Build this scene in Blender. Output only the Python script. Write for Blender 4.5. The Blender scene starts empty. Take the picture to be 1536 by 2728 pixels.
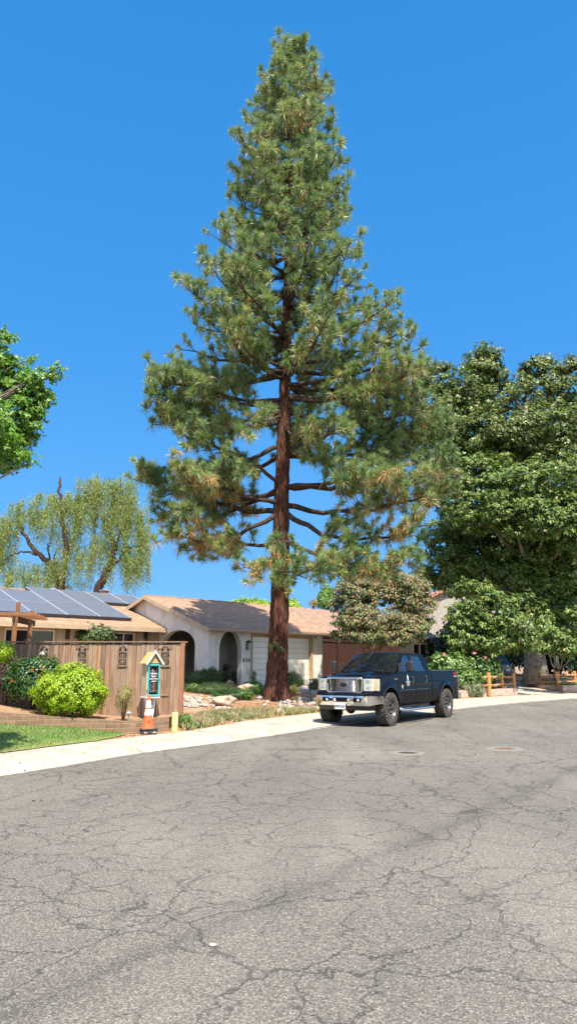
import bpy, bmesh, math, random
import numpy as np
from mathutils import Vector, Matrix, noise
from mathutils.geometry import delaunay_2d_cdt, intersect_point_line
random.seed(7); rng = np.random.default_rng(7)
PI = math.pi
sc = bpy.context.scene
COL = sc.collection

# ------------------------------------------------------------------ camera maths (layout helper)
F, CX, CY, YH, H = 1880., 768., 1364., 1770., 1.65
TH = math.atan((YH-CY)/F); CT, ST = math.cos(TH), math.sin(TH)
def ray(px, py):
    r = (px-CX)/F; u = (CY-py)/F
    return (r, CT-u*ST, ST+u*CT)
def G(px, py, z=0.):
    d = ray(px, py); t = (z-H)/d[2]; return Vector((d[0]*t, d[1]*t, z))
def A(px, py, Y):
    d = ray(px, py); t = Y/d[1]; return Vector((d[0]*t, Y, H+d[2]*t))

# ------------------------------------------------------------------ object helpers
def link(o, parent=None):
    COL.objects.link(o)
    if parent is not None: o.parent = parent
    return o
def tag(o, label=None, cat=None, group=None, kind=None):
    if label: o['label'] = label
    if cat: o['category'] = cat
    if group: o['group'] = group
    if kind: o['kind'] = kind
    return o
def empty(name, loc=(0,0,0), rz=0., label=None, cat=None, group=None):
    o = bpy.data.objects.new(name, None); o.location = loc; o.rotation_euler = (0,0,rz)
    o.empty_display_size = .2
    link(o); return tag(o, label, cat, group)
def copy_tree(o, parent=None):
    c = o.copy(); COL.objects.link(c); c.parent = parent
    for ch in list(o.children): copy_tree(ch, c)
    return c

class MB:
    """collects polygons, builds one mesh object with metric box-projected UVs"""
    def __init__(s): s.v = []; s.f = []; s.m = []; s.mi = 0; s.sm = []; s.smooth = False
    def add(s, vs, fs, M=None):
        b = len(s.v)
        for p in vs:
            p = Vector(p)
            s.v.append(tuple(M @ p) if M is not None else tuple(p))
        for f in fs: s.f.append([b+i for i in f]); s.m.append(s.mi); s.sm.append(s.smooth)
        return s
    def box(s, c, d, M=None, rz=0., bev=0.):
        x, y, z = d[0]/2, d[1]/2, d[2]/2
        R = Matrix.Translation(Vector(c)) @ Matrix.Rotation(rz, 4, 'Z')
        if M is not None: R = M @ R
        b = min(bev, x*.9, y*.9, z*.9)
        if b <= 0:
            vs = [(i*x, j*y, k*z) for i in (-1,1) for j in (-1,1) for k in (-1,1)]
            fs = [(0,1,3,2),(4,6,7,5),(0,4,5,1),(2,3,7,6),(0,2,6,4),(1,5,7,3)]
            return s.add(vs, fs, R)
        vs = []; idx = {}
        for i in (-1,1):
            for j in (-1,1):
                for k in (-1,1):
                    idx[(i,j,k,0)] = len(vs); vs.append((i*x, j*(y-b), k*(z-b)))
                    idx[(i,j,k,1)] = len(vs); vs.append((i*(x-b), j*y, k*(z-b)))
                    idx[(i,j,k,2)] = len(vs); vs.append((i*(x-b), j*(y-b), k*z))
        fs = []
        for a in range(3):
            for sg in (-1,1):
                q = []
                for (p, r) in ((-1,-1),(1,-1),(1,1),(-1,1)):
                    key = [0,0,0]; key[a] = sg; key[(a+1)%3] = p; key[(a+2)%3] = r
                    q.append(idx[(*key, a)])
                fs.append(q if sg > 0 else q[::-1])
        for a in range(3):                       # edges parallel to axis a
            b1, c1 = (a+1)%3, (a+2)%3
            for p in (-1,1):
                for r in (-1,1):
                    k0 = [0,0,0]; k0[b1] = p; k0[c1] = r
                    lo = list(k0); lo[a] = -1; hi = list(k0); hi[a] = 1
                    q = [idx[(*lo,b1)], idx[(*hi,b1)], idx[(*hi,c1)], idx[(*lo,c1)]]
                    fs.append(q if p*r < 0 else q[::-1])
        for i in (-1,1):
            for j in (-1,1):
                for k in (-1,1):
                    q = [idx[(i,j,k,0)], idx[(i,j,k,1)], idx[(i,j,k,2)]]
                    fs.append(q if i*j*k > 0 else q[::-1])
        return s.add(vs, fs, R)
    def tube(s, pts, rad, seg=8, cap=True, M=None):
        pts = [Vector(p) for p in pts]; n = len(pts)
        if not hasattr(rad, '__len__'): rad = [rad]*n
        vs = []; fs = []; up = None
        for i in range(n):
            t = (pts[min(i+1,n-1)]-pts[max(i-1,0)])
            if t.length < 1e-9: t = Vector((0,0,1))
            t.normalize()
            if up is None:
                up = Vector((0,0,1)) if abs(t.z) < .9 else Vector((1,0,0))
            a = t.cross(up)
            if a.length < 1e-6: a = t.orthogonal()
            a.normalize(); b = a.cross(t).normalized(); up = b
            for k in range(seg):
                th = 2*PI*k/seg
                vs.append(pts[i] + (a*math.cos(th)+b*math.sin(th))*rad[i])
        for i in range(n-1):
            for k in range(seg):
                k2 = (k+1)%seg
                fs.append((i*seg+k, i*seg+k2, (i+1)*seg+k2, (i+1)*seg+k))
        if cap:
            fs.append(tuple(range(seg))[::-1]); fs.append(tuple((n-1)*seg+k for k in range(seg)))
        return s.add(vs, fs, M)
    def cyl(s, c, r, h, seg=24, M=None, r2=None):
        c = Vector(c); return s.tube([c, c+Vector((0,0,h))], [r, r if r2 is None else r2], seg, True, M)
    def lathe(s, prof, seg=32, M=None, closed=False):
        """prof: (r,z) list round local Z"""
        vs = []; fs = []; n = len(prof)
        for r, z in prof:
            for k in range(seg):
                th = 2*PI*k/seg; vs.append((r*math.cos(th), r*math.sin(th), z))
        rg = n if closed else n-1
        for i in range(rg):
            j = (i+1)%n
            for k in range(seg):
                k2 = (k+1)%seg
                fs.append((i*seg+k, i*seg+k2, j*seg+k2, j*seg+k))
        return s.add(vs, fs, M)
    def prism(s, poly, ext, M=None):
        """poly: 3-D points of a planar outline; ext: extrusion vector"""
        n = len(poly); e = Vector(ext)
        vs = [Vector(p) for p in poly]+[Vector(p)+e for p in poly]
        fs = [tuple(range(n))[::-1], tuple(range(n, 2*n))]
        for i in range(n):
            j = (i+1)%n; fs.append((i, j, n+j, n+i))
        return s.add(vs, fs, M)
    def grid(s, P, M=None):
        """P[i][j] -> points"""
        a, b = len(P), len(P[0]); vs = [p for r in P for p in r]; fs = []
        for i in range(a-1):
            for j in range(b-1):
                fs.append((i*b+j, i*b+j+1, (i+1)*b+j+1, (i+1)*b+j))
        return s.add(vs, fs, M)
    def build(s, name, mats, parent=None, smooth=False, angle=None, flip=False, recalc=True, loc=None):
        me = bpy.data.meshes.new(name)
        me.from_pydata([tuple(v) for v in s.v], [], s.f)
        if not isinstance(mats, (list, tuple)): mats = [mats]
        for m in mats: me.materials.append(m)
        if recalc:
            bm = bmesh.new(); bm.from_mesh(me)
            bmesh.ops.recalc_face_normals(bm, faces=bm.faces)
            if flip: bmesh.ops.reverse_faces(bm, faces=bm.faces)
            bm.to_mesh(me); bm.free()
        if len(mats) > 1: me.polygons.foreach_set('material_index', s.m)
        if smooth: me.polygons.foreach_set('use_smooth', [True]*len(me.polygons))
        elif any(s.sm): me.polygons.foreach_set('use_smooth', s.sm)
        boxuv(me)
        o = bpy.data.objects.new(name, me); link(o, parent)
        if loc is not None: o.location = loc
        if smooth and angle:
            try: me.set_sharp_from_angle(angle=math.radians(angle))
            except Exception: pass
        return o

def boxuv(me):
    uvl = me.uv_layers.new(name='uv'); n = len(me.loops)
    if n == 0: return
    uv = np.zeros((n, 2)); co = np.zeros(len(me.vertices)*3); me.vertices.foreach_get('co', co); co = co.reshape(-1,3)
    vi = np.zeros(n, int); me.loops.foreach_get('vertex_index', vi)
    pn = np.zeros(len(me.polygons)*3); me.polygons.foreach_get('normal', pn); pn = pn.reshape(-1,3)
    lt = np.zeros(len(me.polygons), int); me.polygons.foreach_get('loop_total', lt)
    N = np.repeat(pn, lt, axis=0)
    t = np.stack([-N[:,1], N[:,0], np.zeros(n)], 1); L = np.linalg.norm(t, axis=1)
    flat = L < .05
    t[flat] = (1,0,0); L[flat] = 1; t /= L[:,None]
    # a stable direction per plane: flip so the tangent points to +x (or +y)
    sg = np.where(np.abs(t[:,0]) > .3, np.sign(t[:,0]), np.sign(t[:,1])); sg[sg == 0] = 1
    t *= sg[:,None]
    b = np.cross(N, t); b *= np.where(b[:,2] < -1e-6, -1, 1)[:,None]; b[flat] = (0,1,0)
    p = co[vi]
    uv[:,0] = (p*t).sum(1); uv[:,1] = (p*b).sum(1)
    uvl.data.foreach_set('uv', uv.ravel())

def np_mesh(name, verts, tris_or_quads, k, mats, parent=None, attr=None, smooth=False, attr_name='rnd', mi=None):
    """fast mesh: verts (N,3), faces flat (M*k)"""
    me = bpy.data.meshes.new(name)
    verts = np.ascontiguousarray(verts, dtype=np.float32); fc = np.ascontiguousarray(tris_or_quads, dtype=np.int32).ravel()
    m = len(fc)//k
    me.vertices.add(len(verts)); me.vertices.foreach_set('co', verts.ravel())
    me.loops.add(len(fc)); me.loops.foreach_set('vertex_index', fc)
    me.polygons.add(m); me.polygons.foreach_set('loop_start', np.arange(m, dtype=np.int32)*k)
    try: me.polygons.foreach_set('loop_total', np.full(m, k, dtype=np.int32))
    except Exception: pass
    if not isinstance(mats, (list, tuple)): mats = [mats]
    for mm in mats: me.materials.append(mm)
    if mi is not None: me.polygons.foreach_set('material_index', np.asarray(mi, dtype=np.int32))
    me.update(calc_edges=True); me.validate()
    if smooth: me.polygons.foreach_set('use_smooth', np.ones(len(me.polygons), bool))
    if attr is not None:
        a = me.attributes.new(attr_name, 'FLOAT', 'FACE'); a.data.foreach_set('value', np.asarray(attr, dtype=np.float32))
    o = bpy.data.objects.new(name, me); link(o, parent); return o

def unit(a): return a/np.maximum(np.linalg.norm(a, axis=-1, keepdims=True), 1e-9)
def scatter(name, T, Fc, k, pos, nrm, scale, mats, parent=None, rnd=None, spin=None, along=None):
    """copies of a leaf template (T verts, Fc faces of k) at pos, template z -> nrm, x axis spun (or towards along)"""
    T = np.asarray(T, float); Fc = np.asarray(Fc, int); n = len(pos)
    z = unit(np.asarray(nrm, float))
    ref = along if along is not None else rng.normal(size=(n,3))
    x = unit(ref - (ref*z).sum(1, keepdims=True)*z); y = np.cross(z, x)
    sc_ = np.asarray(scale, float).reshape(-1,1) if np.ndim(scale) else np.full((n,1), scale)
    V = pos[:,None,:] + sc_[:,None,:]*(T[None,:,0:1]*x[:,None,:] + T[None,:,1:2]*y[:,None,:] + T[None,:,2:3]*z[:,None,:])
    fi = (Fc[None,:,:] + (np.arange(n)*len(T))[:,None,None]).reshape(-1)
    if rnd is None: rnd = rng.random(n)
    return np_mesh(name, V.reshape(-1,3), fi, k, mats, parent, attr=np.repeat(rnd, len(Fc)))

LEAF = ([(0,0,0),(.5,.28,.06),(1,0,-.05),(.5,-.28,.06)], [(0,1,2),(0,2,3)], 3)
NARROW = ([(0,0,0),(.45,.10,0),(1,0,-.08),(.45,-.10,0)], [(0,1,2),(0,2,3)], 3)
ROUND = ([(0,0,0),(.3,.36,.05),(.75,.33,.02),(1,0,-.08),(.75,-.33,.02),(.3,-.36,.05)], [(0,1,2,3),(0,3,4,5)], 4)
MAPLE = ([(0,0,0),(.35,.14,.03),(.48,.52,-.05),(.12,.42,0),(.62,.12,.04),(1,0,-.08),(.62,-.12,.04),(.35,-.14,.03),(.48,-.52,-.05),(.12,-.42,0)],
         [(0,1,2,3),(0,7,8,9)][:0]+[(0,3,2,1),(0,1,4,4),(0,4,5,6),(0,7,8,9)], 4)
MAPLE = ([(0,0,0),(.42,.16,.03),(.50,.58,-.06),(.10,.40,0),(.66,.13,.04),(1.05,0,-.08),(.66,-.13,.04),(.42,-.16,.03),(.50,-.58,-.06),(.10,-.40,0)],
         [(0,1,2),(0,2,3),(0,4,5),(0,5,6),(0,7,8),(0,8,9),(0,1,4),(0,6,7)], 3)

# ------------------------------------------------------------------ materials
def newmat(name):
    m = bpy.data.materials.new(name); m.use_nodes = True; nt = m.node_tree
    for n in list(nt.nodes): nt.nodes.remove(n)
    out = nt.nodes.new('ShaderNodeOutputMaterial'); b = nt.nodes.new('ShaderNodeBsdfPrincipled')
    nt.links.new(b.outputs[0], out.inputs[0])
    return m, nt, b, out
class NT:
    def __init__(s, nt): s.nt = nt
    def n(s, t, **kw):
        nd = s.nt.nodes.new('ShaderNode'+t)
        for k, v in kw.items(): setattr(nd, k, v)
        return nd
    def l(s, a, b): s.nt.links.new(a, b)
    def tex(s, kind='Object', scale=(1,1,1), rot=(0,0,0), loc=(0,0,0)):
        tc = s.n('TexCoord'); mp = s.n('Mapping'); mp.inputs['Scale'].default_value = scale; mp.inputs['Rotation'].default_value = rot; mp.inputs['Location'].default_value = loc
        if kind == 'World':
            g = s.n('NewGeometry'); s.l(g.outputs['Position'], mp.inputs[0])
        else: s.l(tc.outputs[kind], mp.inputs[0])
        return mp.outputs[0]
    def noise(s, vec, scale, detail=4, rough=.55, dist=0.):
        n = s.n('TexNoise'); n.inputs['Scale'].default_value = scale; n.inputs['Detail'].default_value = detail
        n.inputs['Roughness'].default_value = rough; n.inputs['Distortion'].default_value = dist
        if vec is not None: s.l(vec, n.inputs['Vector'])
        return n.outputs['Fac'] if 'Fac' in n.outputs else n.outputs[0]
    def ramp(s, fac, stops, interp='LINEAR'):
        r = s.n('ValToRGB'); r.color_ramp.interpolation = interp; e = r.color_ramp.elements
        while len(e) < len(stops): e.new(.5)
        for i, (p, c) in enumerate(stops):
            e[i].position = p; e[i].color = (*c, 1) if len(c) == 3 else c
        if fac is not None: s.l(fac, r.inputs[0])
        return r.outputs[0]
    def mix(s, fac, a, b, mode='MIX'):
        m = s.n('MixRGB', blend_type=mode)
        for i, x in enumerate((fac, a, b)):
            if hasattr(x, 'links'): s.l(x, m.inputs[i])
            elif i == 0: m.inputs[0].default_value = x
            else: m.inputs[i].default_value = (*x, 1) if len(x) == 3 else x
        return m.outputs[0]
    def math(s, op, a, b=None, clamp=False):
        m = s.n('Math', operation=op, use_clamp=clamp)
        for i, x in enumerate((a, b)):
            if x is None: continue
            if hasattr(x, 'links'): s.l(x, m.inputs[i])
            else: m.inputs[i].default_value = x
        return m.outputs[0]
    def bump(s, h, bsdf, strength=.3, dist=.02):
        b = s.n('Bump'); b.inputs['Strength'].default_value = strength; b.inputs['Distance'].default_value = dist
        s.l(h, b.inputs['Height']); s.l(b.outputs[0], bsdf.inputs['Normal'])
def grey(v): return (v, v, v)
def P(name, c1, c2=None, scale=8., rough=.7, bump=.0, bscale=None, stretch=(1,1,1), metal=0., spec=.5, coat=0., coords='Object', detail=5, dirt=None, lo=.35, hi=.65, bdist=.01):
    m, nt, b, out = newmat(name); N = NT(nt)
    b.inputs['Roughness'].default_value = rough; b.inputs['Metallic'].default_value = metal
    b.inputs['Specular IOR Level'].default_value = spec; b.inputs['Coat Weight'].default_value = coat
    v = N.tex(coords, stretch)
    if c2 is None: c2 = tuple(x*.85 for x in c1)
    f = N.noise(v, scale, detail)
    col = N.ramp(f, [(lo, c1), (hi, c2)])
    if dirt:
        col = N.mix(N.ramp(N.noise(v, dirt[1], 6, .7), [(.5, (0,0,0)), (.75, (1,1,1))]), col, dirt[0])
    N.l(col, b.inputs['Base Color'])
    if bump: N.bump(N.noise(v, bscale or scale*4, 6, .65), b, bump, bdist)
    return m
def leafmat(name, stops, rough=.45, trans=.3, spec=.4, tcol=None):
    m, nt, b, out = newmat(name); N = NT(nt)
    at = N.n('Attribute', attribute_name='rnd')
    col = N.ramp(at.outputs['Fac'], stops)
    N.l(col, b.inputs['Base Color']); b.inputs['Roughness'].default_value = rough
    b.inputs['Specular IOR Level'].default_value = spec
    tr = N.n('BsdfTranslucent'); mx = N.n('MixShader'); mx.inputs[0].default_value = trans
    if tcol: N.l(N.mix(.6, col, tcol), tr.inputs[0])
    else: N.l(N.mix(.5, col, (.22,.30,.02)), tr.inputs[0])
    N.l(b.outputs[0], mx.inputs[1]); N.l(tr.outputs[0], mx.inputs[2]); N.l(mx.outputs[0], out.inputs[0])
    return m

M_ = {}
# ---- shared materials
M_['stucco'] = P('stucco', (.74,.70,.62), (.66,.62,.55), 3, .9, .35, 60, dirt=((.42,.37,.31), 1.3))
M_['stucco_tan'] = P('stucco_tan', (.47,.38,.26), (.42,.34,.23), 3, .9, .3, 60)
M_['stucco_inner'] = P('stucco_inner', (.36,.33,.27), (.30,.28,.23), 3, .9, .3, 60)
M_['trim_tan'] = P('trim_tan', (.42,.29,.15), (.37,.25,.13), 4, .6)
M_['fascia'] = P('fascia', (.50,.38,.25), (.43,.33,.22), 3, .6)
M_['gutter'] = P('gutter', (.40,.32,.24), (.36,.29,.22), 3, .45)
M_['white_paint'] = P('white_paint', (.78,.78,.76), (.70,.70,.68), 5, .55)
M_['cream'] = P('cream', (.80,.75,.66), (.76,.71,.62), 3, .6)
M_['dark_wood'] = P('dark_wood', (.07,.035,.02), (.04,.02,.012), 6, .8, .2, 30, stretch=(6,6,.6))
M_['brown_wood'] = P('brown_wood', (.30,.13,.05), (.20,.085,.035), 5, .75, .3, 30, stretch=(8,8,.7))
M_['post_wood'] = P('post_wood', (.62,.30,.10), (.48,.22,.07), 5, .7, .3, 30, stretch=(6,6,.7))
M_['rail_wood'] = P('rail_wood', (.50,.25,.10), (.38,.19,.08), 6, .75, .3, 30, stretch=(.7,.7,6))
M_['shaded_red_fence'] = P('shaded_red_fence', (.055,.017,.008), (.032,.010,.006), 5, .8, .3, 30, stretch=(7,7,.5))  # board colour darkened to hold the shade the myrtle casts
M_['black'] = P('black', (.01,.01,.01), (.014,.014,.014), 5, .6)
M_['black_plastic'] = P('black_plastic', (.018,.018,.019), (.03,.03,.03), 20, .5)
M_['rubber'] = P('rubber', (.045,.040,.036), (.10,.085,.07), 9, .9, .3, 60, lo=.3, hi=.75)
M_['chrome'] = P('chrome', (.82,.80,.77), (.72,.69,.65), 3, .10, metal=1.)
M_['rim_metal'] = P('rim_metal', (.10,.10,.10), (.30,.28,.26), 14, .3, metal=.9)
M_['alloy'] = P('alloy', (.55,.52,.48), (.45,.42,.38), 6, .25, metal=1.)
M_['galv'] = P('galv', (.50,.52,.54), (.42,.44,.47), 5, .35, metal=.6)
M_['concrete'] = P('concrete', (.46,.405,.325), (.375,.33,.265), 2.2, .9, .25, 90, coords='World', dirt=((.25,.215,.17), 1.6), detail=10)
M_['glass_dark'] = P('glass_dark', (.012,.014,.016), (.02,.022,.024), 2, .05, spec=.6)
M_['soil'] = P('soil', (.36,.22,.12), (.24,.14,.075), 3, .95, .7, 25, coords='World', detail=8, dirt=((.40,.29,.18), 6), bdist=.03)

def wood_fence():
    m, nt, b, out = newmat('weathered_boards'); N = NT(nt)
    uv = N.tex('UV'); sep = N.n('SeparateXYZ'); N.l(uv, sep.inputs[0])
    oi = N.n('Attribute', attribute_name='rnd')
    v2 = N.tex('Object', (14, 14, .9))
    g = N.noise(v2, 1.6, 8, .65, .4)
    col = N.ramp(g, [(.28, (.16,.108,.074)), (.5, (.31,.22,.158)), (.72, (.43,.33,.25))])
    tint = N.ramp(oi.outputs['Fac'], [(0, (.50,.44,.40)), (.2, (.78,.66,.56)), (.4, (1.05,.95,.85)), (.6, (.88,.80,.74)), (.8, (.80,.82,.86)), (1, (1.25,.92,.62))])
    col = N.mix(1, col, tint, 'MULTIPLY')
    kn = N.n('TexVoronoi'); kn.inputs['Scale'].default_value = 1.; N.l(N.tex('Object', (7.3,7.3,2.1)), kn.inputs['Vector'])
    col = N.mix(N.ramp(kn.outputs['Distance'], [(.05, grey(.8)), (.10, grey(0))]), col, (.10,.05,.03))
    st = N.ramp(N.noise(N.tex('Object', (3,3,.5)), 1.3, 5), [(.52, grey(0)), (.7, grey(.55))])
    col = N.mix(st, col, (.16,.12,.10))
    N.l(col, b.inputs['Base Color']); b.inputs['Roughness'].default_value = .85
    N.bump(g, b, .4, .01); return m
M_['boards'] = wood_fence()

def shingle(name, c, rowh=.14, w=.30):
    m, nt, b, out = newmat(name); N = NT(nt)
    uv = N.tex('UV'); br = N.n('TexBrick'); N.l(uv, br.inputs['Vector'])
    br.inputs['Scale'].default_value = 1; br.inputs['Brick Width'].default_value = w; br.inputs['Row Height'].default_value = rowh
    br.inputs['Mortar Size'].default_value = .010; br.inputs['Mortar Smooth'].default_value = .4; br.inputs['Bias'].default_value = -.1
    br.inputs['Color1'].default_value = (*c[0], 1); br.inputs['Color2'].default_value = (*c[1], 1); br.inputs['Mortar'].default_value = (*c[2], 1)
    br2 = N.n('TexBrick'); N.l(uv, br2.inputs['Vector']); br2.inputs['Scale'].default_value = 1; br2.inputs['Brick Width'].default_value = w*.67; br2.inputs['Row Height'].default_value = rowh
    br2.inputs['Mortar Size'].default_value = 0; br2.inputs['Color1'].default_value = (.8,.8,.8,1); br2.inputs['Color2'].default_value = (1.18,1.14,1.1,1)
    col = N.mix(1, br.outputs['Color'], br2.outputs['Color'], 'MULTIPLY')
    col = N.mix(.5, col, N.ramp(N.noise(uv, 2.5, 7, .7), [(.3, grey(.62)), (.7, grey(1.2))]), 'MULTIPLY')
    N.l(col, b.inputs['Base Color']); b.inputs['Roughness'].default_value = .9
    N.bump(br.outputs['Fac'], b, .5, -.02); return m
M_['shingle'] = shingle('shingle', ((.36,.215,.135), (.46,.295,.195), (.17,.10,.062)))
M_['tile_brown'] = shingle('tile_brown', ((.30,.19,.13), (.37,.25,.175), (.08,.05,.035)), .30, .26)
M_['tile_dark'] = shingle('tile_dark', ((.16,.11,.085), (.20,.14,.11), (.04,.03,.02)), .30, .26)
M_['tile_red'] = shingle('tile_red', ((.45,.20,.13), (.50,.24,.15), (.2,.1,.06)), .30, .26)

def brickmat(name, c1, c2, mort, w, h, mw, bias=0., bump=.6, noisec=None):
    m, nt, b, out = newmat(name); N = NT(nt)
    uv = N.tex('UV'); br = N.n('TexBrick'); N.l(uv, br.inputs['Vector'])
    br.inputs['Scale'].default_value = 1; br.inputs['Brick Width'].default_value = w; br.inputs['Row Height'].default_value = h
    br.inputs['Mortar Size'].default_value = mw; br.inputs['Mortar Smooth'].default_value = .3; br.inputs['Bias'].default_value = bias
    br.inputs['Color1'].default_value = (*c1, 1); br.inputs['Color2'].default_value = (*c2, 1); br.inputs['Mortar'].default_value = (*mort, 1)
    col = N.mix(.7, br.outputs['Color'], N.ramp(N.noise(uv, 9, 7, .7), [(.3, grey(.72)), (.7, grey(1.15))]), 'MULTIPLY')
    if noisec:
        wn = N.n('TexBrick'); N.l(uv, wn.inputs['Vector']); wn.inputs['Scale'].default_value = 1; wn.inputs['Brick Width'].default_value = w; wn.inputs['Row Height'].default_value = h
        wn.inputs['Mortar Size'].default_value = 0; wn.offset = .5
        wn.inputs['Color1'].default_value = (0,0,0,1); wn.inputs['Color2'].default_value = (1,1,1,1); wn.inputs['Bias'].default_value = -.35
        N.l(N.tex('UV', loc=(w*6, h*4, 0)), wn.inputs['Vector'])
        col = N.mix(N.math('MULTIPLY', wn.outputs['Color'], .9), col, noisec)
    N.l(col, b.inputs['Base Color']); b.inputs['Roughness'].default_value = .9
    h1 = N.math('SUBTRACT', N.math('MULTIPLY', N.noise(uv, 40, 5), .4), br.outputs['Fac']); N.bump(h1, b, bump, .012); return m
M_['block'] = brickmat('block', (.29,.18,.11), (.20,.125,.075), (.36,.26,.175), .30, .098, .009, bump=1.)
M_['brick'] = brickmat('brick', (.42,.17,.11), (.55,.36,.27), (.60,.50,.42), .21, .072, .012, .1, noisec=(.60,.52,.45))

def asphalt():
    m, nt, b, out = newmat('asphalt'); N = NT(nt)
    w = N.tex('World')
    # aggregate
    vo = N.n('TexVoronoi'); vo.inputs['Scale'].default_value = 105; N.l(w, vo.inputs['Vector'])
    sepc = N.n('SeparateColor'); N.l(vo.outputs['Color'], sepc.inputs[0])
    stones = N.ramp(sepc.outputs[0], [(0, (.105,.096,.082)), (.35, (.150,.138,.119)), (.62, (.190,.176,.149)), (.84, (.235,.217,.183)), (1, (.34,.312,.262))])
    vd = N.ramp(vo.outputs['Distance'], [(.25, grey(1.06)), (.8, grey(.66))])
    base = N.mix(1, stones, vd, 'MULTIPLY')
    med = N.noise(w, 22, 6, .8); base = N.mix(1, base, N.ramp(med, [(.3, grey(.82)), (.7, grey(1.16))]), 'MULTIPLY')
    big = N.noise(N.tex('World', (.5,.16,1), (0,0,math.radians(-38))), 1.1, 6, .6)
    base = N.mix(1, base, N.ramp(big, [(.32, grey(.80)), (.68, grey(1.16))]), 'MULTIPLY')
    # the dark lengthwise seam in the middle of the carriageway
    g = N.n('NewGeometry'); sp = N.n('SeparateXYZ'); N.l(g.outputs['Position'], sp.inputs[0])
    a, c = SEAM
    dx, dy = (c[0]-a[0]), (c[1]-a[1]); L = math.hypot(dx, dy); nx, ny = -dy/L, dx/L
    dist = N.math('ADD', N.math('MULTIPLY', sp.outputs[0], nx), N.math('MULTIPLY', sp.outputs[1], ny))
    dist = N.math('SUBTRACT', dist, a[0]*nx+a[1]*ny)
    wob = N.math('MULTIPLY', N.math('SUBTRACT', N.noise(w, .9, 4), .5), .45)
    dd = N.math('ABSOLUTE', N.math('ADD', dist, wob))
    seam = N.ramp(dd, [(.0, grey(.68)), (.12, grey(.86)), (.32, grey(1))])
    base = N.mix(N.ramp(N.noise(w, .6, 3), [(.35, grey(.6)), (.6, grey(1))]), base, N.mix(1, base, seam, 'MULTIPLY'))
    # cracks : two sizes of warped cell borders, broken up
    def cracks(scale, width, warp, wsc, seed, thr):
        wv = N.n('TexNoise'); wv.inputs['Scale'].default_value = wsc; wv.inputs['Detail'].default_value = 7; wv.inputs['Roughness'].default_value = .62
        N.l(w, wv.inputs['Vector'])
        off = N.n('VectorMath', operation='SCALE'); N.l(wv.outputs['Color'], off.inputs[0]); off.inputs['Scale'].default_value = warp
        ad = N.n('VectorMath', operation='ADD'); N.l(w, ad.inputs[0]); N.l(off.outputs[0], ad.inputs[1])
        mp = N.n('Mapping'); N.l(ad.outputs[0], mp.inputs[0]); mp.inputs['Location'].default_value = seed; mp.inputs['Scale'].default_value = (1,1,0)
        v = N.n('TexVoronoi', feature='DISTANCE_TO_EDGE'); v.inputs['Scale'].default_value = scale; N.l(mp.outputs[0], v.inputs['Vector'])
        wd = N.ramp(N.noise(w, 2.3, 5, .7), [(.25, grey(.25)), (.50, grey(.75)), (.75, grey(1.5))])
        q = N.math('DIVIDE', v.outputs['Distance'], N.math('MAXIMUM', N.math('MULTIPLY', wd, width*scale), .00001))
        msk = N.ramp(N.noise(N.tex('World', loc=seed), .55, 4, .6), [(thr, grey(0)), (thr+.10, grey(1))])
        return N.math('MULTIPLY', N.math('SUBTRACT', 1., N.math('MULTIPLY', q, 1.), True), msk, True)
    k1 = cracks(.95, .0115, .9, 1.3, (3.1,7.7,0), .34)
    k2 = cracks(2.3, .0075, .55, 2.6, (11.3,2.2,0), .42)
    k3 = cracks(.33, .017, 1.2, .9, (5.3,-4.2,0), .22)
    kk = N.math('MAXIMUM', N.math('MAXIMUM', k1, k2), k3)
    kk = N.math('POWER', kk, .7)
    base = N.mix(N.math('MULTIPLY', kk, .72), base, (.035,.032,.028))
    # faint dark halo round wide cracks and tar spots
    sp2 = N.n('TexVoronoi'); sp2.inputs['Scale'].default_value = .6; N.l(w, sp2.inputs['Vector'])
    base = N.mix(N.ramp(sp2.outputs['Distance'], [(.022, grey(.75)), (.04, grey(0))]), base, (.03,.028,.026))
    # dusty pale wheel tracks
    dust = N.ramp(N.noise(N.tex('World', (.9,.22,1), (0,0,math.radians(-36))), .8, 5, .5), [(.5, grey(0)), (.75, grey(.30))])
    base = N.mix(dust, base, (.30,.27,.235))
    N.l(base, b.inputs['Base Color']); b.inputs['Roughness'].default_value = .85; b.inputs['Specular IOR Level'].default_value = .3
    hh = N.math('SUBTRACT', N.math('MULTIPLY', N.math('SUBTRACT', 1., vo.outputs['Distance']), .5), N.math('MULTIPLY', kk, 2.))
    N.bump(hh, b, .6, .006); return m

def mulchmat():
    m, nt, b, out = newmat('bark_mulch'); N = NT(nt); w = N.tex('World')
    vo = N.n('TexVoronoi'); vo.inputs['Scale'].default_value = 26; N.l(N.tex('World', (1,1.7,1), (0,0,.5)), vo.inputs['Vector'])
    sc_ = N.n('SeparateColor'); N.l(vo.outputs['Color'], sc_.inputs[0])
    chips = N.ramp(sc_.outputs[0], [(0, (.11,.045,.02)), (.4, (.27,.13,.06)), (.8, (.42,.24,.12)), (1, (.55,.37,.21))])
    sand = N.ramp(N.noise(w, 14, 6, .75), [(.3, (.28,.19,.11)), (.7, (.50,.37,.23))])
    col = N.mix(N.ramp(N.noise(w, .8, 5), [(.50, grey(0)), (.62, grey(.8))]), chips, sand)
    N.l(col, b.inputs['Base Color']); b.inputs['Roughness'].default_value = .95
    N.bump(vo.outputs['Distance'], b, .8, .03); return m
M_['mulch'] = mulchmat()

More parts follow.
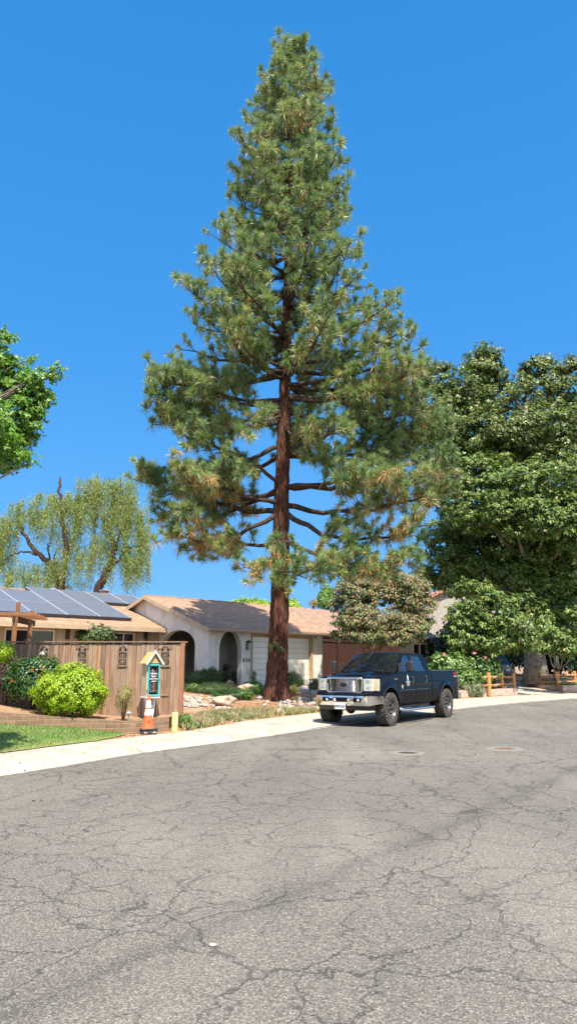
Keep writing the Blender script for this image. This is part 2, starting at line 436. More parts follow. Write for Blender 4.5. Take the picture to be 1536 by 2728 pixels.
# foliage
M_['needle'] = leafmat('pine_needles', [(0, (.055,.135,.06)), (.28, (.18,.28,.10)), (.55, (.40,.46,.16)), (.73, (.58,.56,.22)), (.80, (.66,.42,.19)), (1, (.58,.27,.12))], .42, .28, .6, (.40,.50,.14))
M_['sycamore'] = leafmat('broad_leaf', [(0, (.06,.125,.025)), (.5, (.13,.215,.042)), (.88, (.22,.30,.065)), (1, (.33,.33,.09))], .45, .2, .45)
M_['sycamore2'] = leafmat('upper_leaf', [(0, (.055,.11,.022)), (.5, (.115,.175,.036)), (.88, (.21,.25,.055)), (1, (.28,.24,.06))], .42, .16, .5)
M_['shade_leaf'] = leafmat('shade_leaf', [(0, (.012,.028,.010)), (1, (.035,.065,.018))], .5, .1)  # leaf colour darkened to carry the deep shade of the backdrop
M_['liquid'] = leafmat('fresh_leaf', [(0, (.07,.20,.035)), (.6, (.18,.37,.055)), (1, (.36,.48,.09))], .4, .45, .5, (.25,.42,.03))
M_['willow'] = leafmat('willow_leaf', [(0, (.17,.25,.07)), (.6, (.32,.41,.11)), (1, (.50,.50,.20))], .5, .4)
M_['myrtle'] = leafmat('myrtle_leaf', [(0, (.05,.09,.03)), (.45, (.15,.20,.06)), (.70, (.30,.27,.11)), (.86, (.40,.26,.16)), (1, (.40,.19,.16))], .5, .2)
M_['lime'] = leafmat('lime_leaf', [(0, (.12,.25,.015)), (.4, (.26,.42,.02)), (1, (.50,.60,.03))], .42, .3, .45, (.4,.55,.02))
M_['rose'] = leafmat('rose_leaf', [(0, (.04,.10,.02)), (.6, (.10,.20,.035)), (1, (.22,.32,.06))], .4, .2, .5)
M_['hibiscus'] = leafmat('glossy_leaf', [(0, (.015,.05,.010)), (.7, (.04,.11,.02)), (1, (.11,.20,.04))], .35, .15, .5)
M_['purple'] = leafmat('purple_leaf', [(0, (.06,.03,.035)), (.5, (.16,.08,.08)), (1, (.26,.17,.13))], .5, .2, .4, (.2,.08,.08))
M_['sparse'] = leafmat('dry_leaf', [(0, (.12,.16,.03)), (.5, (.28,.28,.07)), (1, (.42,.26,.12))], .5, .25)
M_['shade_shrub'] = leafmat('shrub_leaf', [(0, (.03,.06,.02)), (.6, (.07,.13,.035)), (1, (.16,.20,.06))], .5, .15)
M_['bronze'] = leafmat('bronze_leaf', [(0, (.02,.02,.018)), (1, (.06,.05,.04))], .5, .1, .4, (.06,.05,.03))
M_['strap'] = leafmat('strap_leaf', [(0, (.06,.16,.03)), (1, (.22,.36,.07))], .4, .2)
M_['yellow_grass'] = leafmat('yellow_blade', [(0, (.20,.24,.05)), (.5, (.40,.38,.10)), (1, (.55,.42,.16))], .5, .3)
M_['silver'] = leafmat('silver_leaf', [(0, (.14,.20,.10)), (.6, (.24,.28,.15)), (1, (.42,.34,.20))], .6, .2)
M_['dry_cover'] = leafmat('ground_cover_leaf', [(0, (.10,.16,.05)), (.35, (.22,.26,.11)), (.6, (.42,.36,.19)), (1, (.58,.42,.24))], .6, .2)
M_['lawn'] = leafmat('grass_blade', [(0, (.03,.09,.015)), (.55, (.08,.17,.025)), (.80, (.18,.25,.05)), (1, (.45,.38,.16))], .5, .25)
M_['petal'] = leafmat('red_petal', [(0, (.55,.04,.02)), (1, (.75,.16,.05))], .5, .3, .4, (.7,.1,.03))
M_['pink'] = leafmat('pink_petal', [(0, (.70,.28,.30)), (1, (.85,.5,.5))], .5, .3, .4, (.8,.3,.3))

def barkmat(name, c1, c2, c3, sc_=3., st=(6,6,.9), bump=1.):
    m, nt, b, out = newmat(name); N = NT(nt); v = N.tex('Object', st)
    n1 = N.noise(v, sc_, 7, .65, .5)
    vo = N.n('TexVoronoi'); vo.inputs['Scale'].default_value = sc_*1.1; N.l(N.tex('Object', (st[0], st[1], st[2]*2.2)), vo.inputs['Vector'])
    h = N.math('ADD', N.math('MULTIPLY', n1, .7), N.math('MULTIPLY', vo.outputs['Distance'], .6))
    col = N.ramp(h, [(.30, c1), (.52, c2), (.78, c3)])
    N.l(col, b.inputs['Base Color']); b.inputs['Roughness'].default_value = .95; b.inputs['Specular IOR Level'].default_value = .2
    N.bump(h, b, bump, .04); return m
M_['pine_bark'] = barkmat('pine_bark', (.010,.006,.005), (.055,.024,.016), (.155,.068,.044), 3., (6,6,.45), 1.4)
M_['limb_bark'] = barkmat('limb_bark', (.014,.009,.007), (.045,.027,.02), (.10,.065,.05), 3, (3,3,3))
M_['grey_bark'] = barkmat('grey_bark', (.08,.07,.05), (.17,.15,.12), (.26,.23,.18), 2, (2,2,1.2), .5)
M_['myrtle_bark'] = barkmat('myrtle_bark', (.14,.07,.045), (.27,.15,.10), (.38,.24,.17), 2, (4,4,.8), .4)
# ------------------------------------------------------------------ kerb line, terrain
_s1, _s2 = G(1530, 2050), G(640, 2440)
SEAM = ((_s1.x, _s1.y), (_s2.x, _s2.y))
M_['asphalt'] = asphalt()
# control: x, y, pavement width, apron 0..1, yard slope, yard cap height
KC = [(-30,-26,1.5,0,.13,.7),(-13,-1.5,1.5,0,.13,.7),(-7.0,7.35,1.5,0,.13,.7),(-4.35,11.25,1.45,0,.14,.75),(-2.75,14.15,1.35,.0,.13,.87),(-1.09,16.40,1.45,.15,.10,.87),
      (.78,19.34,2.1,.75,.090,.87),(3.45,23.3,2.2,1,.085,.87),(6.21,27.19,2.3,1,.07,.9),(9.0,30.6,2.6,.6,.06,.75),(12.85,34.6,2.3,.6,.06,.75),(17.4,38.9,1.6,.3,.06,.75),(30,49,1.5,0,.06,.8),(70,82,1.5,0,.05,.9)]
def catmull(pts, per):
    out = []
    n = len(pts)
    for i in range(n-1):
        p0, p1, p2, p3 = [np.array(pts[max(0,min(n-1,j))], float) for j in (i-1,i,i+1,i+2)]
        L = np.linalg.norm((p2-p1)[:2]); k = max(2, int(L/per))
        for j in range(k):
            t = j/k
            q = p1+(p2-p1)*t
            c = .5*((2*p1)+(-p0+p2)*t+(2*p0-5*p1+4*p2-p3)*t*t+(-p0+3*p1-3*p2+p3)*t**3)
            if L < 9: q[:2] = c[:2]
            out.append(q)
    out.append(np.array(pts[-1], float)); return np.array(out)
K = catmull(KC, .5)
Kd = np.gradient(K[:,:2], axis=0); Kd = unit(Kd); Kn = np.stack([-Kd[:,1], Kd[:,0]], 1)
for _ in range(6): Kn[1:-1] = unit(Kn[:-2]+2*Kn[1:-1]+Kn[2:])
def prof(d, w, ap, sl, cap):
    if d <= 0: return 0.
    if d < w:
        a = min(1, d/.32); a = a*a*(3-2*a)*.105 + .03*(d/w)*1
        b = .135*min(1, d/w)
        return a*(1-ap)+b*ap
    x = (d-w)*sl; lim = cap-.135
    return .135 + lim*(1-math.exp(-x/lim*1.0))*1.0 if x < lim*6 else cap
def prof(d, w, ap, sl, cap):
    if d <= 0: return 0.
    if d < w:
        a = min(1, d/.32); a = a*a*(3-2*a)*.105 + .03*(d/w)
        return a*(1-ap)+.135*(d/w)*ap
    return .135 + min((d-w)*sl, cap-.135)
def kloc(x, y):
    dv = np.array([x,y])-K[:,:2]; i = int(np.argmin((dv**2).sum(1)))
    best = None
    for a in (i-1, i):
        if 0 <= a < len(K)-1:
            p, q = K[a,:2], K[a+1,:2]; e = q-p; t = max(0., min(1., float(np.dot(np.array([x,y])-p, e)/np.dot(e,e))))
            c = p+e*t; dd = np.array([x,y])-c; D = float(np.linalg.norm(dd)); nn = np.array([-e[1], e[0]])
            s_ = 1 if np.dot(dd, nn) >= 0 else -1
            if best is None or D < best[0]: best = (D, s_, K[a]+(K[a+1]-K[a])*t)
    return best[0]*best[1], best[2]
def Z(x, y):
    d, k = kloc(x, y)
    return prof(d, k[2], k[3], k[4], k[5])

def strip(name, offs, mat, dz=0., i0=0, i1=None, z=None):
    mb = MB(); i1 = len(K) if i1 is None else i1
    P_ = []
    for i in range(i0, i1):
        k = K[i]; row = []
        for o in offs:
            d = o(k) if callable(o) else o
            p = k[:2]+Kn[i]*d
            row.append((p[0], p[1], prof(d, k[2], k[3], k[4], k[5])+dz))
        P_.append(row)
    mb.grid(P_); o = mb.build(name, mat, smooth=True)
    # make normals face up
    me = o.data
    if sum(p.normal.z for p in me.polygons) < 0:
        me.flip_normals()
    return o
# road: one sheet to the horizon on the street side, tucked 3 cm under the kerb
mb = MB()
rows = []
for i in range(len(K)):
    p = K[i,:2]; n = Kn[i]
    rows.append([(p[0]+n[0]*d, p[1]+n[1]*d, 0.) for d in (.03, -2, -6, -14, -30, -60)])
mb.grid(rows); o = mb.build('road', M_['asphalt'])
if sum(p.normal.z for p in o.data.polygons) < 0: o.data.flip_normals()
tag(o, 'cracked grey asphalt street', None, None, 'structure')
# everything beyond
mb = MB(); mb.add([(-900,-300,-.06),(900,-300,-.06),(900,1500,-.06),(-900,1500,-.06)], [(0,1,2,3)])
M_['far_ground'] = P('far_ground', (.34,.30,.23), (.26,.24,.17), .3, .95, coords='World')
tag(mb.build('ground', M_['far_ground']), 'distant ground', None, None, 'structure')
# pavement with rolled kerb
o = strip('pavement', [0., lambda k: k[2]*.05, .1, .16, .22, .28, .34, .5, lambda k: k[2]*.6, lambda k: k[2]*.999], M_['concrete'])
tag(o, 'pale concrete pavement with rolled kerb', None, None, 'structure')
o = strip('garden_ground', [lambda k: k[2]*.999]+[(lambda k, a=a: k[2]+a) for a in (.15,.5,1,1.6,2.3,3,4,5,6,7,8,9,10,12,15,20,30,50,80)], M_['mulch'])
tag(o, 'bark mulch garden ground', None, None, 'structure')

# pavement joints: thin dark grooves are cut as narrow recessed strips of darker mortar
M_['joint'] = P('joint', (.20,.18,.15), (.15,.13,.11), 5, .95)
mb = MB()
for px in (175, 395, 470, 640, 735, 850, 960, 1215, 1290, 1380, 1450, 1510):
    # joint across the pavement at the kerb point seen at px
    j = min(range(len(K)), key=lambda i: abs((CX + F*K[i,0]/(K[i,1]*CT+(0-H)*ST)) - px) + (0 if K[i,1] > 3 else 1e6))
    k = K[j]; ds = [0, .06, .12, .2, .3, .4, k[2]*.5, k[2]*.75, k[2]*.995]
    wj = .004 if px not in (395, 640) else .008
    wob = [random.uniform(-.03,.03) if px in (395,640) else 0 for _ in ds]
    mb.grid([[tuple(k[:2]+Kn[j]*d+Kd[j]*(s*wj+wob[q]))+(prof(d,k[2],k[3],k[4],k[5])+.004,) for q, d in enumerate(ds)] for s in (-1,1)])
tag(mb.build('pavement_joints', M_['joint']), 'thin joints across the pavement', None, None, 'structure')
# gutter dirt line
mb = MB()
M_['gutter_dirt'] = P('gutter_dirt', (.13,.115,.095), (.30,.265,.22), 6, .95, coords='World', lo=.4, hi=.6)
rows = []
for i in range(len(K)):
    k = K[i]; w = .05+.05*noise.noise(Vector((k[0]*.9, k[1]*.9, 3)))
    rows.append([tuple(k[:2]+Kn[i]*d)+(.004,) for d in (-.02-w, .0)])
mb.grid(rows); tag(mb.build('gutter_line', M_['gutter_dirt']), 'dirt line along the gutter', None, None, 'structure')

def drape(name, poly, mat, step=.35, dz=.006, inside=None):
    """a sheet that follows the ground inside a plan polygon"""
    xs = [p[0] for p in poly]; ys = [p[1] for p in poly]
    pts = [Vector(p[:2]) for p in poly]; n = len(pts); vs = []; edges = []
    for i in range(n):
        a, b = pts[i], pts[(i+1)%n]; k = max(1, int((b-a).length/step))
        for j in range(k): vs.append(a.lerp(b, j/k))
    edges = [(i, (i+1)%len(vs)) for i in range(len(vs))]
    m0 = len(vs)
    def pin(x, y):
        c = False; j = n-1
        for i in range(n):
            if (pts[i].y > y) != (pts[j].y > y) and x < (pts[j].x-pts[i].x)*(y-pts[i].y)/(pts[j].y-pts[i].y)+pts[i].x: c = not c
            j = i
        return c
    x = min(xs)+step*.37
    while x < max(xs):
        y = min(ys)+step*.41
        while y < max(ys):
            if pin(x, y) and min((Vector((x,y))-q).length for q in vs[:m0]) > step*.4: vs.append(Vector((x,y)))
            y += step
        x += step
    r = delaunay_2d_cdt(vs, edges, [list(range(m0))], 1, 1e-5)
    mb = MB(); mb.add([(v.x, v.y, Z(v.x, v.y)+dz) for v in r[0]], [f for f in r[2]])
    o = mb.build(name, mat, smooth=True)
    if sum(p.normal.z for p in o.data.polygons) < 0: o.data.flip_normals()
    return o

# manhole covers
def manhole(px, py, label, ring, cover, r):
    c = G(px, py)
    t = empty('manhole_cover', (c.x, c.y, 0), 0, label, 'manhole cover')
    m = MB(); m.lathe([(0,.001),(r*.30,.006),(r*.52,.006)], 40); m.build('ring_fill', ring, t)
    bpy.data.objects.remove(t.children[0], do_unlink=True)
    m = MB(); m.lathe([(r*.56,.004),(r*.58,.009),(r*.97,.007),(r,.001)], 48); m.build('collar', ring, t, True)
    m = MB(); m.lathe([(0,.007),(r*.50,.007),(r*.56,.004)], 40)
    for i in range(-4,5):
        for j in range(-4,5):
            if i*i+j*j < 18: m.box((i*r*.105, j*r*.105, .009), (r*.05, r*.05, .004))
    m.build('lid', cover, t)
M_['collar_conc'] = P('collar_concrete', (.22,.205,.18), (.17,.158,.14), 9, .9, .3, 60)
M_['iron'] = P('cast_iron', (.09,.065,.05), (.14,.10,.075), 12, .7, metal=.4)
M_['rust_iron'] = P('rusty_iron', (.22,.13,.085), (.15,.09,.06), 12, .8)
manhole(1085, 2006, 'small grey manhole cover in a pale collar, nearer the truck front', M_['collar_conc'], M_['iron'], .33)
manhole(1342, 1995, 'rusty brown manhole cover in the street right of the grey one', M_['collar_conc'], M_['rust_iron'], .38)
# a white pebble lying on the road
def rockmesh(name, seed, sub=2, sq=(1,.8,.6), rough=.25):
    bm = bmesh.new(); bmesh.ops.create_icosphere(bm, subdivisions=sub, radius=.5)
    for v in bm.verts:
        n = v.co.normalized(); f = 1+rough*noise.noise(n*1.6+Vector((seed*3.1,seed,0)))*1.6+rough*.4*noise.noise(n*4+Vector((seed,0,7)))
        v.co = Vector((v.co.x*f*sq[0], v.co.y*f*sq[1], v.co.z*f*sq[2]))
    me = bpy.data.meshes.new(name); bm.to_mesh(me); bm.free()
    me.polygons.foreach_set('use_smooth', [True]*len(me.polygons)); return me
M_['pebble'] = P('pebble', (.62,.52,.42), (.5,.42,.34), 9, .8)
me = rockmesh('pebble', 3, 2); me.materials.append(M_['pebble'])
c = G(566, 2520); o = bpy.data.objects.new('pebble', me); link(o); o.location = (c.x, c.y, .006); o.scale = (.045,.04,.03)
tag(o, 'small pinkish white pebble on the grey road', 'pebble')
# ------------------------------------------------------------------ main house
HA = math.radians(44); HU = Vector((math.sin(HA), math.cos(HA), 0)); HV = Vector((-HU.y, HU.x, 0)); HC = Vector((-3.614, 32.549, 0))
GZ = .87
house = empty('house', (HC.x, HC.y, GZ), PI/2-HA, 'cream stucco single storey house with arches and brown shingle roof', 'house')
# house-local frame: x along the garage front, y into the depth, z above the garage floor
def poly_wall(mb, outer, holes, mapf, thick, M=None):
    """plate with holes; outer/holes 2-D; mapf (a,b,t)->3-D"""
    vs = [Vector(p) for p in outer]; ed = [(i,(i+1)%len(outer)) for i in range(len(outer))]
    loops = [list(range(len(outer)))]
    for h in holes:
        b = len(vs); vs += [Vector(p) for p in h]; ed += [(b+i, b+(i+1)%len(h)) for i in range(len(h))]; loops.append(list(range(b, b+len(h))))
    r = delaunay_2d_cdt(vs, ed, [], 0, 1e-6)
    def pin(pl, x, y):
        c = False; j = len(pl)-1
        for i in range(len(pl)):
            if (pl[i][1] > y) != (pl[j][1] > y) and x < (pl[j][0]-pl[i][0])*(y-pl[i][1])/(pl[j][1]-pl[i][1])+pl[i][0]: c = not c
            j = i
        return c
    fs = []
    for f in r[2]:
        x = sum(r[0][i].x for i in f)/len(f); y = sum(r[0][i].y for i in f)/len(f)
        if pin(outer, x, y) and not any(pin(h, x, y) for h in holes): fs.append(f)
    V = r[0]
    if thick is None:
        mb.add([mapf(v.x, v.y, 0) for v in V], fs, M); return
    mb.add([mapf(v.x, v.y, 0) for v in V], fs, M); mb.add([mapf(v.x, v.y, thick) for v in V], [f[::-1] for f in fs], M)
    for lp in [outer]+list(holes):
        n = len(lp)
        mb.add([mapf(p[0],p[1],0) for p in lp]+[mapf(p[0],p[1],thick) for p in lp], [(i,(i+1)%n,n+(i+1)%n,n+i) for i in range(n)], M)
def arch(x0, x1, z0, zs, zt, n=18, sq=1.):
    cx = (x0+x1)/2; r = (x1-x0)/2
    return [(x0,z0),(x0,zs)]+[(cx-r*math.cos(PI*i/n), zs+(zt-zs)*math.sin(PI*i/n)) for i in range(1,n)]+[(x1,zs),(x1,z0)]
Y_R, Z_R = 4.75, 5.07-GZ          # garage ridge
Y_E, Z_E = -.38, 3.27-GZ          # garage eave
SL = (Z_R-Z_E)/(Y_R-Y_E)
XL, XR = -.32, 8.35
# garage front wall with niche arch + door opening
mb = MB()
niche = arch(.63, 2.02, -.45, 1.42, 2.33)
door = [(2.72,.0),(2.72,2.16),(6.88,2.16),(6.88,.0)]
poly_wall(mb, [(0,-.5),(7.78,-.5),(7.78,2.45),(0,2.45)], [niche, door], lambda a,b,t: (a, t, b), .30)
mb.box((7.65, 2.5, 1.0), (.26, 4.4, 2.9))
# gable wall (x=0 plane) with the big porch arch
gz = lambda y: Z_E+SL*(y-Y_E)
outer = [(.302,-.6),(.302,gz(.3)-.10),(Y_R,Z_R-.10),(2*Y_R-.3, gz(.3)-.10),(2*Y_R-.3,-.6)]
big = arch(.98, 3.58, -.45, 1.62, 2.38, 22)
poly_wall(mb, outer, [big], lambda a,b,t: (t, a, b), .28)
mb.build('wall', M_['stucco'], house)
# recess behind niche and porch interior
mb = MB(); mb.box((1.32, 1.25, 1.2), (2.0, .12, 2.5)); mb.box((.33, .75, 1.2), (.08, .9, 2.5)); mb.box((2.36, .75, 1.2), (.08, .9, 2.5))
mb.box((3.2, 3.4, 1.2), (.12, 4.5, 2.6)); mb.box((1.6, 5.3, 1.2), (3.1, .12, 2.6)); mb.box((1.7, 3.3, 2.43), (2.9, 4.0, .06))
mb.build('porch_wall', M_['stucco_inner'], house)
mb = MB(); mb.box((1.6, 3.2, .02), (3.1, 4.0, .1)); mb.build('porch_floor', M_['concrete'], house)
# porch door in the dark, light fixture, numbers
mb = MB(); mb.box((3.12, 2.6, 1.06), (.06, 1.0, 2.06), bev=.01)
for z in (.5, 1.05, 1.6): mb.box((3.08, 2.6, z), (.03, .74, .42), bev=.01)
fd = mb.build('door', M_['dark_wood'], house); m = MB(); m.tube([(3.05,2.25,1.0),(3.0,2.25,1.0),(3.0,2.33,1.0)], .015, 8); m.build('handle', M_['alloy'], fd)
# garage door: sectional, with horizontal grooves and recessed frame
mb = MB(); nz = 8; h = 2.10/nz
for i in range(nz):
    mb.box((4.8, .155-(.006 if i%2 else 0), .01+h*(i+.5)), (4.14, .05, h-.014), bev=.008)
mb.box((4.8,.19,1.06), (4.14,.02,2.1))
gd = mb.build('garage_door', M_['cream'], house)
mb = MB(); mb.box((2.66,-.012,1.08),(.10,.06,2.18),bev=.006); mb.box((6.94,-.012,1.08),(.12,.06,2.18),bev=.006); mb.box((4.8,-.012,2.21),(4.42,.06,.10),bev=.006)
mb.box((2.735,.10,1.08),(.03,.16,2.15)); mb.box((6.865,.10,1.08),(.03,.16,2.15)); mb.box((4.8,.10,2.145),(4.12,.16,.03))
mb.build('garage_frame', M_['trim_tan'], house)
# roofs
def roofslab(mb, x0, x1, y0, z0, y1, z1, t=.10):
    mb.add([(x0,y0,z0),(x1,y0,z0),(x1,y1,z1),(x0,y1,z1),(x0,y0,z0-t),(x1,y0,z0-t),(x1,y1,z1-t),(x0,y1,z1-t)],
           [(0,1,2,3),(7,6,5,4),(0,4,5,1),(1,5,6,2),(2,6,7,3),(3,7,4,0)])
mb = MB(); roofslab(mb, XL, XR, Y_E, Z_E, Y_R, Z_R); roofslab(mb, XL, XR, 2*Y_R-Y_E, Z_E, Y_R, Z_R-.001)
for i in range(58):                                  # overlapping ridge caps
    x = XL+.02+i*.15
    mb.add([(x,Y_R-.16,Z_R-.035),(x+.17,Y_R-.16,Z_R-.045),(x+.17,Y_R,Z_R+.015),(x,Y_R,Z_R+.035),(x+.17,Y_R+.16,Z_R-.045),(x,Y_R+.16,Z_R-.035)], [(0,1,2,3),(3,2,4,5),(0,3,5)])
rf = mb.build('roof', M_['shingle'], house)
# rake boards + front gutter
for x in (XL-.025, XR+.025):
    for (ya, za, yb, zb) in ((Y_E, Z_E, Y_R, Z_R), (2*Y_R-Y_E, Z_E, Y_R, Z_R)):
        mb = MB(); mb.prism([(x-.025, ya, za-.015), (x-.025, yb, zb-.015), (x-.025, yb, zb-.21), (x-.025, ya, za-.21)], (.05,0,0)); mb.build('rake_board', M_['fascia'], rf)
mb = MB(); mb.prism([(XL-.06, Y_E-.13, Z_E-.02), (XL-.06, Y_E-.0, Z_E-.02), (XL-.06, Y_E-.0, Z_E-.16), (XL-.06, Y_E-.07, Z_E-.16), (XL-.06, Y_E-.12, Z_E-.10)], (XR-XL+.12,0,0))
mb.build('gutter', M_['gutter'], rf)
mb = MB(); mb.box(((XL+XR)/2, -.17, Z_E-.13), (XR-XL-.1, .42, .03)); mb.build('soffit', M_['fascia'], rf)
# ---- left wing
Y2E, Z2E, Y2R, Z2R = 3.22, 3.36-GZ, 8.55, 5.28-GZ; S2 = (Z2R-Z2E)/(Y2R-Y2E)
mb = MB(); roofslab(mb, -15., -.003, Y2E, Z2E, Y2R, Z2R); roofslab(mb, -.003+.004, 6.0, Y2E+3.2, Z2E+3.2*S2, Y2R, Z2R); roofslab(mb, -15., 6., 14, Z2R-(14-Y2R)*S2, Y2R, Z2R-.001)
for i in range(138):
    x = -15+i*.15
    mb.add([(x,Y2R-.16,Z2R-.035),(x+.17,Y2R-.16,Z2R-.045),(x+.17,Y2R,Z2R+.015),(x,Y2R,Z2R+.035),(x+.17,Y2R+.16,Z2R-.045),(x,Y2R+.16,Z2R-.035)], [(0,1,2,3),(3,2,4,5),(0,3,5)])
rf2 = mb.build('roof', M_['shingle'], house)
mb = MB(); mb.box((-7.5, Y2E-.03, Z2E-.10), (15., .05, .19)); mb.box((-7.5, Y2E+.3, Z2E-.12), (15, .6, .03)); mb.build('fascia', M_['fascia'], rf2)
yw = 3.78
mb = MB()
wins = [(-7.75,-5.52),(-2.62,-1.42)]
poly_wall(mb, [(-15,-.6),(-.003,-.6),(-.003,Z2E-.13),(-15,Z2E-.13)], [[(a,1.05),(b,1.05),(b,2.24),(a,2.24)] for a,b in wins], lambda a,b,t: (a, yw+t, b), .2)
mb.build('wall', M_['stucco_tan'], house)
for a, b in wins:
    mb = MB(); c = (a+b)/2
    for x in (a+.03, b-.03, c): mb.box((x, yw+.04, 1.645), (.055,.06,1.19))
    for z in (1.07, 2.215): mb.box((c, yw+.04, z), (b-a,.066,.055))
    w = mb.build('window', M_['white_paint'], house)
    mb = MB(); mb.box((c, yw+.09, 1.645), (b-a-.02,.02,1.17)); mb.build('pane', M_['glass_dark'], w)
    for x in (a-.07, b+.07):
        mb = MB(); mb.box((x, yw-.015, 1.6), (.12,.05,1.6)); mb.build('window_trim', M_['trim_tan'], w)
for x in (-4.95, -2.75, -.85):
    mb = MB(); mb.box((x, yw-.06, 1.2), (.15,.15,2.5)); mb.build('post', M_['dark_wood'], house)
# roof vents, plumbing stack, chimney flue
def onroof(x, y): return Z2E+S2*(y-Y2E)
for x, y, r in ((-7.5, 8.9, .22), (-3.05, 8.95, .22)):
    m = MB(); z = Z2R-.12
    m.lathe([(r*.8,z-.1),(r*.8,z+.12),(r*1.15,z+.14),(r*1.2,z+.2),(r*.9,z+.30),(r*.4,z+.36),(0,z+.37)], 20, Matrix.Translation((x,y,0)))
    m.build('roof_vent', M_['galv'], rf2, True, 40)
m = MB(); m.cyl((-6.75,8.05,onroof(0,8.05)-.05), .05, .28, 12); m.cyl((-6.75,8.05,onroof(0,8.05)), .09, .04, 12); m.build('vent_pipe', M_['white_paint'], rf2)
m = MB(); m.box((-.02,8.95,Z2R+.05),(.34,.34,.5),bev=.02); ch = m.build('flue', P('flue_brick',(.42,.20,.13),(.35,.16,.10),6,.9), rf2)
m = MB(); m.box((.0,8.95,Z2R+.33),(.46,.46,.05),bev=.01); m.cyl((0.1,8.95,Z2R+.34),.1,.1,12); m.build('flue_cap', M_['galv'], ch)
# solar panels
def solarmat():
    m, nt, b, out = newmat('solar_cells'); N = NT(nt); uv = N.tex('UV')
    br = N.n('TexBrick'); N.l(uv, br.inputs['Vector']); br.offset = 0; br.inputs['Scale'].default_value = 1; br.inputs['Brick Width'].default_value = .158; br.inputs['Row Height'].default_value = .158
    br.inputs['Mortar Size'].default_value = .006; br.inputs['Color1'].default_value = (.105,.105,.115,1); br.inputs['Color2'].default_value = (.13,.13,.138,1); br.inputs['Mortar'].default_value = (.27,.265,.27,1)
    N.l(br.outputs['Color'], b.inputs['Base Color']); b.inputs['Roughness'].default_value = .30; b.inputs['Coat Weight'].default_value = .2; b.inputs['Coat Roughness'].default_value = .25; return m
M_['cells'] = solarmat(); M_['alu'] = P('aluminium', (.62,.64,.67), (.55,.57,.60), 4, .35, metal=.5); M_['panel_edge'] = P('panel_edge', (.05,.055,.065), None, 4, .4)
yaw = PI/2-HA; pitch = math.atan(S2)
def array(cols, y0, y1, rows_, label):
    lift = .14
    org = Vector((cols[0], y0, onroof(0,y0)+lift))
    M0 = house_M @ Matrix.Translation(org) @ Matrix.Rotation(pitch, 4, 'X')
    t = bpy.data.objects.new('solar_array', None); link(t); t.matrix_world = M0; tag(t, label, 'solar panels', 'solar arrays on the shingle roof')
    Ls = (y1-y0)/math.cos(pitch)/rows_
    for a, b in zip(cols[:-1], cols[1:]):
        for r in range(rows_):
            w = b-a; cx = (a+b)/2-cols[0]; cy = Ls*(r+.5)
            m = MB(); m.box((cx,cy,0),(w-.05,Ls-.012,.03)); p = m.build('panel', M_['cells'], t)
            m = MB()
            for s in (-1,1): m.box((cx+s*(w/2-.018),cy,.004),(.030,Ls-.006,.045))
            m.box((cx, cy+Ls/2-.008, .003),(w-.07,.010,.042))
            m.build('frame', M_['alu'], p)
    m = MB(); m.box(((cols[-1]-cols[0])/2, -.02, -.03), (cols[-1]-cols[0], .03, .12)); m.box((cols[-1]-cols[0]+.008, Ls*rows_/2, -.04), (.015, Ls*rows_, .09)); m.box((-.008, Ls*rows_/2, -.04), (.015, Ls*rows_, .09))
    m.box(((cols[-1]-cols[0])/2, Ls*rows_+.01, -.03), (cols[-1]-cols[0], .02, .09))
    m.build('skirt', M_['panel_edge'], t)
house_M = Matrix.Translation(house.location) @ Matrix.Rotation(yaw, 4, 'Z')
array([-9.75,-8.08,-6.42,-4.80], 4.08, 7.75, 2, 'leftmost blue grey solar array on the brown roof')
array([-4.78,-3.12,-1.46], 4.08, 8.45, 2, 'tall solar array in the middle of the roof')
array([-1.43,.03,1.48], 6.65, 8.45, 1, 'small solar array beside the gable peak')
# coach lamp and house number
lamp = empty('wall_lamp', tuple(house_M @ Vector((2.37,-.0,1.62))), yaw, 'dark metal and glass coach lamp on the stucco by the garage', 'wall lamp')
m = MB(); m.box((0,-.02,.05),(.13,.04,.42),bev=.01); m.tube([(0,-.03,.22),(0,-.12,.30),(0,-.15,.24)],.014,8); m.build('bracket', M_['black_plastic'], lamp)
m = MB()
for s in (-1,1):
    for q in (-1,1): m.box((s*.065,-.14+q*.065,.02),(.014,.014,.30))
m.box((0,-.14,.18),(.17,.17,.02)); m.box((0,-.14,-.13),(.16,.16,.02)); m.lathe([(.11,0),(.02,.10),(0,.11)],4,Matrix.Translation((0,-.14,.19))@Matrix.Rotation(PI/4,4,'Z')); m.build('cage', M_['black_plastic'], lamp)
m = MB(); m.box((0,-.14,.02),(.11,.11,.28)); m.build('glass', P('lamp_glass',(.55,.55,.52),None,4,.15), lamp)
def text(name, body, size, M, mat, parent, ext=.004, align='CENTER', shear=0., wide=1., bold=0., space=1.):
    cu = bpy.data.curves.new(name, 'FONT'); cu.body = body; cu.size = size; cu.extrude = ext; cu.align_x = align; cu.align_y = 'CENTER'; cu.shear = shear; cu.offset = bold; cu.space_character = space
    to = bpy.data.objects.new(name, cu); link(to); bpy.context.view_layer.update()
    me = bpy.data.meshes.new_from_object(to.evaluated_get(bpy.context.evaluated_depsgraph_get())); bpy.data.objects.remove(to, do_unlink=True)
    me.transform(M @ Matrix.Diagonal((wide,1,1,1))); me.materials.clear(); me.materials.append(mat)
    o = bpy.data.objects.new(name, me); link(o, parent); return o
RX = Matrix.Rotation(PI/2, 4, 'X')
text('house_number', '636', .26, Matrix.Translation((2.33,-.012,.98)) @ RX, M_['black'], house, .006, space=1.35, bold=.004)
# security bulb under the eave at the right, hose bib line
m = MB(); m.cyl((7.2,-.05,2.16),.05,.07,10); m.build('eave_light', M_['black_plastic'], house)
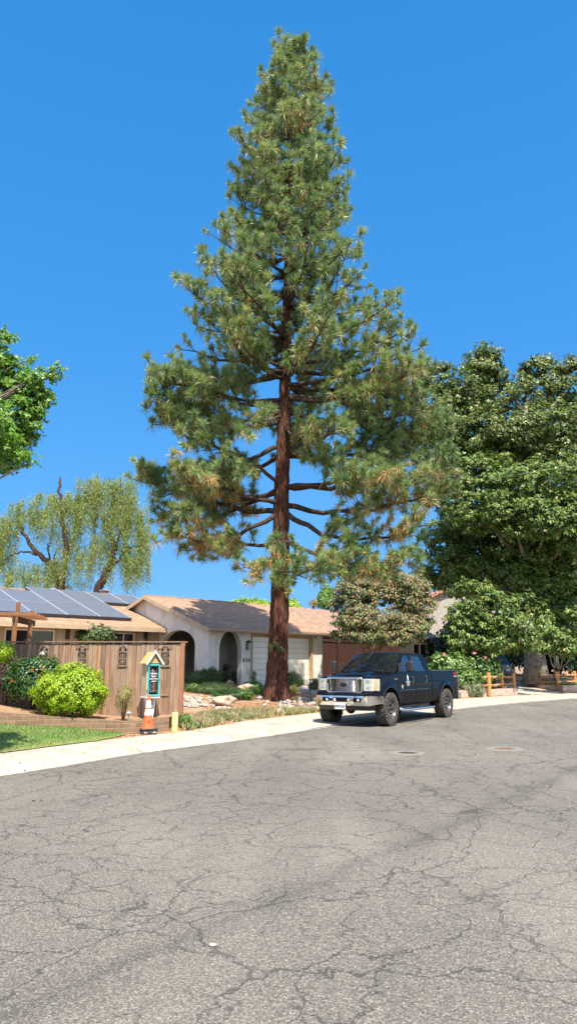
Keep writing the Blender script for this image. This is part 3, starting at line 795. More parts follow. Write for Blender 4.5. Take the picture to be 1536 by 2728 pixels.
# driveway slab running from garage to street
pA = [house_M @ Vector(p) for p in ((2.55,-.02,0),(7.2,-.02,0))]
def to_kerb(p):
    q = Vector(p[:2]); dirn = Vector((-HV.x, -HV.y))
    for i in range(400):
        if kloc(q.x, q.y)[0] < kloc(q.x,q.y)[1][2]*.98: return q
        q = q+dirn*.05
    return q
qa, qb = to_kerb(pA[0]), to_kerb(pA[1])
drv = [(pA[0].x,pA[0].y),(pA[1].x,pA[1].y),(qb.x,qb.y),(qa.x,qa.y)]
M_['drive'] = P('drive_concrete', (.42,.37,.31), (.35,.31,.26), 2, .9, .2, 60, coords='World')
tag(drape('driveway', drv, M_['drive'], .5, .008), 'concrete driveway of the cream house', None, None, 'structure')
# ------------------------------------------------------------------ board fence
FY = 17.6
ftop = A(494,1709,FY).z; fr = A(480,1935,FY).x; fl = -10.5
fence = empty('board_fence', (fr, FY, .1), 0, 'tall weathered brown board fence with carved arched panels', 'fence')
fh = ftop-.1
orn_px = [30, 118, 220, 328, 441]
orn_x = [A(p,1740,FY).x-fr for p in orn_px]+[A(30,1740,FY).x-fr-1.0, A(30,1740,FY).x-fr-2.0]
bw = .108
verts_attr = []
mb = MB(); attr = []
x = -.05; k = 0
ow = .108
while x > fl-fr:
    w = bw*random.uniform(.94,1.04); cx = x-w/2; a = random.random()
    near = min(abs(cx-o) for o in orn_x)
    top = fh-.055; zoff = 0.
    t = .018; yy = random.uniform(-.006,.006)
    n0 = len(mb.f)
    x0, x1 = cx-w/2+.004, cx+w/2-.004
    c = .026
    if near > .115+w*.25:
        poly = [(x0,yy,0),(x1,yy,0),(x1,yy,top-c*1.6),(x1-c*.55,yy,top-c*.5),(x1-c*1.5,yy,top),(x0+c*1.5,yy,top),(x0+c*.55,yy,top-c*.5),(x0,yy,top-c*1.6)]
        mb.prism(poly, (0,t,0))
    else:
        # board behind a carved panel: cut out above, whole below
        lowtop = fh-.60
        mb.prism([(x0,yy,0),(x1,yy,0),(x1,yy,lowtop),(x0,yy,lowtop)], (0,t,0))
        mb.prism([(x0,yy,fh-.17),(x1,yy,fh-.17),(x1,yy,top-c*1.6),(x1-c*1.5,yy,top),(x0+c*1.5,yy,top),(x0,yy,top-c*1.6)], (0,t,0))
    attr += [a]*(len(mb.f)-n0)
    x -= w
o = mb.build('fence_boards', M_['boards'], fence, recalc=True)
at = o.data.attributes.new('rnd', 'FLOAT', 'FACE'); at.data.foreach_set('value', attr)
def rail(name, c, d, mat='boards', rnd=.4):
    m = MB(); m.box(c, d, bev=.006); o = m.build(name, M_[mat], fence); a = o.data.attributes.new('rnd','FLOAT','FACE'); a.data.foreach_set('value', [rnd]*len(o.data.polygons)); return o
L = fl-fr
rail('top_cap', (L/2+.06, .012, fh-.012), (-L+.12, .10, .034), rnd=.1)
rail('rail', (L/2, .055, fh-.10), (-L, .04, .09)); rail('rail', (L/2, .055, .3), (-L, .04, .09))
M_['end_wood'] = P('reddish_post', (.33,.155,.085), (.24,.11,.06), 5, .8, .3, 30, stretch=(8,8,.7))
mm = MB(); mm.box((.0,.03,fh/2-.09),(.10,.12,fh+.1),bev=.006); mm.box((.035,.03,fh-.07),(.05,.13,.12),bev=.004); mm.build('end_post', M_['end_wood'], fence)
M_['carving'] = P('carving', (.34,.25,.19), (.20,.14,.10), 9, .85, .4, 40)
M_['gap_shade'] = P('gap_shade', (.10,.072,.052), None, 9, .9)
for i, ox in enumerate(orn_x):
    t = fence
    m = MB()
    zt = fh-.12; zb = fh-.56; r = ow
    # arched frame
    pts = [(ox-r,-.02,zb)]+[(ox-r*math.cos(PI*j/14), -.02, zt-r+r*1.15*math.sin(PI*j/14)) for j in range(15)]+[(ox+r,-.02,zb)]
    m.tube(pts, .011, 6)
    for s in (-1,1):
        for zz in (zt-r-.02, zb+.14): m.box((ox+s*(r-.02),-.02,zz),(.05,.03,.014))
    # scrollwork: stem with curled leaves
    m.tube([(ox+.006*math.sin(j), -.018, zb-.02+(zt-zb-.02)*j/8) for j in range(9)], .009, 5)
    for j in range(5):
        z0 = zb+.02+j*.082; sc_ = 1-.08*j
        for s in (-1,1):
            cv = []
            for q in range(9):
                th = q/8*4.4; rr = .040*sc_*(1-q/11)
                cv.append((ox+s*(.040*sc_+.0-rr*math.cos(th)), -.018, z0+.03+rr*math.sin(th)*1.1))
            m.tube(cv, .008, 4)
    for q in range(7):
        th = q/6*PI; m.tube([(ox,-.018,zt-r+.0),(ox+.05*math.cos(th),-.018,zt-r+.02+.075*math.sin(th))], .007, 4)
    cvg = m.build('carved_panel', M_['carving'], t)
    m = MB(); m.box((ox, .030, fh-.38), (.34,.012,.50)); o = m.build('backing', M_['boards'], cvg); a = o.data.attributes.new('rnd','FLOAT','FACE'); a.data.foreach_set('value', [.4]*len(o.data.polygons))
    m = MB(); m.prism([(p[0],.022,p[2]) for p in pts]+[(ox+r,.022,zb-.0),(ox-r,.022,zb-.0)][:0],(0,.001,0)); m.build('recess_shade', M_['gap_shade'], cvg)  # flat dark plate stands in for the shaded depth behind the carving
    m = MB(); m.box((ox,-.012,zb-.035),(.26,.045,.022),bev=.004); m.box((ox-.115,-.006,zb-.45),(.012,.03,.85)); m.box((ox+.115,-.006,zb-.45),(.012,.03,.85)); m.box((ox,-.010,zb-.72),(.24,.035,.022),bev=.004)
    m.build('panel_trim', M_['carving'], cvg)
# things on the fence: pale sculpted bird-like ornament, dry twigs of a climber on top of it
m = MB()
c = Vector((A(118,1742,FY).x, FY-.05, A(118,1742,FY).z))
me = rockmesh('garden_ornament', 5, 3, (1,.5,.8), .35); me.materials.append(M_['white_paint']); o = bpy.data.objects.new('garden_ornament', me); link(o); o.location = c+Vector((-.02,-.03,.0)); o.scale = (.12,.07,.10)
tag(o, 'small white ornament hung on a carved fence panel above the bushes', 'ornament')
M_['twig'] = P('twig', (.22,.14,.08), (.15,.09,.05), 9, .9)
for px0, px1, n, lb in ((60,105,7,'dry climber twigs on the fence top at the left'),(150,185,10,'thick tangle of dry climber twigs on the fence top above the lime shrub'),(375,395,5,'few dry climber twigs on the fence top beside the book box roof')):
    m = MB()
    for _ in range(n):
        p = A(random.uniform(px0,px1), 1709, FY); q = p+Vector((random.uniform(-.18,.18), random.uniform(-.04,.04), random.uniform(.01,.07)))
        m.tube([p, (p+q)/2+Vector((0,0,.03)), q], .004, 4)
    tag(m.build('climber_twigs', M_['twig']), lb, 'twigs', 'dry twigs on the fence top')

# ------------------------------------------------------------------ block planter
w0, w1, w2 = G(0,1931,.41), G(346,1957,.16), G(450,1947,.16)
wl = w0+(w0-w1)*1.0
pts = [wl, w0, G(200,1943,.27), w1+Vector((-.16,-.0,0)), w1+Vector((.10,.12,0)), w2]
tops = [1.0, A(0,1898,w0.y).z, A(200,1913,G(200,1943,.27).y).z, A(330,1922,w1.y).z, A(352,1921,w1.y+.1).z, A(452,1909,w2.y).z]
mb = MB(); th = .16
for i in range(len(pts)-1):
    a, b = pts[i].copy(), pts[i+1].copy(); a.z = b.z = 0
    d = (b-a).normalized(); n = Vector((-d.y, d.x, 0))
    a_ = a-d*.0; b_ = b+d*.0
    mb.add([(*a.xy,-.1),(*b.xy,-.1),(*b.xy,tops[i+1]),(*a.xy,tops[i]),(*(a+n*th).xy,-.1),(*(b+n*th).xy,-.1),(*(b+n*th).xy,tops[i+1]),(*(a+n*th).xy,tops[i])],
           [(0,1,2,3),(5,4,7,6),(3,2,6,7),(0,3,7,4),(1,5,6,2)])
o = mb.build('block_planter', M_['block'], recalc=True); tag(o, 'low tan block retaining wall round the shrub bed', 'planter wall')
# soil bed between wall and fence
mb = MB(); bed = []
for i, p in enumerate(pts):
    z = tops[i]-.04; t = p.copy(); row = []
    for k in range(8):
        f = k/7; y = (p.y+.1)*(1-f)+(FY-.01)*f
        row.append((p.x, y, z+.10*math.sin(PI*min(1,f*1.3)*.5)*0+.05*noise.noise(Vector((p.x*2,y*2,1)))+.03*f))
    bed.append(row)
fine = []
for i in range(len(bed)-1):
    for q in range(6):
        fine.append([tuple(Vector(a).lerp(Vector(b), q/6)+Vector((0,0,.03*noise.noise(Vector((i*3+q,a[1]*3,5)))))) for a, b in zip(bed[i], bed[i+1])])
fine.append(bed[-1]); mb.grid(fine); o = mb.build('planter_soil', M_['soil'], smooth=True)
if sum(p.normal.z for p in o.data.polygons) < 0: o.data.flip_normals()
tag(o, 'dry tan soil of the shrub bed', None, None, 'structure')
def bedz(x):
    for i in range(len(pts)-1):
        if pts[i].x <= x <= pts[i+1].x: f = (x-pts[i].x)/(pts[i+1].x-pts[i].x); return tops[i]*(1-f)+tops[i+1]*f-.02
    return .4
# ------------------------------------------------------------------ lawn
def kpt(px_guess_y, off):
    i = int(np.argmin(abs(K[:,1]-px_guess_y))); return K[i,:2]+Kn[i]*off(K[i])
back = [tuple(K[i,:2]+Kn[i]*(K[i,2]-.03)) for i in range(len(K)) if K[i,1] > 2 and K[i,1] < 14.6]
lawnpoly = back+[(w1.x-.05, w1.y-.12), (w1.x-.2, w1.y-.02), (G(200,1943,.27).x, G(200,1943,.27).y-.01), (w0.x,w0.y-.01), (wl.x,wl.y-.01), (wl.x-3, wl.y-.01), (back[0][0]-8, back[0][1])]
M_['turf'] = P('turf', (.10,.20,.035), (.17,.21,.06), 2.5, .95, .5, 40, coords='World', dirt=((.25,.21,.10), 4))
tag(drape('lawn', lawnpoly, M_['turf'], .4, .016), 'short green lawn', None, None, 'structure')
n = 70000
xs = rng.uniform(-9, -3.0, n); ys = rng.uniform(7.5, 16.2, n); keep = []; zs = []
lp = [Vector(p) for p in lawnpoly]
def pin2(pl, x, y):
    c = False; j = len(pl)-1
    for i in range(len(pl)):
        if (pl[i][1] > y) != (pl[j][1] > y) and x < (pl[j][0]-pl[i][0])*(y-pl[i][1])/(pl[j][1]-pl[i][1])+pl[i][0]: c = not c
        j = i
    return c
def frame_ok(x, y, m=.45): return y > 2 and abs(x) < m*y
for x, y in zip(xs, ys):
    if frame_ok(x, y, .47) and pin2(lawnpoly, x, y): keep.append((x, y, Z(x, y)+.01))
pos = np.array(keep); nn = np.array([noise.noise(Vector((p[0]*1.3,p[1]*1.3,0))) for p in pos])
d_edge = np.array([kloc(p[0],p[1])[0]-kloc(p[0],p[1])[1][2] for p in pos])
rnd = np.clip(rng.random(len(pos))*.6+.2*nn+.15+.75*np.exp(-np.maximum(d_edge,0)/.16), 0, 1)
nr = rng.normal(size=(len(pos),3))*.35; nr[:,2] = 0
BL = ([(-.09,0,0),(.09,0,0),(.0,.25,1)], [(0,1,2)], 3)
def blades(name, pos, h, lean, mat, rnd, label=None, kind='stuff', w=1.):
    n = len(pos); z = np.zeros((n,3)); z[:,2] = 1; z[:,:2] = rng.normal(size=(n,2))*lean
    T = [(a*w,b,c) for a,b,c in BL[0]]
    o = scatter(name, T, BL[1], 3, pos, z, h*rng.uniform(.6,1.25,n), mat, rnd=rnd)
    if kind: tag(o, label, None, None, kind)
    return o
blades('grass', pos, .05, .4, M_['lawn'], rnd, 'short green lawn grass')

# ------------------------------------------------------------------ generic shrubs
def shell(n, inner=.72):
    d = unit(rng.normal(size=(n,3))); r = rng.uniform(inner**3, 1, n)**(1/3); return d, r
def clumped(center, radii, n, nclump, csize, flat=.0, bottom=-.6, seed=0):
    """leaf positions + normals over a lumpy ellipsoid built from many small clumps"""
    cd = unit(rng.normal(size=(nclump*3,3))); cd = cd[cd[:,2] > bottom][:nclump]
    rr = rng.uniform(.55, 1.0, len(cd)); C_ = cd*rr[:,None]*np.array(radii)
    k = rng.integers(0, len(C_), n); d, r = shell(n, .35)
    pos = C_[k]+d*r[:,None]*csize
    nr = unit(pos/np.array(radii)**2+ d*.8*.5 + rng.normal(size=(n,3))*.45 + np.array([0,-.1,.45]))
    return pos+np.array(center), nr
def plant(name, label, cat, center, base_z, radii, n, leaf, size, mat, nclump=60, csize=.16, stems=7, group=None, bottom=-.6, stemmat='limb_bark', stemr=.012, leafname='foliage'):
    c = Vector(center); t = empty(name, (c.x, c.y, base_z), 0, label, cat, group)
    pos, nr = clumped((0,0,c.z-base_z), radii, n, nclump, csize, bottom=bottom)
    pos[:,2] = np.maximum(pos[:,2], .02)
    scatter(leafname, *leaf, pos, nr, size*rng.uniform(.65,1.3,n), mat, t)
    m = MB()
    for i in range(stems):
        a = random.uniform(0,2*PI); e = (radii[0]*.7*math.cos(a)*random.uniform(.3,1), radii[1]*.7*math.sin(a)*random.uniform(.3,1), (c.z-base_z)+radii[2]*random.uniform(.1,.8))
        m.tube([(.02*math.cos(a),.02*math.sin(a),-.03), (e[0]*.4, e[1]*.4, e[2]*.55), e], [stemr, stemr*.75, stemr*.4], 5)
    m.build('stem', M_[stemmat], t)
    return t
def pxr(px, Y): return px/F*Y*CT
# lime shrub
c = A(190, 1842, 16.35); bz = bedz(c.x)
plant('round_shrub', 'big rounded lime green shrub in front of the board fence', 'shrub', c, bz, (pxr(99,16.3), .62, pxr(70,16.3)), 21000, LEAF, .055, M_['lime'], 460, .10, 9, bottom=-.9)
c = A(92, 1815, 16.9); plant('hibiscus_bush', 'dark glossy hibiscus bush with red flowers behind the lime shrub', 'bush', c, bedz(c.x), (pxr(72,16.9), .55, pxr(66,16.9)), 9000, LEAF, .075, M_['hibiscus'], 170, .17, 9)
hib = bpy.context.scene.objects['hibiscus_bush']
for px, py in ((114,1780),(107,1799),(33,1814),(86,1786)):
    p = A(px, py, 16.28 if px > 60 else 16.35)-hib.location; k = 14
    ps = np.tile(np.array(p), (k,1)); th = np.linspace(0, 2*PI, k, endpoint=False)
    dirs = np.stack([np.cos(th), rng.uniform(-.5,.1,k), np.sin(th)], 1)
    scatter('flower', *LEAF, ps, np.cross(dirs, np.array([.1,.1,.2])), .034, M_['petal'], hib, along=dirs)
c = A(20, 1805, 17.1); plant('purple_bush', 'purple leaved bush at the left edge of the bed', 'bush', c, bedz(c.x), (pxr(38,17), .45, pxr(58,17)), 5200, NARROW, .075, M_['purple'], 90, .16, 6)
c = A(14, 1742, 16.9); plant('yellow_shrub', 'yellow green shrub reaching above the purple bush at the fence', 'shrub', (c.x-.1,c.y,c.z), bedz(-6), (pxr(34,17), .4, pxr(30,17)), 3600, NARROW, .07, M_['lime'], 60, .14, 6)
c = A(331, 1862, 16.35); t = plant('sparse_shrub', 'small sparse dry shrub beside the wooden book box', 'shrub', c, bedz(c.x), (pxr(32,16.3), .28, pxr(46,16.3)), 1700, NARROW, .048, M_['sparse'], 90, .07, 22, bottom=-.95, stemr=.006)
# solar path light
c = A(343, 1912, 16.35); z0 = bedz(c.x)
t = empty('path_light', (c.x, c.y, z0), 0, 'small white mushroom path light at the wall beside the dry shrub', 'garden light')
t.scale = (.75,.75,.85)
m = MB(); m.cyl((0,0,-.05), .016, .22, 10); m.cyl((0,0,.14),.03,.05,12); m.build('stake', M_['galv'], t)
m = MB(); m.lathe([(0,.245),(.05,.24),(.085,.215),(.088,.195),(.04,.185),(0,.185)], 20); m.build('cap', P('light_cap',(.5,.46,.4),(.4,.36,.3),8,.5), t, True)

# ------------------------------------------------------------------ book box
BXY = 16.95
bx = A(403, 1790, BXY); zb_ = A(403, 1856, BXY).z; zt_ = A(403,1767,BXY).z
bw_, bd_, bh_ = .33, .31, zt_-zb_
BZ = .30
lib = empty('book_box', (bx.x, bx.y, BZ), math.radians(33), 'tan wooden book box with teal door and yellow roof on white posts', 'book box')
M_['box_tan'] = P('box_tan', (.62,.50,.36), (.56,.45,.32), 3, .7, .15, 40)
M_['teal'] = P('teal_paint', (.05,.33,.34), (.07,.40,.40), 5, .5)
M_['slat'] = P('yellow_slat', (.62,.45,.20), (.50,.34,.13), 7, .7, .3, 40, stretch=(.6,8,8))
z0 = zb_-BZ; z1 = zt_-BZ
m = MB()
m.box((-bw_/2+.01,0,(z0+z1)/2),(.02,bd_,bh_),bev=.003); m.box((bw_/2-.01,0,(z0+z1)/2),(.02,bd_,bh_),bev=.003); m.box((0,bd_/2-.01,(z0+z1)/2),(bw_-.04,.02,bh_)); 
m.box((0,0,z0+.01),(bw_-.04,bd_-.04,.02)); m.box((0,0,z1-.01),(bw_-.04,bd_-.04,.02)); m.box((0,.02,z0+.12),(bw_-.04,bd_-.06,.015)); m.box((0,.02,z0+bh_*.52),(bw_-.04,bd_-.06,.015))
m.prism([(-bw_/2,-bd_/2+.001,z1),(bw_/2,-bd_/2+.001,z1),(0,-bd_/2+.001,z1+.235)],(0,.012,0)); m.prism([(-bw_/2,bd_/2-.012,z1),(bw_/2,bd_/2-.012,z1),(0,bd_/2-.012,z1+.235)],(0,.012,0))
m.build('case', M_['box_tan'], lib)
m = MB(); m.box((0,0,z0-.014),(bw_+.03,bd_+.03,.028),bev=.004); m.build('base_board', M_['white_paint'], lib)
# slatted gable front
m = MB(); k = 9
for i in range(k):
    z = z1+.012+i*.022; wdt = bw_*(1-(z-z1)/.235)-.03
    if wdt > .02: m.box((0,-bd_/2-.010,z),(wdt,.016,.018),bev=.003)
m.build('gable_slats', M_['slat'], lib)
# roof
ov = .05; pk = z1+.275; ez = z1-.012; ex = bw_/2+.055; y0, y1 = -bd_/2-.06, bd_/2+.05
m = MB()
for s in (-1,1):
    for i in range(10):
        a, b_ = i/10, (i+1)/10+.02
        xa, za = ex*(1-a), ez+(pk-ez)*a; xb, zb2 = ex*(1-b_), ez+(pk-ez)*b_
        m.add([(s*xa,y0,za+.014),(s*xa,y1,za+.014),(s*xb,y1,zb2+.006),(s*xb,y0,zb2+.006),(s*xa,y0,za),(s*xa,y1,za),(s*xb,y1,zb2-.006),(s*xb,y0,zb2-.006)],[(0,1,2,3),(7,6,5,4),(0,4,5,1),(1,5,6,2),(2,6,7,3),(3,7,4,0)])
m.build('roof', M_['slat'], lib)
m = MB()
for s in (-1,1):
    m.prism([(s*(ex+.012),y0-.022,ez-.012),(0,y0-.022,pk+.012+.01),(0,y0-.022,pk-.035),(s*(ex-.028),y0-.022,ez-.02)],(0,.02,0))
m.box((0,(y0+y1)/2,pk+.02),(.03,y1-y0,.012)); m.build('roof_trim', M_['white_paint'], lib)
# door
dz = (z0+z1)/2; dh = bh_-.03; dw = bw_-.035; yd = -bd_/2-.012
m = MB()
for s in (-1,1): m.box((s*(dw/2-.018),yd,dz),(.036,.022,dh),bev=.003)
m.box((0,yd,dz+dh/2-.021),(dw-.072,.020,.042)); m.box((0,yd,dz-dh/2+.021),(dw-.072,.020,.042))
dr = m.build('door', M_['teal'], lib)
mg, nt, bb, out = newmat('box_glass'); bb.inputs['Base Color'].default_value = (.9,.95,.95,1); bb.inputs['Roughness'].default_value = .02; bb.inputs['Transmission Weight'].default_value = 1; bb.inputs['IOR'].default_value = 1.05
m = MB(); m.box((0,yd+.004,dz),(dw-.07,.004,dh-.082)); pane = m.build('pane', mg, dr)
m = MB(); m.box((dw/2-.012,yd-.02,dz+.01),(.016,.02,.03),bev=.003); m.cyl((dw/2-.012,yd-.03,dz-.06),.004,.05,6); m.build('latch', M_['black_plastic'], dr)
for z in (z0+.14, z1-.14):
    m = MB(); m.box((-dw/2-.006,yd-.008,z),(.02,.02,.035),bev=.003); m.build('hinge', M_['black_plastic'], dr)
for i, (s, z) in enumerate((('Take one',.105),('Share a',.045),('book or leave',-.012),('a book!',-.066))):
    text('lettering', s, .047 if i != 2 else .040, Matrix.Translation((0,yd-.001,dz+z+.04)) @ RX, M_['white_paint'], dr, .0008, bold=.0012, shear=.15, wide=.92 if i != 2 else .86)
# books : things of their own
M_['pages'] = P('pages',(.6,.56,.48),None,9,.8)
bcols = [(.05,.25,.18),(.10,.11,.14),(.55,.52,.5),(.35,.3,.38),(.6,.57,.52),(.16,.14,.2),(.5,.45,.42),(.12,.08,.09),(.62,.22,.06),(.3,.09,.05)]
bnames = ['green','charcoal','off white','mauve','cream','navy','pale grey','black','orange','rust red']
bm_ = [P('book_'+n.replace(' ','_'), c, None, 9, .6) for n, c in zip(bnames, bcols)]
Ml = Matrix.Translation(lib.location) @ Matrix.Rotation(lib.rotation_euler.z, 4, 'Z')
for shelf, zz in enumerate((z0+.128, z0+bh_*.52+.008)):
    x = -bw_/2+.04; i = shelf*3; order = [0,2,7,3,4,1,6,9] if shelf else [5,2,1,3,7,6,8,9]
    word = 'upper' if shelf else 'lower'
    for q, ci in enumerate(order):
        w_ = [.026,.018,.03,.022,.034,.02,.028,.045][q]; hh = random.uniform(.17,.22); 
        if x+w_ > bw_/2-.03: break
        m = MB(); m.box((0,0,hh/2),(w_-.003,.14,hh),bev=.002); o = m.build('book', bm_[ci])
        m = MB(); m.box((0,.002,hh/2),(w_-.007,.137,hh+.001)); m.build('pages', M_['pages'], o)
        o.matrix_world = Ml @ Matrix.Translation((x+w_/2, -.045, zz)) @ Matrix.Rotation(math.radians(random.uniform(-2,2) if shelf else -2.), 4, 'Y')
        tag(o, f'{bnames[ci]} book on the {word} shelf inside the teal book box', 'book', 'books in the book box'); x += w_+.001
# V posts
for s in (-1,1):
    m = MB(); m.prism([(s*.115-.022,-.03,z0-.03),(s*.115+.022,-.03,z0-.03),(s*.015+.022,-.03,-.12),(s*.015-.022,-.03,-.12)],(0,.06,0)); m.build('post', M_['white_paint'], lib)

# ------------------------------------------------------------------ traffic cone
cp = G(393, 1957, Z(-3.1,15.6)); cp.z = Z(cp.x, cp.y)
s_ = F/ (cp.y*CT+(cp.z-H)*ST)
Hc = (1957-1859)/s_*1.01
cone = empty('traffic_cone', cp, .5, 'orange traffic cone with two white bands on a black and white base', 'traffic cone')
M_['orange'] = P('cone_orange', (.80,.16,.05), (.72,.13,.04), 6, .5); M_['reflect'] = P('cone_band', (.85,.85,.86), (.78,.78,.80), 8, .35)
hb = .115; Ht = Hc-hb
def cr(t): return .125*(1-t)+.030*t
m = MB(); prof_ = [(cr(t), hb+Ht*t) for t in (0,.1,.2,.36)]; m.lathe([(.15,hb-.008),(.145,hb+.004),(.128,hb+.008)]+prof_[1:], 32); 
m.lathe([(cr(.36),hb+Ht*.36)]+[(cr(t),hb+Ht*t) for t in (.5,.8,.97)]+[(.022,hb+Ht),(0,hb+Ht)], 32); m.build('body', M_['orange'], cone, True, 40)
for a, b_ in ((.39,.57),(.62,.83)):
    m = MB(); m.lathe([(cr(a),hb+Ht*a),(cr(a)+.003,hb+Ht*a),(cr(b_)+.003,hb+Ht*b_),(cr(b_),hb+Ht*b_)], 32); m.build('reflective_band', M_['reflect'], cone, True, 40)
M_['cone_base'] = P('cone_base', (.035,.034,.033), (.06,.058,.055), 8, .8)
m = MB(); w_ = .19
m.box((0,0,hb-.016),(w_*2,w_*2,.032),bev=.012)
for a in range(4):
    R = Matrix.Rotation(a*PI/2,4,'Z')
    m.prism([(-w_+.03,-w_+.02,hb-.03),(w_-.03,-w_+.02,hb-.03),(0,-w_+.02,.012)],(0,.012,0),R)
    m.prism([(w_-.055,-w_+.02,hb-.03),(w_-.01,-w_+.02,hb-.03),(w_-.03,-w_+.035,0),(w_-.055,-w_+.035,0)],(0,.03,0),R)
m.box((0,0,.008),(w_*1.7,w_*1.7,.016),bev=.006)
m.build('base', M_['cone_base'], cone)
M_['base_white'] = P('base_fill', (.50,.46,.40), (.42,.38,.33), 8, .8)
m = MB(); m.box((0,0,.052),(w_*2-.06,w_*2-.06,.075)); m.build('base_weight', M_['base_white'], cone)
# diamond mark pointing to the street-right
m = MB(); th = math.radians(-68)-.5; zz = hb+Ht*.19; rr = cr(.19)+.002
Mm = Matrix.Rotation(th+PI/2,4,'Z') @ Matrix.Translation((0,-rr,zz)) @ Matrix.Rotation(-math.atan(.095/Ht),4,'X')
d_ = .042
cs = [(0,0,d_),(d_*.8,0,0),(0,0,-d_),(-d_*.8,0,0)]
for i in range(4): m.tube([cs[i], cs[(i+1)%4]], .0032, 5, M=Mm)
m.tube([(.013*math.cos(a_),0,.016*math.sin(a_)) for a_ in np.linspace(.6,5.6,9)], .003, 5, M=Mm)
m.tube([(-.004,0,0),(.012,0,0)], .003, 5, M=Mm)
m.build('mark', M_['black'], cone)
# sandy patch of bare soil round the cone / bollard
M_['sand'] = P('bare_earth', (.46,.28,.16), (.36,.21,.12), 6, .95, .5, 40, coords='World')
pe = [(w1.x-.35,w1.y-.45),(w1.x+.1,w1.y-.62)]
# yellow-green utility marker
mp_ = G(465,1947,Z(-2.75,16.9)); mp_.z = Z(mp_.x,mp_.y)
u_ = empty('utility_marker', mp_, 0, 'pale yellow green plastic utility marker at the end of the fence', 'utility marker')
M_['marker'] = P('marker_plastic', (.56,.60,.26), (.48,.52,.22), 8, .6)
hm = (1948-1900)/s_*1.06
m = MB(); m.lathe([(.078,-.03),(.078,hm-.04),(.074,hm-.015),(.055,hm),(0,hm+.002)], 24); m.build('tube', M_['marker'], u_, True, 40)
m = MB(); m.lathe([(.080,.12),(.082,.123),(.082,.13),(.080,.133)], 24); m.box((.012,-.079,.30),(.004,.004,.22)); m.build('seam', P('marker_seam',(.25,.25,.12),None,8,.7), u_)

# ------------------------------------------------------------------ pergola posts between fence and house
pg = A(47,1700,20.); pz = .4
per = empty('pergola', (pg.x, pg.y, pz), math.radians(50), 'reddish brown timber pergola behind the board fence', 'pergola')
def lp(px, py, Y):
    q = A(px, py, Y)-Vector(per.location); q.rotate(Matrix.Rotation(-per.rotation_euler.z, 3, 'Z')); return q
def post(px, pytop, Y, w=.10):
    q = lp(px, pytop, Y); m = MB(); m.box((q.x,q.y,q.z/2-.2),(w,w,q.z+.4),bev=.006); m.build('post', M_['brown_wood'], per)
post(42, 1643, 20.); post(82, 1664, 20.9)
q1 = lp(50,1609,20.3); q2 = lp(50,1640,20.3); m = MB(); m.box((q1.x,q1.y,(q1.z+q2.z)/2),(.09,.09,q1.z-q2.z+.1),bev=.005); m.build('post_stub', M_['brown_wood'], per)
q1 = lp(86,1629,21.2); m = MB(); m.box((q1.x,q1.y,q1.z-.1),(.09,.09,.25),bev=.005); m.build('post_stub', M_['brown_wood'], per)
def beam(a, b, w, h, name, mat='brown_wood'):
    a, b = Vector(a), Vector(b); d = (b-a); L_ = d.length; d.normalize(); s = d.cross(Vector((0,0,1))).normalized(); up = s.cross(d)
    m = MB(); M = Matrix((s.to_4d(), d.to_4d(), up.to_4d(), (0,0,0,1))).transposed(); M = Matrix.Identity(4)
    for r in range(3): M[r][0], M[r][1], M[r][2], M[r][3] = s[r], d[r], up[r], (a[r]+b[r])/2
    m.box((0,0,0),(w,L_,h),M,bev=.006); return m.build(name, M_[mat], per)
beam(lp(36,1648,19.9), lp(92,1661,21.1), .07, .17, 'crossbeam', 'dark_wood')
for k in range(4):
    dY = k*.14
    beam(lp(-70,1634-0*k,19.75+dY), lp(100+k*9,1637+k*4,20.25+dY), .04, .09, 'rafter')
# vine clump seen through the gap by the dark posts
vx = house_M @ Vector((-3.75, 3.2, 0))
c = A(255,1692,vx.y); plant('dark_vine', 'dark leafy vine hanging by the patio posts of the house', 'vine', (c.x,c.y,c.z-.05), .5, (pxr(48,vx.y), .35, pxr(22,vx.y)+.1), 2600, LEAF, .13, M_['shade_shrub'], 60, .25, 5, bottom=-1)
# ------------------------------------------------------------------ front garden between fence and driveway
def gp(px, py):
    """garden ground point seen at a pixel: march along the ray onto the terrain"""
    d = ray(px, py); t = 12.
    while t < 60:
        p = Vector((d[0]*t, d[1]*t, H+d[2]*t))
        if p.z <= Z(p.x, p.y): return Vector((p.x, p.y, Z(p.x,p.y)))
        t += .05
    return p
# dry ground cover strip behind the pavement
pos = []; hs = []
for i in range(len(K)):
    if 16.2 < K[i,1] < 22.6:
        for _ in range(int(1300*min(1, (23-K[i,1])/4))):
            w = K[i,2]; lim = 1.25 if K[i,1] < 20 else 1.25-(K[i,1]-20)*.35
            d = w+.03+random.random()**.8*lim
            p = K[i,:2]+Kn[i]*d+Kd[i]*random.uniform(-.25,.25)
            if p[0] > fr+.12 and noise.noise(Vector((p[0]*2.2,p[1]*2.2,4))) > -.22: pos.append((p[0],p[1],Z(p[0],p[1])))
pos = np.array(pos)
rn = np.array([noise.noise(Vector((p[0]*2,p[1]*2,9))) for p in pos])
blades('ground_cover', pos, .17, .55, M_['dry_cover'], np.clip(rng.random(len(pos))*.75+rn*.5+.18,0,1), 'dry grey green ground cover behind the pavement', w=1.3)
# low leafy bits in it
pos2 = pos[rng.random(len(pos)) < .22].copy(); pos2[:,2] += rng.uniform(.02,.14,len(pos2))
nr = unit(rng.normal(size=(len(pos2),3))*.6+np.array([0,-.3,.8]))
tag(scatter('ground_cover_leaves', *LEAF, pos2, nr, .045, M_['dry_cover'], rnd=np.clip(rng.random(len(pos2))*.5,0,1)), 'small leaves in the dry ground cover', None, None, 'stuff')
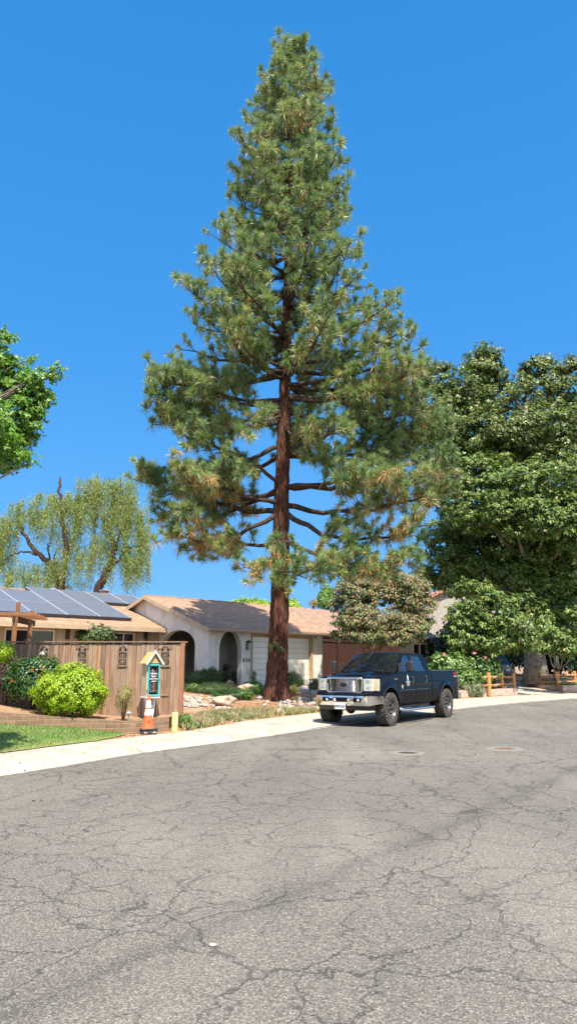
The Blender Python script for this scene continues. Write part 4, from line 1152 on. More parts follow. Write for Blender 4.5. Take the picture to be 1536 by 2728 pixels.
# bark litter chips over the mulch
n = 9000; px_ = rng.uniform(470, 860, n*2); pos = []
for i in range(n):
    x, y = rng.uniform(-5.5,3.2), rng.uniform(17,33)
    d, k = kloc(x, y)
    if d > k[2]+.1 and d < k[2]+7 and x > fr: pos.append((x,y,Z(x,y)+.012))
pos = np.array(pos); nr = unit(rng.normal(size=(len(pos),3))*.35+np.array([0,0,1]))
M_['chips'] = leafmat('bark_chip', [(0,(.12,.05,.025)),(.5,(.30,.15,.07)),(1,(.55,.36,.2))], .9, .05, .2, (.3,.15,.07))
tag(scatter('bark_litter', *NARROW, pos, nr, rng.uniform(.06,.14,len(pos)), M_['chips']), 'bark and dead needle litter on the garden ground', None, None, 'stuff')
# boulders
M_['boulder'] = P('boulder', (.50,.36,.26), (.36,.25,.18), 2.4, .9, .6, 14, dirt=((.24,.18,.14), 5), bdist=.02)
M_['boulder2'] = P('boulder_grey', (.40,.30,.23), (.28,.21,.16), 2.4, .9, .6, 14, bdist=.02)
M_['cob_w'] = P('cobble_white', (.42,.36,.29), (.30,.26,.21), 6, .8, .3, 30)
M_['cob_g'] = P('cobble_grey', (.30,.29,.27), (.22,.21,.20), 6, .8, .3, 30)
M_['cob_t'] = P('cobble_tan', (.46,.35,.25), (.36,.27,.19), 6, .8, .3, 30)
def boulder(px, pyb, wpx, hpx, seed, label, mat, sq=(1,.75,.72), dz=0., cat='boulder', name='boulder', dup=None):
    p = gp(px, pyb); s = F/(p.y*CT+(p.z-H)*ST)
    w = wpx/s; h = hpx/s*1.05
    me = rockmesh(name, seed, 4 if wpx > 25 else 3, sq, .30); me.materials.append(mat)
    o = bpy.data.objects.new(name, me); link(o); o.location = (p.x, p.y+w*.3, p.z+h*.30+dz); o.scale = (w*1.05, w*1.05, h*1.25); o.rotation_euler = (0,0,random.uniform(0,6) if wpx < 40 else .3)
    return tag(o, label, cat)
boulder(590, 1884, 52, 36, 2, 'large tan boulder in the pale stones left of the pine', M_['boulder'])
boulder(612, 1874, 30, 22, 11, 'lower shoulder of tan rock leaning on the large boulder', M_['boulder2'])
boulder(657, 1844, 44, 26, 7, 'rounded tan boulder among the plants left of the pine trunk', M_['boulder'])
boulder(610, 1826, 26, 16, 13, 'grey brown rock half hidden in the shaded shrubs', M_['boulder2'])
boulder(746, 1886, 15, 14, 21, 'pale round white rock at the foot of the pine', M_['cob_w'])
boulder(712, 1876, 13, 13, 22, 'tan round rock left of the pine foot', M_['cob_t'])
boulder(690, 1866, 17, 13, 23, 'grey rock beside the pine foot on the left', M_['cob_g'])
boulder(757, 1879, 20, 15, 24, 'grey brown rock against the pine foot', M_['cob_g'])
boulder(704, 1883, 14, 10, 25, 'flat white rock left of the pine foot', M_['cob_w'])
boulder(779, 1886, 13, 8, 26, 'white rounded rock right of the pine foot', M_['cob_w'])
boulder(800, 1878, 15, 15, 27, 'brown upright rock right of the pine foot', M_['cob_t'])
# river cobbles: shared label inside each group
vars_ = []
for q in range(6):
    for mt in ('cob_w','cob_g','cob_t'):
        me = rockmesh('cobble', 40+q, 2, (1, .8, .62), .2); me.materials.append(M_[mt]); vars_.append(me)
def cobbles(n, pick, size, label, group, bias):
    for i in range(n):
        px, py = pick(); p = gp(px, py)
        k = rng.integers(0,6)*3 + rng.choice(3, p=bias)
        o = bpy.data.objects.new('cobble', vars_[k]); COL.objects.link(o)
        s = random.uniform(*size)*.9; o.location = (p.x, p.y, p.z+s*.18); o.scale = (s, s, s*random.uniform(.8,1.1)); o.rotation_euler = (random.uniform(-.3,.3), random.uniform(-.3,.3), random.uniform(0,6))
        tag(o, label, 'stone', group)
cobbles(110, lambda: (random.uniform(486, 575), random.choice([random.uniform(1861,1883), random.uniform(1855,1886)])), (.10,.22), 'pale river stone in the dry bed between the fence and the large boulder', 'pale stones left of the boulder', (.72,.16,.12))
cobbles(20, lambda: (random.uniform(575, 612), random.uniform(1886,1893)), (.10,.2), 'pale river stone in front of the large boulder', 'stones in front of the large boulder', (.8,.1,.1))
cobbles(85, lambda: (random.uniform(745, 852), random.uniform(1862,1896) ), (.10,.26), 'tan or grey river stone in the bed between the pine and the truck', 'stones right of the pine', (.42,.25,.33))
cobbles(30, lambda: (random.uniform(740, 800), random.uniform(1888,1904) ), (.08,.16), 'small stone at the pavement edge below the pine', 'stones at the pavement edge', (.5,.2,.3))

# shrubs
def gshrub(name, label, px, pyb, wpx, hpx, n, leaf, size, mat, **kw):
    p = gp(px, pyb); s = F/(p.y*CT+(p.z-H)*ST); w = wpx/2/s; h = hpx/s
    return plant(name, label, 'plant', (p.x, p.y, p.z+h*.42), p.z, (w, w*.75, h*.58), n, leaf, size, mat, **kw)
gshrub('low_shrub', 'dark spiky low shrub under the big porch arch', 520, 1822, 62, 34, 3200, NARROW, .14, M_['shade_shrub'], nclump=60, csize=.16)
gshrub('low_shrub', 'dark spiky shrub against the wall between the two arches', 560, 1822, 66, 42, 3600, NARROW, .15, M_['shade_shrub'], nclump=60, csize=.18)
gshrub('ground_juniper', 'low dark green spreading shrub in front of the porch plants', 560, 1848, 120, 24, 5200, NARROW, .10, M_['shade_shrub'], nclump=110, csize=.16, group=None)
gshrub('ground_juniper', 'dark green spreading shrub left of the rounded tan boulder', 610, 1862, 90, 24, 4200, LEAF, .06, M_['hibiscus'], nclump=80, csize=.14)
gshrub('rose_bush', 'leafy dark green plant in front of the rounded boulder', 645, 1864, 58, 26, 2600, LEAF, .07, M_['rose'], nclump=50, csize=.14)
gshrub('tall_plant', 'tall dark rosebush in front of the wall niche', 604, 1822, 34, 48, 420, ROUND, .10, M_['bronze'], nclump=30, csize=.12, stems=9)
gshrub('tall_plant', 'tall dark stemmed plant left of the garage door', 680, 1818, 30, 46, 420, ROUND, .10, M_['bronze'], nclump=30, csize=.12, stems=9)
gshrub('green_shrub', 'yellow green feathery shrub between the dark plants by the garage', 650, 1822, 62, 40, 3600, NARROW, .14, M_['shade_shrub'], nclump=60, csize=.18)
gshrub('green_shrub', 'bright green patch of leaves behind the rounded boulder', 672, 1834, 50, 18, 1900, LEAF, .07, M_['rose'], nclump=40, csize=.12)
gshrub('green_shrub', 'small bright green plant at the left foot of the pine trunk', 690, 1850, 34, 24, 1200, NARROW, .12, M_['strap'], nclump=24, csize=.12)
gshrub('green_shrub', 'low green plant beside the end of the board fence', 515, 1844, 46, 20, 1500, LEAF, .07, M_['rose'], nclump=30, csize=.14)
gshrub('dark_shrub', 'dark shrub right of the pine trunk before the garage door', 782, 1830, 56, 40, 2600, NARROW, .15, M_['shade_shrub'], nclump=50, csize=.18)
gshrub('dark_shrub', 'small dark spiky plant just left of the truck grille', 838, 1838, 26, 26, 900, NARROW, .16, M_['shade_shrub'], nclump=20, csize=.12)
gshrub('weedy_plant', 'green weedy plant at the foot of the fence end post', 492, 1940, 30, 34, 900, LEAF, .06, M_['rose'], nclump=24, csize=.10)
def tuft(name, label, px, pyb, wpx, hpx, n, mat, droop=.5, width=1.):
    p = gp(px, pyb); s = F/(p.y*CT+(p.z-H)*ST); h = hpx/s; w = wpx/2/s
    t = empty(name, p, 0, label, 'plant'); V = []; Fc = []; r = []
    for i in range(n):
        a = random.uniform(0,2*PI); L = random.uniform(.7,1.1); out = random.uniform(.2,1)*w
        b = Vector((random.uniform(-.15,.15)*w, random.uniform(-.15,.15)*w, 0)); k = len(V)
        side = Vector((-math.sin(a), math.cos(a), 0))*.012*width
        for q in range(4):
            f = q/3; c = b+Vector((math.cos(a)*out*f**1.2, math.sin(a)*out*f**1.2, h*L*(f-droop*f*f*f*out/w)*1.25))
            ww = side*(1-f*.9); V += [c-ww, c+ww]
        for q in range(3): Fc.append((k+2*q, k+2*q+1, k+2*q+3, k+2*q+2)); r.append(random.random())
    np_mesh('blade', np.array([tuple(v) for v in V]), np.array(Fc), 4, mat, t, attr=r)
    return t
tuft('grass_clump', 'yellow green grass clump right of the pine trunk', 783, 1856, 46, 32, 320, M_['yellow_grass'], .6)
tuft('strap_leaf_plant', 'bright green strap leaved plant at the corner of the garage', 872, 1800, 50, 34, 150, M_['strap'], .5, 2.2)
# iron stake by the driveway
p = gp(825, 1845); t = empty('garden_stake', p, 0, 'thin rusty garden stake standing left of the truck', 'stake')
s = F/(p.y*CT+(p.z-H)*ST); m = MB(); m.cyl((0,0,-.05), .022, 36/s, 8); m.build('rod', M_['iron'], t); m = MB(); m.lathe([(0,0),(.04,.0),(.04,.03),(0,.05)], 10, Matrix.Translation((0,0,36/s-.06))); m.build('cap', M_['iron'], t)

# fallen leaves along the gutter, pavement and road edge
pos = []
for _ in range(420):
    i = random.choice([j for j in range(len(K)) if 9 < K[j,1] < 42]); k = K[i]; d = random.choice((random.gauss(-.15,.12), random.uniform(-2.5,.2), random.uniform(.2,k[2]), random.gauss(k[2],.15)))
    p = k[:2]+Kn[i]*d+Kd[i]*random.uniform(-.3,.3); pos.append((p[0], p[1], prof(d,k[2],k[3],k[4],k[5])+.008))
pos = np.array(pos); nr = unit(rng.normal(size=(len(pos),3))*.3+np.array([0,0,1]))
M_['fallen'] = leafmat('fallen_leaf', [(0,(.10,.05,.025)),(.5,(.28,.16,.07)),(1,(.45,.33,.15))], .8, .05, .2, (.3,.2,.1))
tag(scatter('fallen_leaves', *LEAF, pos, nr, rng.uniform(.03,.08,len(pos)), M_['fallen']), 'scattered fallen leaves along the kerb', None, None, 'stuff')
# ------------------------------------------------------------------ the pine
TY = 25.4
tp = [(735,1868),(738,1800),(741,1700),(745,1600),(748,1450),(750,1300),(757,1080),(763,850),(768,650),(774,450),(779,280),(783,105)]
tb = gp(735, 1868); TY = tb.y+.35
ax = [A(x, y, TY) for x, y in tp]
base = Vector((ax[0].x, TY, Z(ax[0].x, TY)-.15))
pine = empty('pine_tree', base, 0, 'tall conical pine with reddish bark and long needle tufts', 'tree')
axl = [p-base for p in ax]; axl[0].z = 0; zt = axl[-1].z
def axis(z):
    for i in range(len(axl)-1):
        if axl[i].z <= z <= axl[i+1].z:
            f = (z-axl[i].z)/(axl[i+1].z-axl[i].z); return axl[i].lerp(axl[i+1], f)
    return axl[-1].copy()
def trad(z):
    r = np.interp(z, [0,.25,.6,1.1,2.5,4,6,9,12,16,20,24,zt], [.66,.50,.41,.36,.345,.33,.305,.265,.22,.165,.115,.06,.012]); return float(r)
nu, nzz = 132, 300
V = []
for j in range(nzz+1):
    f = j/nzz; z = zt*f**1.7; c = axis(z); r0 = trad(z)
    for i in range(nu):
        a = 2*PI*i/nu; ca, sa = math.cos(a), math.sin(a)
        # root flare lobes + long bark plates
        fl_ = 1+.14*math.exp(-z/.5)*math.sin(a*6+1.2)+.05*math.exp(-z/1.2)*math.sin(a*9)
        q = Vector((ca*6.5, sa*6.5, z*.55))
        n1 = noise.noise(q*1.0+Vector((noise.noise(Vector((ca*2,sa*2,z*.8)))*1.2,0,0))); ridge = 1-abs(n1)*2.4
        n2 = noise.noise(Vector((ca*13, sa*13, z*2.6))); n3 = noise.noise(Vector((ca*2, sa*2, z*.5+9)))
        am = min(.075, r0*.2)
        r = r0*fl_*(1+.07*n3)+am*(ridge*.8-.5)+am*.55*n2
        V.append((c.x+ca*r, c.y+sa*r, z))
Fq = []
for j in range(nzz):
    b0 = j*nu; b1 = (j+1)*nu
    for i in range(nu): Fq.append((b0+i, b0+(i+1)%nu, b1+(i+1)%nu, b1+i))
np_mesh('trunk', np.array(V), np.array(Fq), 4, M_['pine_bark'], pine, smooth=False)
# crown outline in metres (left, right) by height, read off the tree's own silhouette
SIL = [(90,768,792),(120,738,812),(150,708,832),(200,694,838),(235,690,880),(290,672,886),(340,668,888),(385,606,900),(430,612,914),(480,610,952),(520,612,925),(570,600,935),(630,556,948),(650,524,950),(700,528,1003),(750,534,1076),(800,480,1084),(870,502,1086),(925,470,1088),(950,444,1122),(1000,442,1122),(1040,430,1150),(1085,400,1178),(1130,425,1213),(1180,470,1210),(1240,420,1222),(1290,366,1226),(1350,364,1222),(1400,376,1166),(1450,425,1162),(1500,430,1160),(1550,560,1135)]
sz, sl, sr = [], [], []
for y, l, r in SIL:
    c = A(760, y, TY); z = c.z-base.z; cx = axis(min(z, zt)).x+base.x
    sz.append(z); sl.append(cx-A(l,y,TY).x); sr.append(A(r,y,TY).x-cx)
sz, sl, sr = sz[::-1], sl[::-1], sr[::-1]
def reach(z, phi):
    L = float(np.interp(z, sz, sl)); R = float(np.interp(z, sz, sr)); c = math.cos(phi)
    side = R if c > 0 else L; av = (L+R)/2*.92
    return side*abs(c)**1.2+av*(1-abs(c)**1.2)
tufts = []      # (pos, dir, size, brown)
limb = MB(); twig = MB()
def rise(z): return float(np.interp(z, [4,6,8,11,14,19,24,28], [-1.4,-.5,-.1,.25,.8,1.1,1.1,.7]))
def add_tuft(p, d, s, br):
    nz_ = noise.noise(p*.62+Vector((3,1,7)))
    tufts.append((p, d.normalized(), s*(1+.25*noise.noise(p*.9)), max(0., min(1., br*(.55+3.2*nz_)))))
def grow(pts, R, ztip, side):
    n = len(pts)
    br0 = min(.105, .016+R*.0185)*(1.15 if ztip < 9 else 1)
    limb.tube(pts, [br0*(1-.82*i/(n-1)) for i in range(n)], 7)
    lower = max(0, min(1, (11.5-ztip)/5))
    def pt(f):
        x = f*(n-1); i = min(n-2, int(x)); return pts[i].lerp(pts[i+1], x-i), (pts[i+1]-pts[i]).normalized()
    f0 = (.36 if ztip < 12 else .24) if R > 1.3 else .1
    ns = max(5, int(R*(4.6 if ztip < 12.5 else 3.2)+2))
    for k in range(ns+1):
        if ztip > 12.5 and k < ns and random.random() < .30: continue
        f = f0+(1-f0)*(k+random.uniform(0,.6))/(ns+.6)
        if k == ns: f = 1.
        p, td = pt(min(f, 1.)); sgn = 1 if k%2 else -1
        L = (.25+.34*(1-f)*R*.42+random.uniform(0,.5 if ztip > 12.5 else .85))*(1 if R > 1.2 else .55) if k < ns else .18
        ld = (td*.55+side*sgn*random.uniform(.2,1.15)+Vector((0,0,random.choice((random.uniform(.3,1.2),random.uniform(-.6,.2)))-.15*lower))).normalized() if k < ns else td
        e = p+ld*L+Vector((0,0,.10*L)); mid = (p+e)/2+Vector((0,0,-.05*L))
        twig.tube([p, mid, e], [.020,.015,.010], 4, False)
        nt_ = 1+int(L/.42)
        for q in range(nt_):
            g = 1-q*.38/max(L,.3)
            if g < .15: break
            tp_ = p.lerp(e, g); up = Vector((0,0,1))
            d = (ld*.55+up*(.85-.35*lower)+Vector((random.gauss(0,.3),random.gauss(0,.3),random.gauss(0,.2))))
            ofs = Vector((random.gauss(0,.10),random.gauss(0,.10),random.gauss(0,.08))) if q else Vector((0,0,0))
            e2 = tp_+ofs+d.normalized()*random.uniform(.05,.16)
            if q: twig.tube([p.lerp(e, max(0,g-.15)), e2], [.010,.007], 3, False)
            add_tuft(e2, d, random.uniform(.65,1.3), min(1,(.10+.45*lower+.35*q/3)*random.uniform(.4,1.6)))

zz_ = 5.2; wi = 0
while zz_ < zt-.35:
    nb = 4 if zz_ < 12 else (4 if zz_ < 17 else 5)
    ph0 = wi*2.4+random.uniform(-.3,.3)
    for b in range(nb):
        phi = ph0+2*PI*b/nb+random.uniform(-.35,.35)
        ztip = zz_+random.uniform(-.35,.35)
        c_front = -math.sin(phi)       # 1 = towards the street
        R = max(.25, reach(min(ztip, zt), phi)*(random.uniform(.80,1.03)**(.5 if abs(math.cos(phi)) > .8 else 1) if ztip > 12.5 else random.uniform(.84,1.06))-.12)
        if ztip < 9.5 and math.cos(phi) > .5: R *= 1
        if ztip < 5.9:                       # lowest right-hand limbs only
            if math.cos(phi) < -.1 or c_front < -.5: continue
        if ztip < 12.1 and c_front > .72: continue
        if ztip < 11 and -c_front > .85: continue
        if ztip < 12 and c_front > .45: R *= .75
        if random.random() < (.68 if ztip < 10.5 else (.2 if ztip < 12 else .03)): continue
        rs = (rise(ztip)+random.uniform(-.5,.6)*(1 if ztip < 13 else .4))*(R/4.5 if R > 1 else .3); z0 = ztip-rs
        z0 = max(4.6, min(z0, zt-.1)); c = axis(z0); r0 = trad(z0)
        dirn = Vector((math.cos(phi), math.sin(phi), 0)); side = Vector((-dirn.y, dirn.x, 0))
        n = 9; pts = []; bend = random.uniform(-.18,.18); sag = -.10*R if ztip > 9 else -.02*R
        for i in range(n):
            f = i/(n-1)
            q = c+dirn*(r0*.5+(R-r0*.5)*f)+side*bend*R*math.sin(PI*f)*.8
            q.z = z0+rs*f**1.6+sag*math.sin(PI*f)*.6
            q += Vector((noise.noise(q*.9),noise.noise(q*.9+Vector((5,0,0))),noise.noise(q*1.1+Vector((0,9,0)))*.8))*.14*R/4*(1 if 0 < i < n-1 else 0)
            pts.append(q)
        grow(pts, R, ztip, side)
    zz_ += .50 if zz_ > 12.5 else .62; wi += 1
# the big lower limbs, each read off the photograph and given its own depth
for pl in ([(752,1300,0),(800,1298,-.1),(880,1300,-.4),(960,1285,-.8),(1050,1290,-1.),(1120,1270,-1.1),(1200,1240,-1.)],
           [(745,1372,0),(690,1395,-.3),(610,1440,-.7),(530,1440,-1.),(450,1425,-1.2)],
           [(745,1362,0),(800,1390,-.3),(860,1425,-.6),(930,1440,-1.),(1030,1430,-1.3),(1130,1400,-1.3)],
           [(742,1448,0),(690,1452,.3),(600,1458,.7),(510,1465,1.)],
           [(744,1455,0),(780,1490,-.6),(850,1505,-1.),(940,1500,-1.3),(1030,1505,-1.4),(1110,1480,-1.4)],
           [(756,1160,0),(850,1168,-.3),(940,1130,-.6),(1040,1110,-.8),(1140,1090,-.9)],
           [(754,1185,0),(660,1225,-.3),(580,1190,-.6),(500,1165,-.7),(430,1110,-.7)],
           [(748,1345,0),(650,1320,-.9),(560,1290,-1.3),(480,1290,-1.4)],
           [(750,1365,0),(650,1360,.9),(540,1330,1.3),(440,1300,1.4),(385,1285,1.4)],
           [(754,1215,0),(860,1225,.4),(970,1205,.7),(1080,1190,.8),(1180,1160,.9)],
           [(748,1345,0),(860,1365,.8),(980,1360,1.),(1100,1330,1.),(1190,1310,.9)],
           [(750,1300,0),(690,1240,-1.2),(620,1245,-1.8),(540,1260,-2.)],
           [(756,1140,0),(790,1175,-1.2),(840,1160,-2.),(900,1145,-2.2)],
           [(746,1430,0),(738,1480,-1.0),(748,1520,-1.7),(790,1530,-2.2),(840,1520,-2.4)],
           [(745,1470,0),(700,1500,-.7),(690,1535,-1.1)],
           [(757,1130,0),(810,1200,-.9),(870,1225,-1.3)],
           [(745,1440,0),(830,1470,-.9),(930,1520,-1.5),(1030,1540,-1.7)],
           [(758,1110,0),(700,1120,-1.0),(650,1150,-1.7)],
           [(758,1080,0),(640,1075,-.4),(540,1040,-.8),(460,1020,-1.),(415,1050,-1.)],
           [(759,1060,0),(880,1060,-.5),(990,1045,-.8),(1090,1040,-.9)]):
    pts0 = [A(x, y, TY+d_)-base for x, y, d_ in pl]; pts = []
    for i in range(len(pts0)-1):
        for q in range(3): pts.append(pts0[i].lerp(pts0[i+1], q/3)+(Vector((0,0,.05*math.sin((i*3+q)*1.9))) if i+q else Vector((0,0,0))))
    pts.append(pts0[-1]); dirn = (pts[-1]-pts[0]); dirn.z = 0; R = dirn.length; dirn.normalize()
    grow(pts, R, pts[-1].z if pts[-1].z < 11.5 else 11.5, Vector((-dirn.y, dirn.x, 0)))
# leader
for i in range(14):
    z = zt-.1-.09*i; a = i*2.4; d = Vector((math.cos(a)*.6, math.sin(a)*.6, 1)); c = axis(min(z,zt)); add_tuft(c+Vector((math.cos(a),math.sin(a),0))*(.05+.045*i), d, .9, .05)
# dead snags and small sprigs on the lower trunk
for px, py, s_ in ((722,1440,1.),(712,1455,1.1),(735,1525,1.),(752,1545,.9),(738,1560,.8),(770,1575,.8),(745,1500,1.1),(722,1722,.45),(738,1716,.4),(746,1728,.4)):
    p = A(px, py, TY-trad(6)-.12)-base; add_tuft(p, Vector((random.gauss(0,.4),-.6,.3)), s_*.9, .25)
limb.build('limb', M_['limb_bark'], pine, smooth=True); twig.build('twig', M_['limb_bark'], pine, recalc=False)
# needles
nt_ = len(tufts); per = 120
TP = np.array([tuple(t[0]) for t in tufts]); TD = np.array([tuple(t[1]) for t in tufts]); TS = np.array([t[2] for t in tufts]); TB = np.array([t[3] for t in tufts])
open('/tmp/tufts','w').write(str(nt_))
idx = np.repeat(np.arange(nt_), per); N_ = len(idx)
d = unit(rng.normal(size=(N_,3))); D = TD[idx]
old = rng.random(N_) < .22+.28*TB[idx]
cosv = (d*D).sum(1); d = np.where((cosv < -.25)[:,None] & ~old[:,None], d-2*cosv[:,None]*D, d)
d = unit(d+D*np.where(old, -.1, .55)[:,None])
L = .315*TS[idx]*rng.uniform(.75,1.15,N_)
droop = np.where(old, .55, .13)
b0 = TP[idx]+D*(rng.uniform(-.09,.05,N_)-.10*old)[:,None]
mid = b0+d*(L*.55)[:,None]; tip = b0+d*L[:,None]; mid[:,2] -= droop*L*.12; tip[:,2] -= droop*L*.62
s = unit(np.cross(d, rng.normal(size=(N_,3)))); w = .0092
Vn = np.empty((N_,5,3)); Vn[:,0] = b0-s*w; Vn[:,1] = b0+s*w; Vn[:,2] = mid+s*w*.9; Vn[:,3] = mid-s*w*.9; Vn[:,4] = tip
# quad + tri -> use 3 triangles
base_i = np.arange(N_)[:,None,None]*5
Fn = np.array([[0,1,2],[0,2,3],[3,2,4]])[None]+base_i
rb = np.where(old & (rng.random(N_) < .06+.94*TB[idx]), rng.uniform(.74,1,N_), rng.beta(2,2.2,N_)*.50+rng.normal(.04,.11,nt_)[idx]+.12*TB[idx])
np_mesh('needles', Vn.reshape(-1,3), Fn.reshape(-1), 3, M_['needle'], pine, attr=np.repeat(np.clip(rb,0,1), 3))
# ------------------------------------------------------------------ broadleaf trees
def lobes_tree(name, label, trunk_pts, trunk_r, lobes, leaf, size, mats, per_m2, bark='grey_bark', csize=.5, limbs=True, inner=.35, seed=1, cl_per=2.2, cat='tree', parts=None, droop=.25):
    """lobes: (center, (rx,ry,rz), material index)"""
    b = Vector(trunk_pts[0]); t = empty(name, b, 0, label, cat)
    m = MB(); m.tube([Vector(p)-b for p in trunk_pts], trunk_r, 14)
    tips = [Vector(p)-b for p in trunk_pts]
    m.build('trunk', M_[bark], t, smooth=True)
    if limbs:
        m = MB()
        for c, r, mi in lobes:
            c = Vector(c)-b; k = min(range(len(tips)//2, len(tips)), key=lambda i: (tips[i]-c).length+abs(tips[i].z-c.z+1.5)*.4) if len(tips) > 2 else len(tips)-1
            hd = math.hypot(c.x-tips[k].x, c.y-tips[k].y); zz = max(tips[-1].z*.28, min(tips[-1].z*.97, c.z-.55*hd-.4)); a = None
            for i in range(len(tips)-1):
                if tips[i].z <= zz <= tips[i+1].z: ff = (zz-tips[i].z)/(tips[i+1].z-tips[i].z); a = tips[i].lerp(tips[i+1], ff); r0 = (trunk_r[i]*(1-ff)+trunk_r[i+1]*ff)*.36
            if a is None: a = tips[-1]; r0 = trunk_r[-1]*.5
            mid = a.lerp(c, .5)+Vector((0,0,-.10*(c-a).length))
            m.tube([a, mid, c], [r0, r0*.6, r0*.25], 7)
            for _ in range(5):
                e = c+Vector((random.uniform(-.7,.7)*r[0], random.uniform(-.7,.7)*r[1], random.uniform(-.3,.8)*r[2])); m.tube([mid.lerp(c,.6), mid.lerp(c,.8).lerp(e,.5), e], [r0*.3, r0*.2, r0*.08], 5)
        m.build('limb', M_[bark], t, smooth=True)
    for mi in range(len(mats)):
        PP, NN = [], []
        for c, r, k in lobes:
            if k != mi: continue
            area = 4*PI*((r[0]*r[1]+r[0]*r[2]+r[1]*r[2])/3); n = int(area*per_m2)
            nc = max(10, int(area*cl_per/csize))
            cd = unit(rng.normal(size=(nc,3))); rr = rng.uniform(inner, 1.03, nc)**.6
            C_ = cd*rr[:,None]*np.array(r); kk = rng.integers(0, nc, n); cs = csize*rng.uniform(.6,1.25,nc)
            d = unit(rng.normal(size=(n,3))); d[:,2] *= .6
            pos = C_[kk]+d*(rng.random(n)**.5)[:,None]*cs[kk][:,None]
            nr = unit(cd[kk]*.5+d*.35+rng.normal(size=(n,3))*.42+np.array([0,-.25,.6]))
            PP.append(pos+np.array(Vector(c)-b)); NN.append(nr)
        if not PP: continue
        pos = np.concatenate(PP); nr = np.concatenate(NN)
        al = unit(pos-np.mean(pos,0)+rng.normal(size=pos.shape)*2+np.array([0,0,-droop*4]))
        scatter('crown', *leaf, pos, nr, size*rng.uniform(.6,1.3,len(pos)), mats[mi], t, along=al)
    return t
def lobe(px, py, Y, rx, ry=None, rz=None, mi=0):
    c = A(px, py, Y); s = 1/F*(Y*CT+(c.z-H)*ST); a = rx*s; return (c, (a, (ry or rx)*s, (rz or rx)*s), mi)
# --- big sycamore-like trees on the right
Yb = 43
bz_ = .72
TR = lambda px, py, Y: A(px, py, Y)
tb_ = TR(1425,1788,Yb); tb_.z = bz_
up_ = [(1285,985,44,52,50,62,1),(1225,1045,43,62,60,50,1),(1150,1010,44,38,40,34,1),(1180,1105,43,66,60,60,1),(1320,1060,44,62,60,50,1),
      (1425,1040,45,62,60,66,1),(1515,1030,45,60,60,62,1),(1460,1130,43,72,70,55,1),(1370,1150,42,70,60,52,1),(1270,1150,42,72,70,60,1),(1560,1130,44,60,60,70,1),
      (1215,1225,42,56,60,62,0),(1290,1270,41,78,60,56,0),(1380,1290,40,86,70,52,0),(1480,1280,40,86,70,56,0),(1560,1290,41,60,60,60,0),
      (1270,1350,40.5,78,60,54,0),(1360,1372,39.5,92,70,50,0),(1460,1370,39.5,86,70,54,0),(1540,1400,40,66,70,70,0),(1205,1330,43,50,50,62,0),
      (1190,1440,45,60,60,52,0),(1270,1460,45,72,60,52,0),(1360,1480,45,76,60,52,0),(1450,1480,44,72,60,52,0),(1540,1500,43,60,60,62,0),(1165,1520,46,50,50,40,0),(1230,1545,46,64,60,40,0),
      (1480,1570,45,72,60,52,0),(1400,1560,46,60,60,40,0),(1545,1600,44,55,60,70,0),(1500,1650,46,56,50,44,0)]
up = [(a,b,c,d*1.08,e*1.25,f*1.25,g) for a,b,c,d,e,f,g in up_]
lob = [lobe(*x) for x in up]
lob += [lobe(*x) for x in ((1300,1180,46,140,50,90,1),(1450,1190,46.5,150,50,90,1),(1300,1390,46.5,130,50,90,0),(1450,1400,46.5,140,50,90,0),(1270,1520,47.5,110,44,60,0),(1440,1560,47.5,120,44,70,0),(1560,1400,46,70,50,110,0),
  (1400,1500,43.6,74,30,56,0),(1445,1575,43.8,66,30,44,0),(1350,1560,44,66,30,44,0),(1385,1215,43,90,44,60,1),(1500,1210,42.5,80,44,60,1),(1240,1190,43,80,44,60,1),
  (1420,1628,40.6,52,20,36,0),(1390,1600,40.8,40,20,30,0),(1400,1460,42,80,26,46,0),(1480,1470,42,80,26,46,0),(1390,1530,42.2,60,24,44,0),(1460,1540,42.2,76,24,50,0),(1530,1540,42,60,26,60,0),(1425,1610,42.3,56,20,46,0),(1500,1615,42.2,60,24,50,0),(1400,1655,42.3,44,18,36,0),(1455,1665,42.3,44,18,34,0),(1545,1640,42,50,26,60,0),(1240,1500,43.5,80,30,50,0),(1320,1500,43,70,30,44,0),
  (1288,948,44,20,20,34,1),(1300,975,44,34,30,30,1),(1262,975,44,22,22,28,1),(1180,985,43.5,18,18,26,1),(1132,990,43.5,16,16,22,1),(1402,985,45,20,20,32,1),(1440,970,45,24,24,28,1),(1490,985,44.6,20,20,28,1),(1530,968,44.6,20,20,26,1),(1345,1010,44,20,20,26,1))]
low = [(1262,1590,36.8,58,50,44,0),(1225,1640,36.6,46,44,44,0),(1320,1625,36.2,66,56,52,0),(1365,1670,36,54,50,46,0),(1270,1690,36.2,68,50,44,0),(1335,1715,36.2,60,44,34,0),(1225,1705,36.6,38,40,30,0),(1400,1700,36.2,34,34,28,0)]
lob += [lobe(*x) for x in low]
lobes_tree('broadleaf_tree', 'huge leafy tree with a thick grey trunk on the right', [tb_+Vector((0,0,-.2)), TR(1424,1760,Yb), TR(1420,1700,Yb), TR(1418,1600,Yb), TR(1412,1480,Yb), TR(1405,1350,Yb), TR(1400,1200,Yb), TR(1400,1080,Yb+.5)],
           [.85,.62,.52,.50,.42,.32,.22,.1], lob, MAPLE, .22, [M_['sycamore'], M_['sycamore2']], 66, csize=.60, inner=.3, cl_per=1.5)
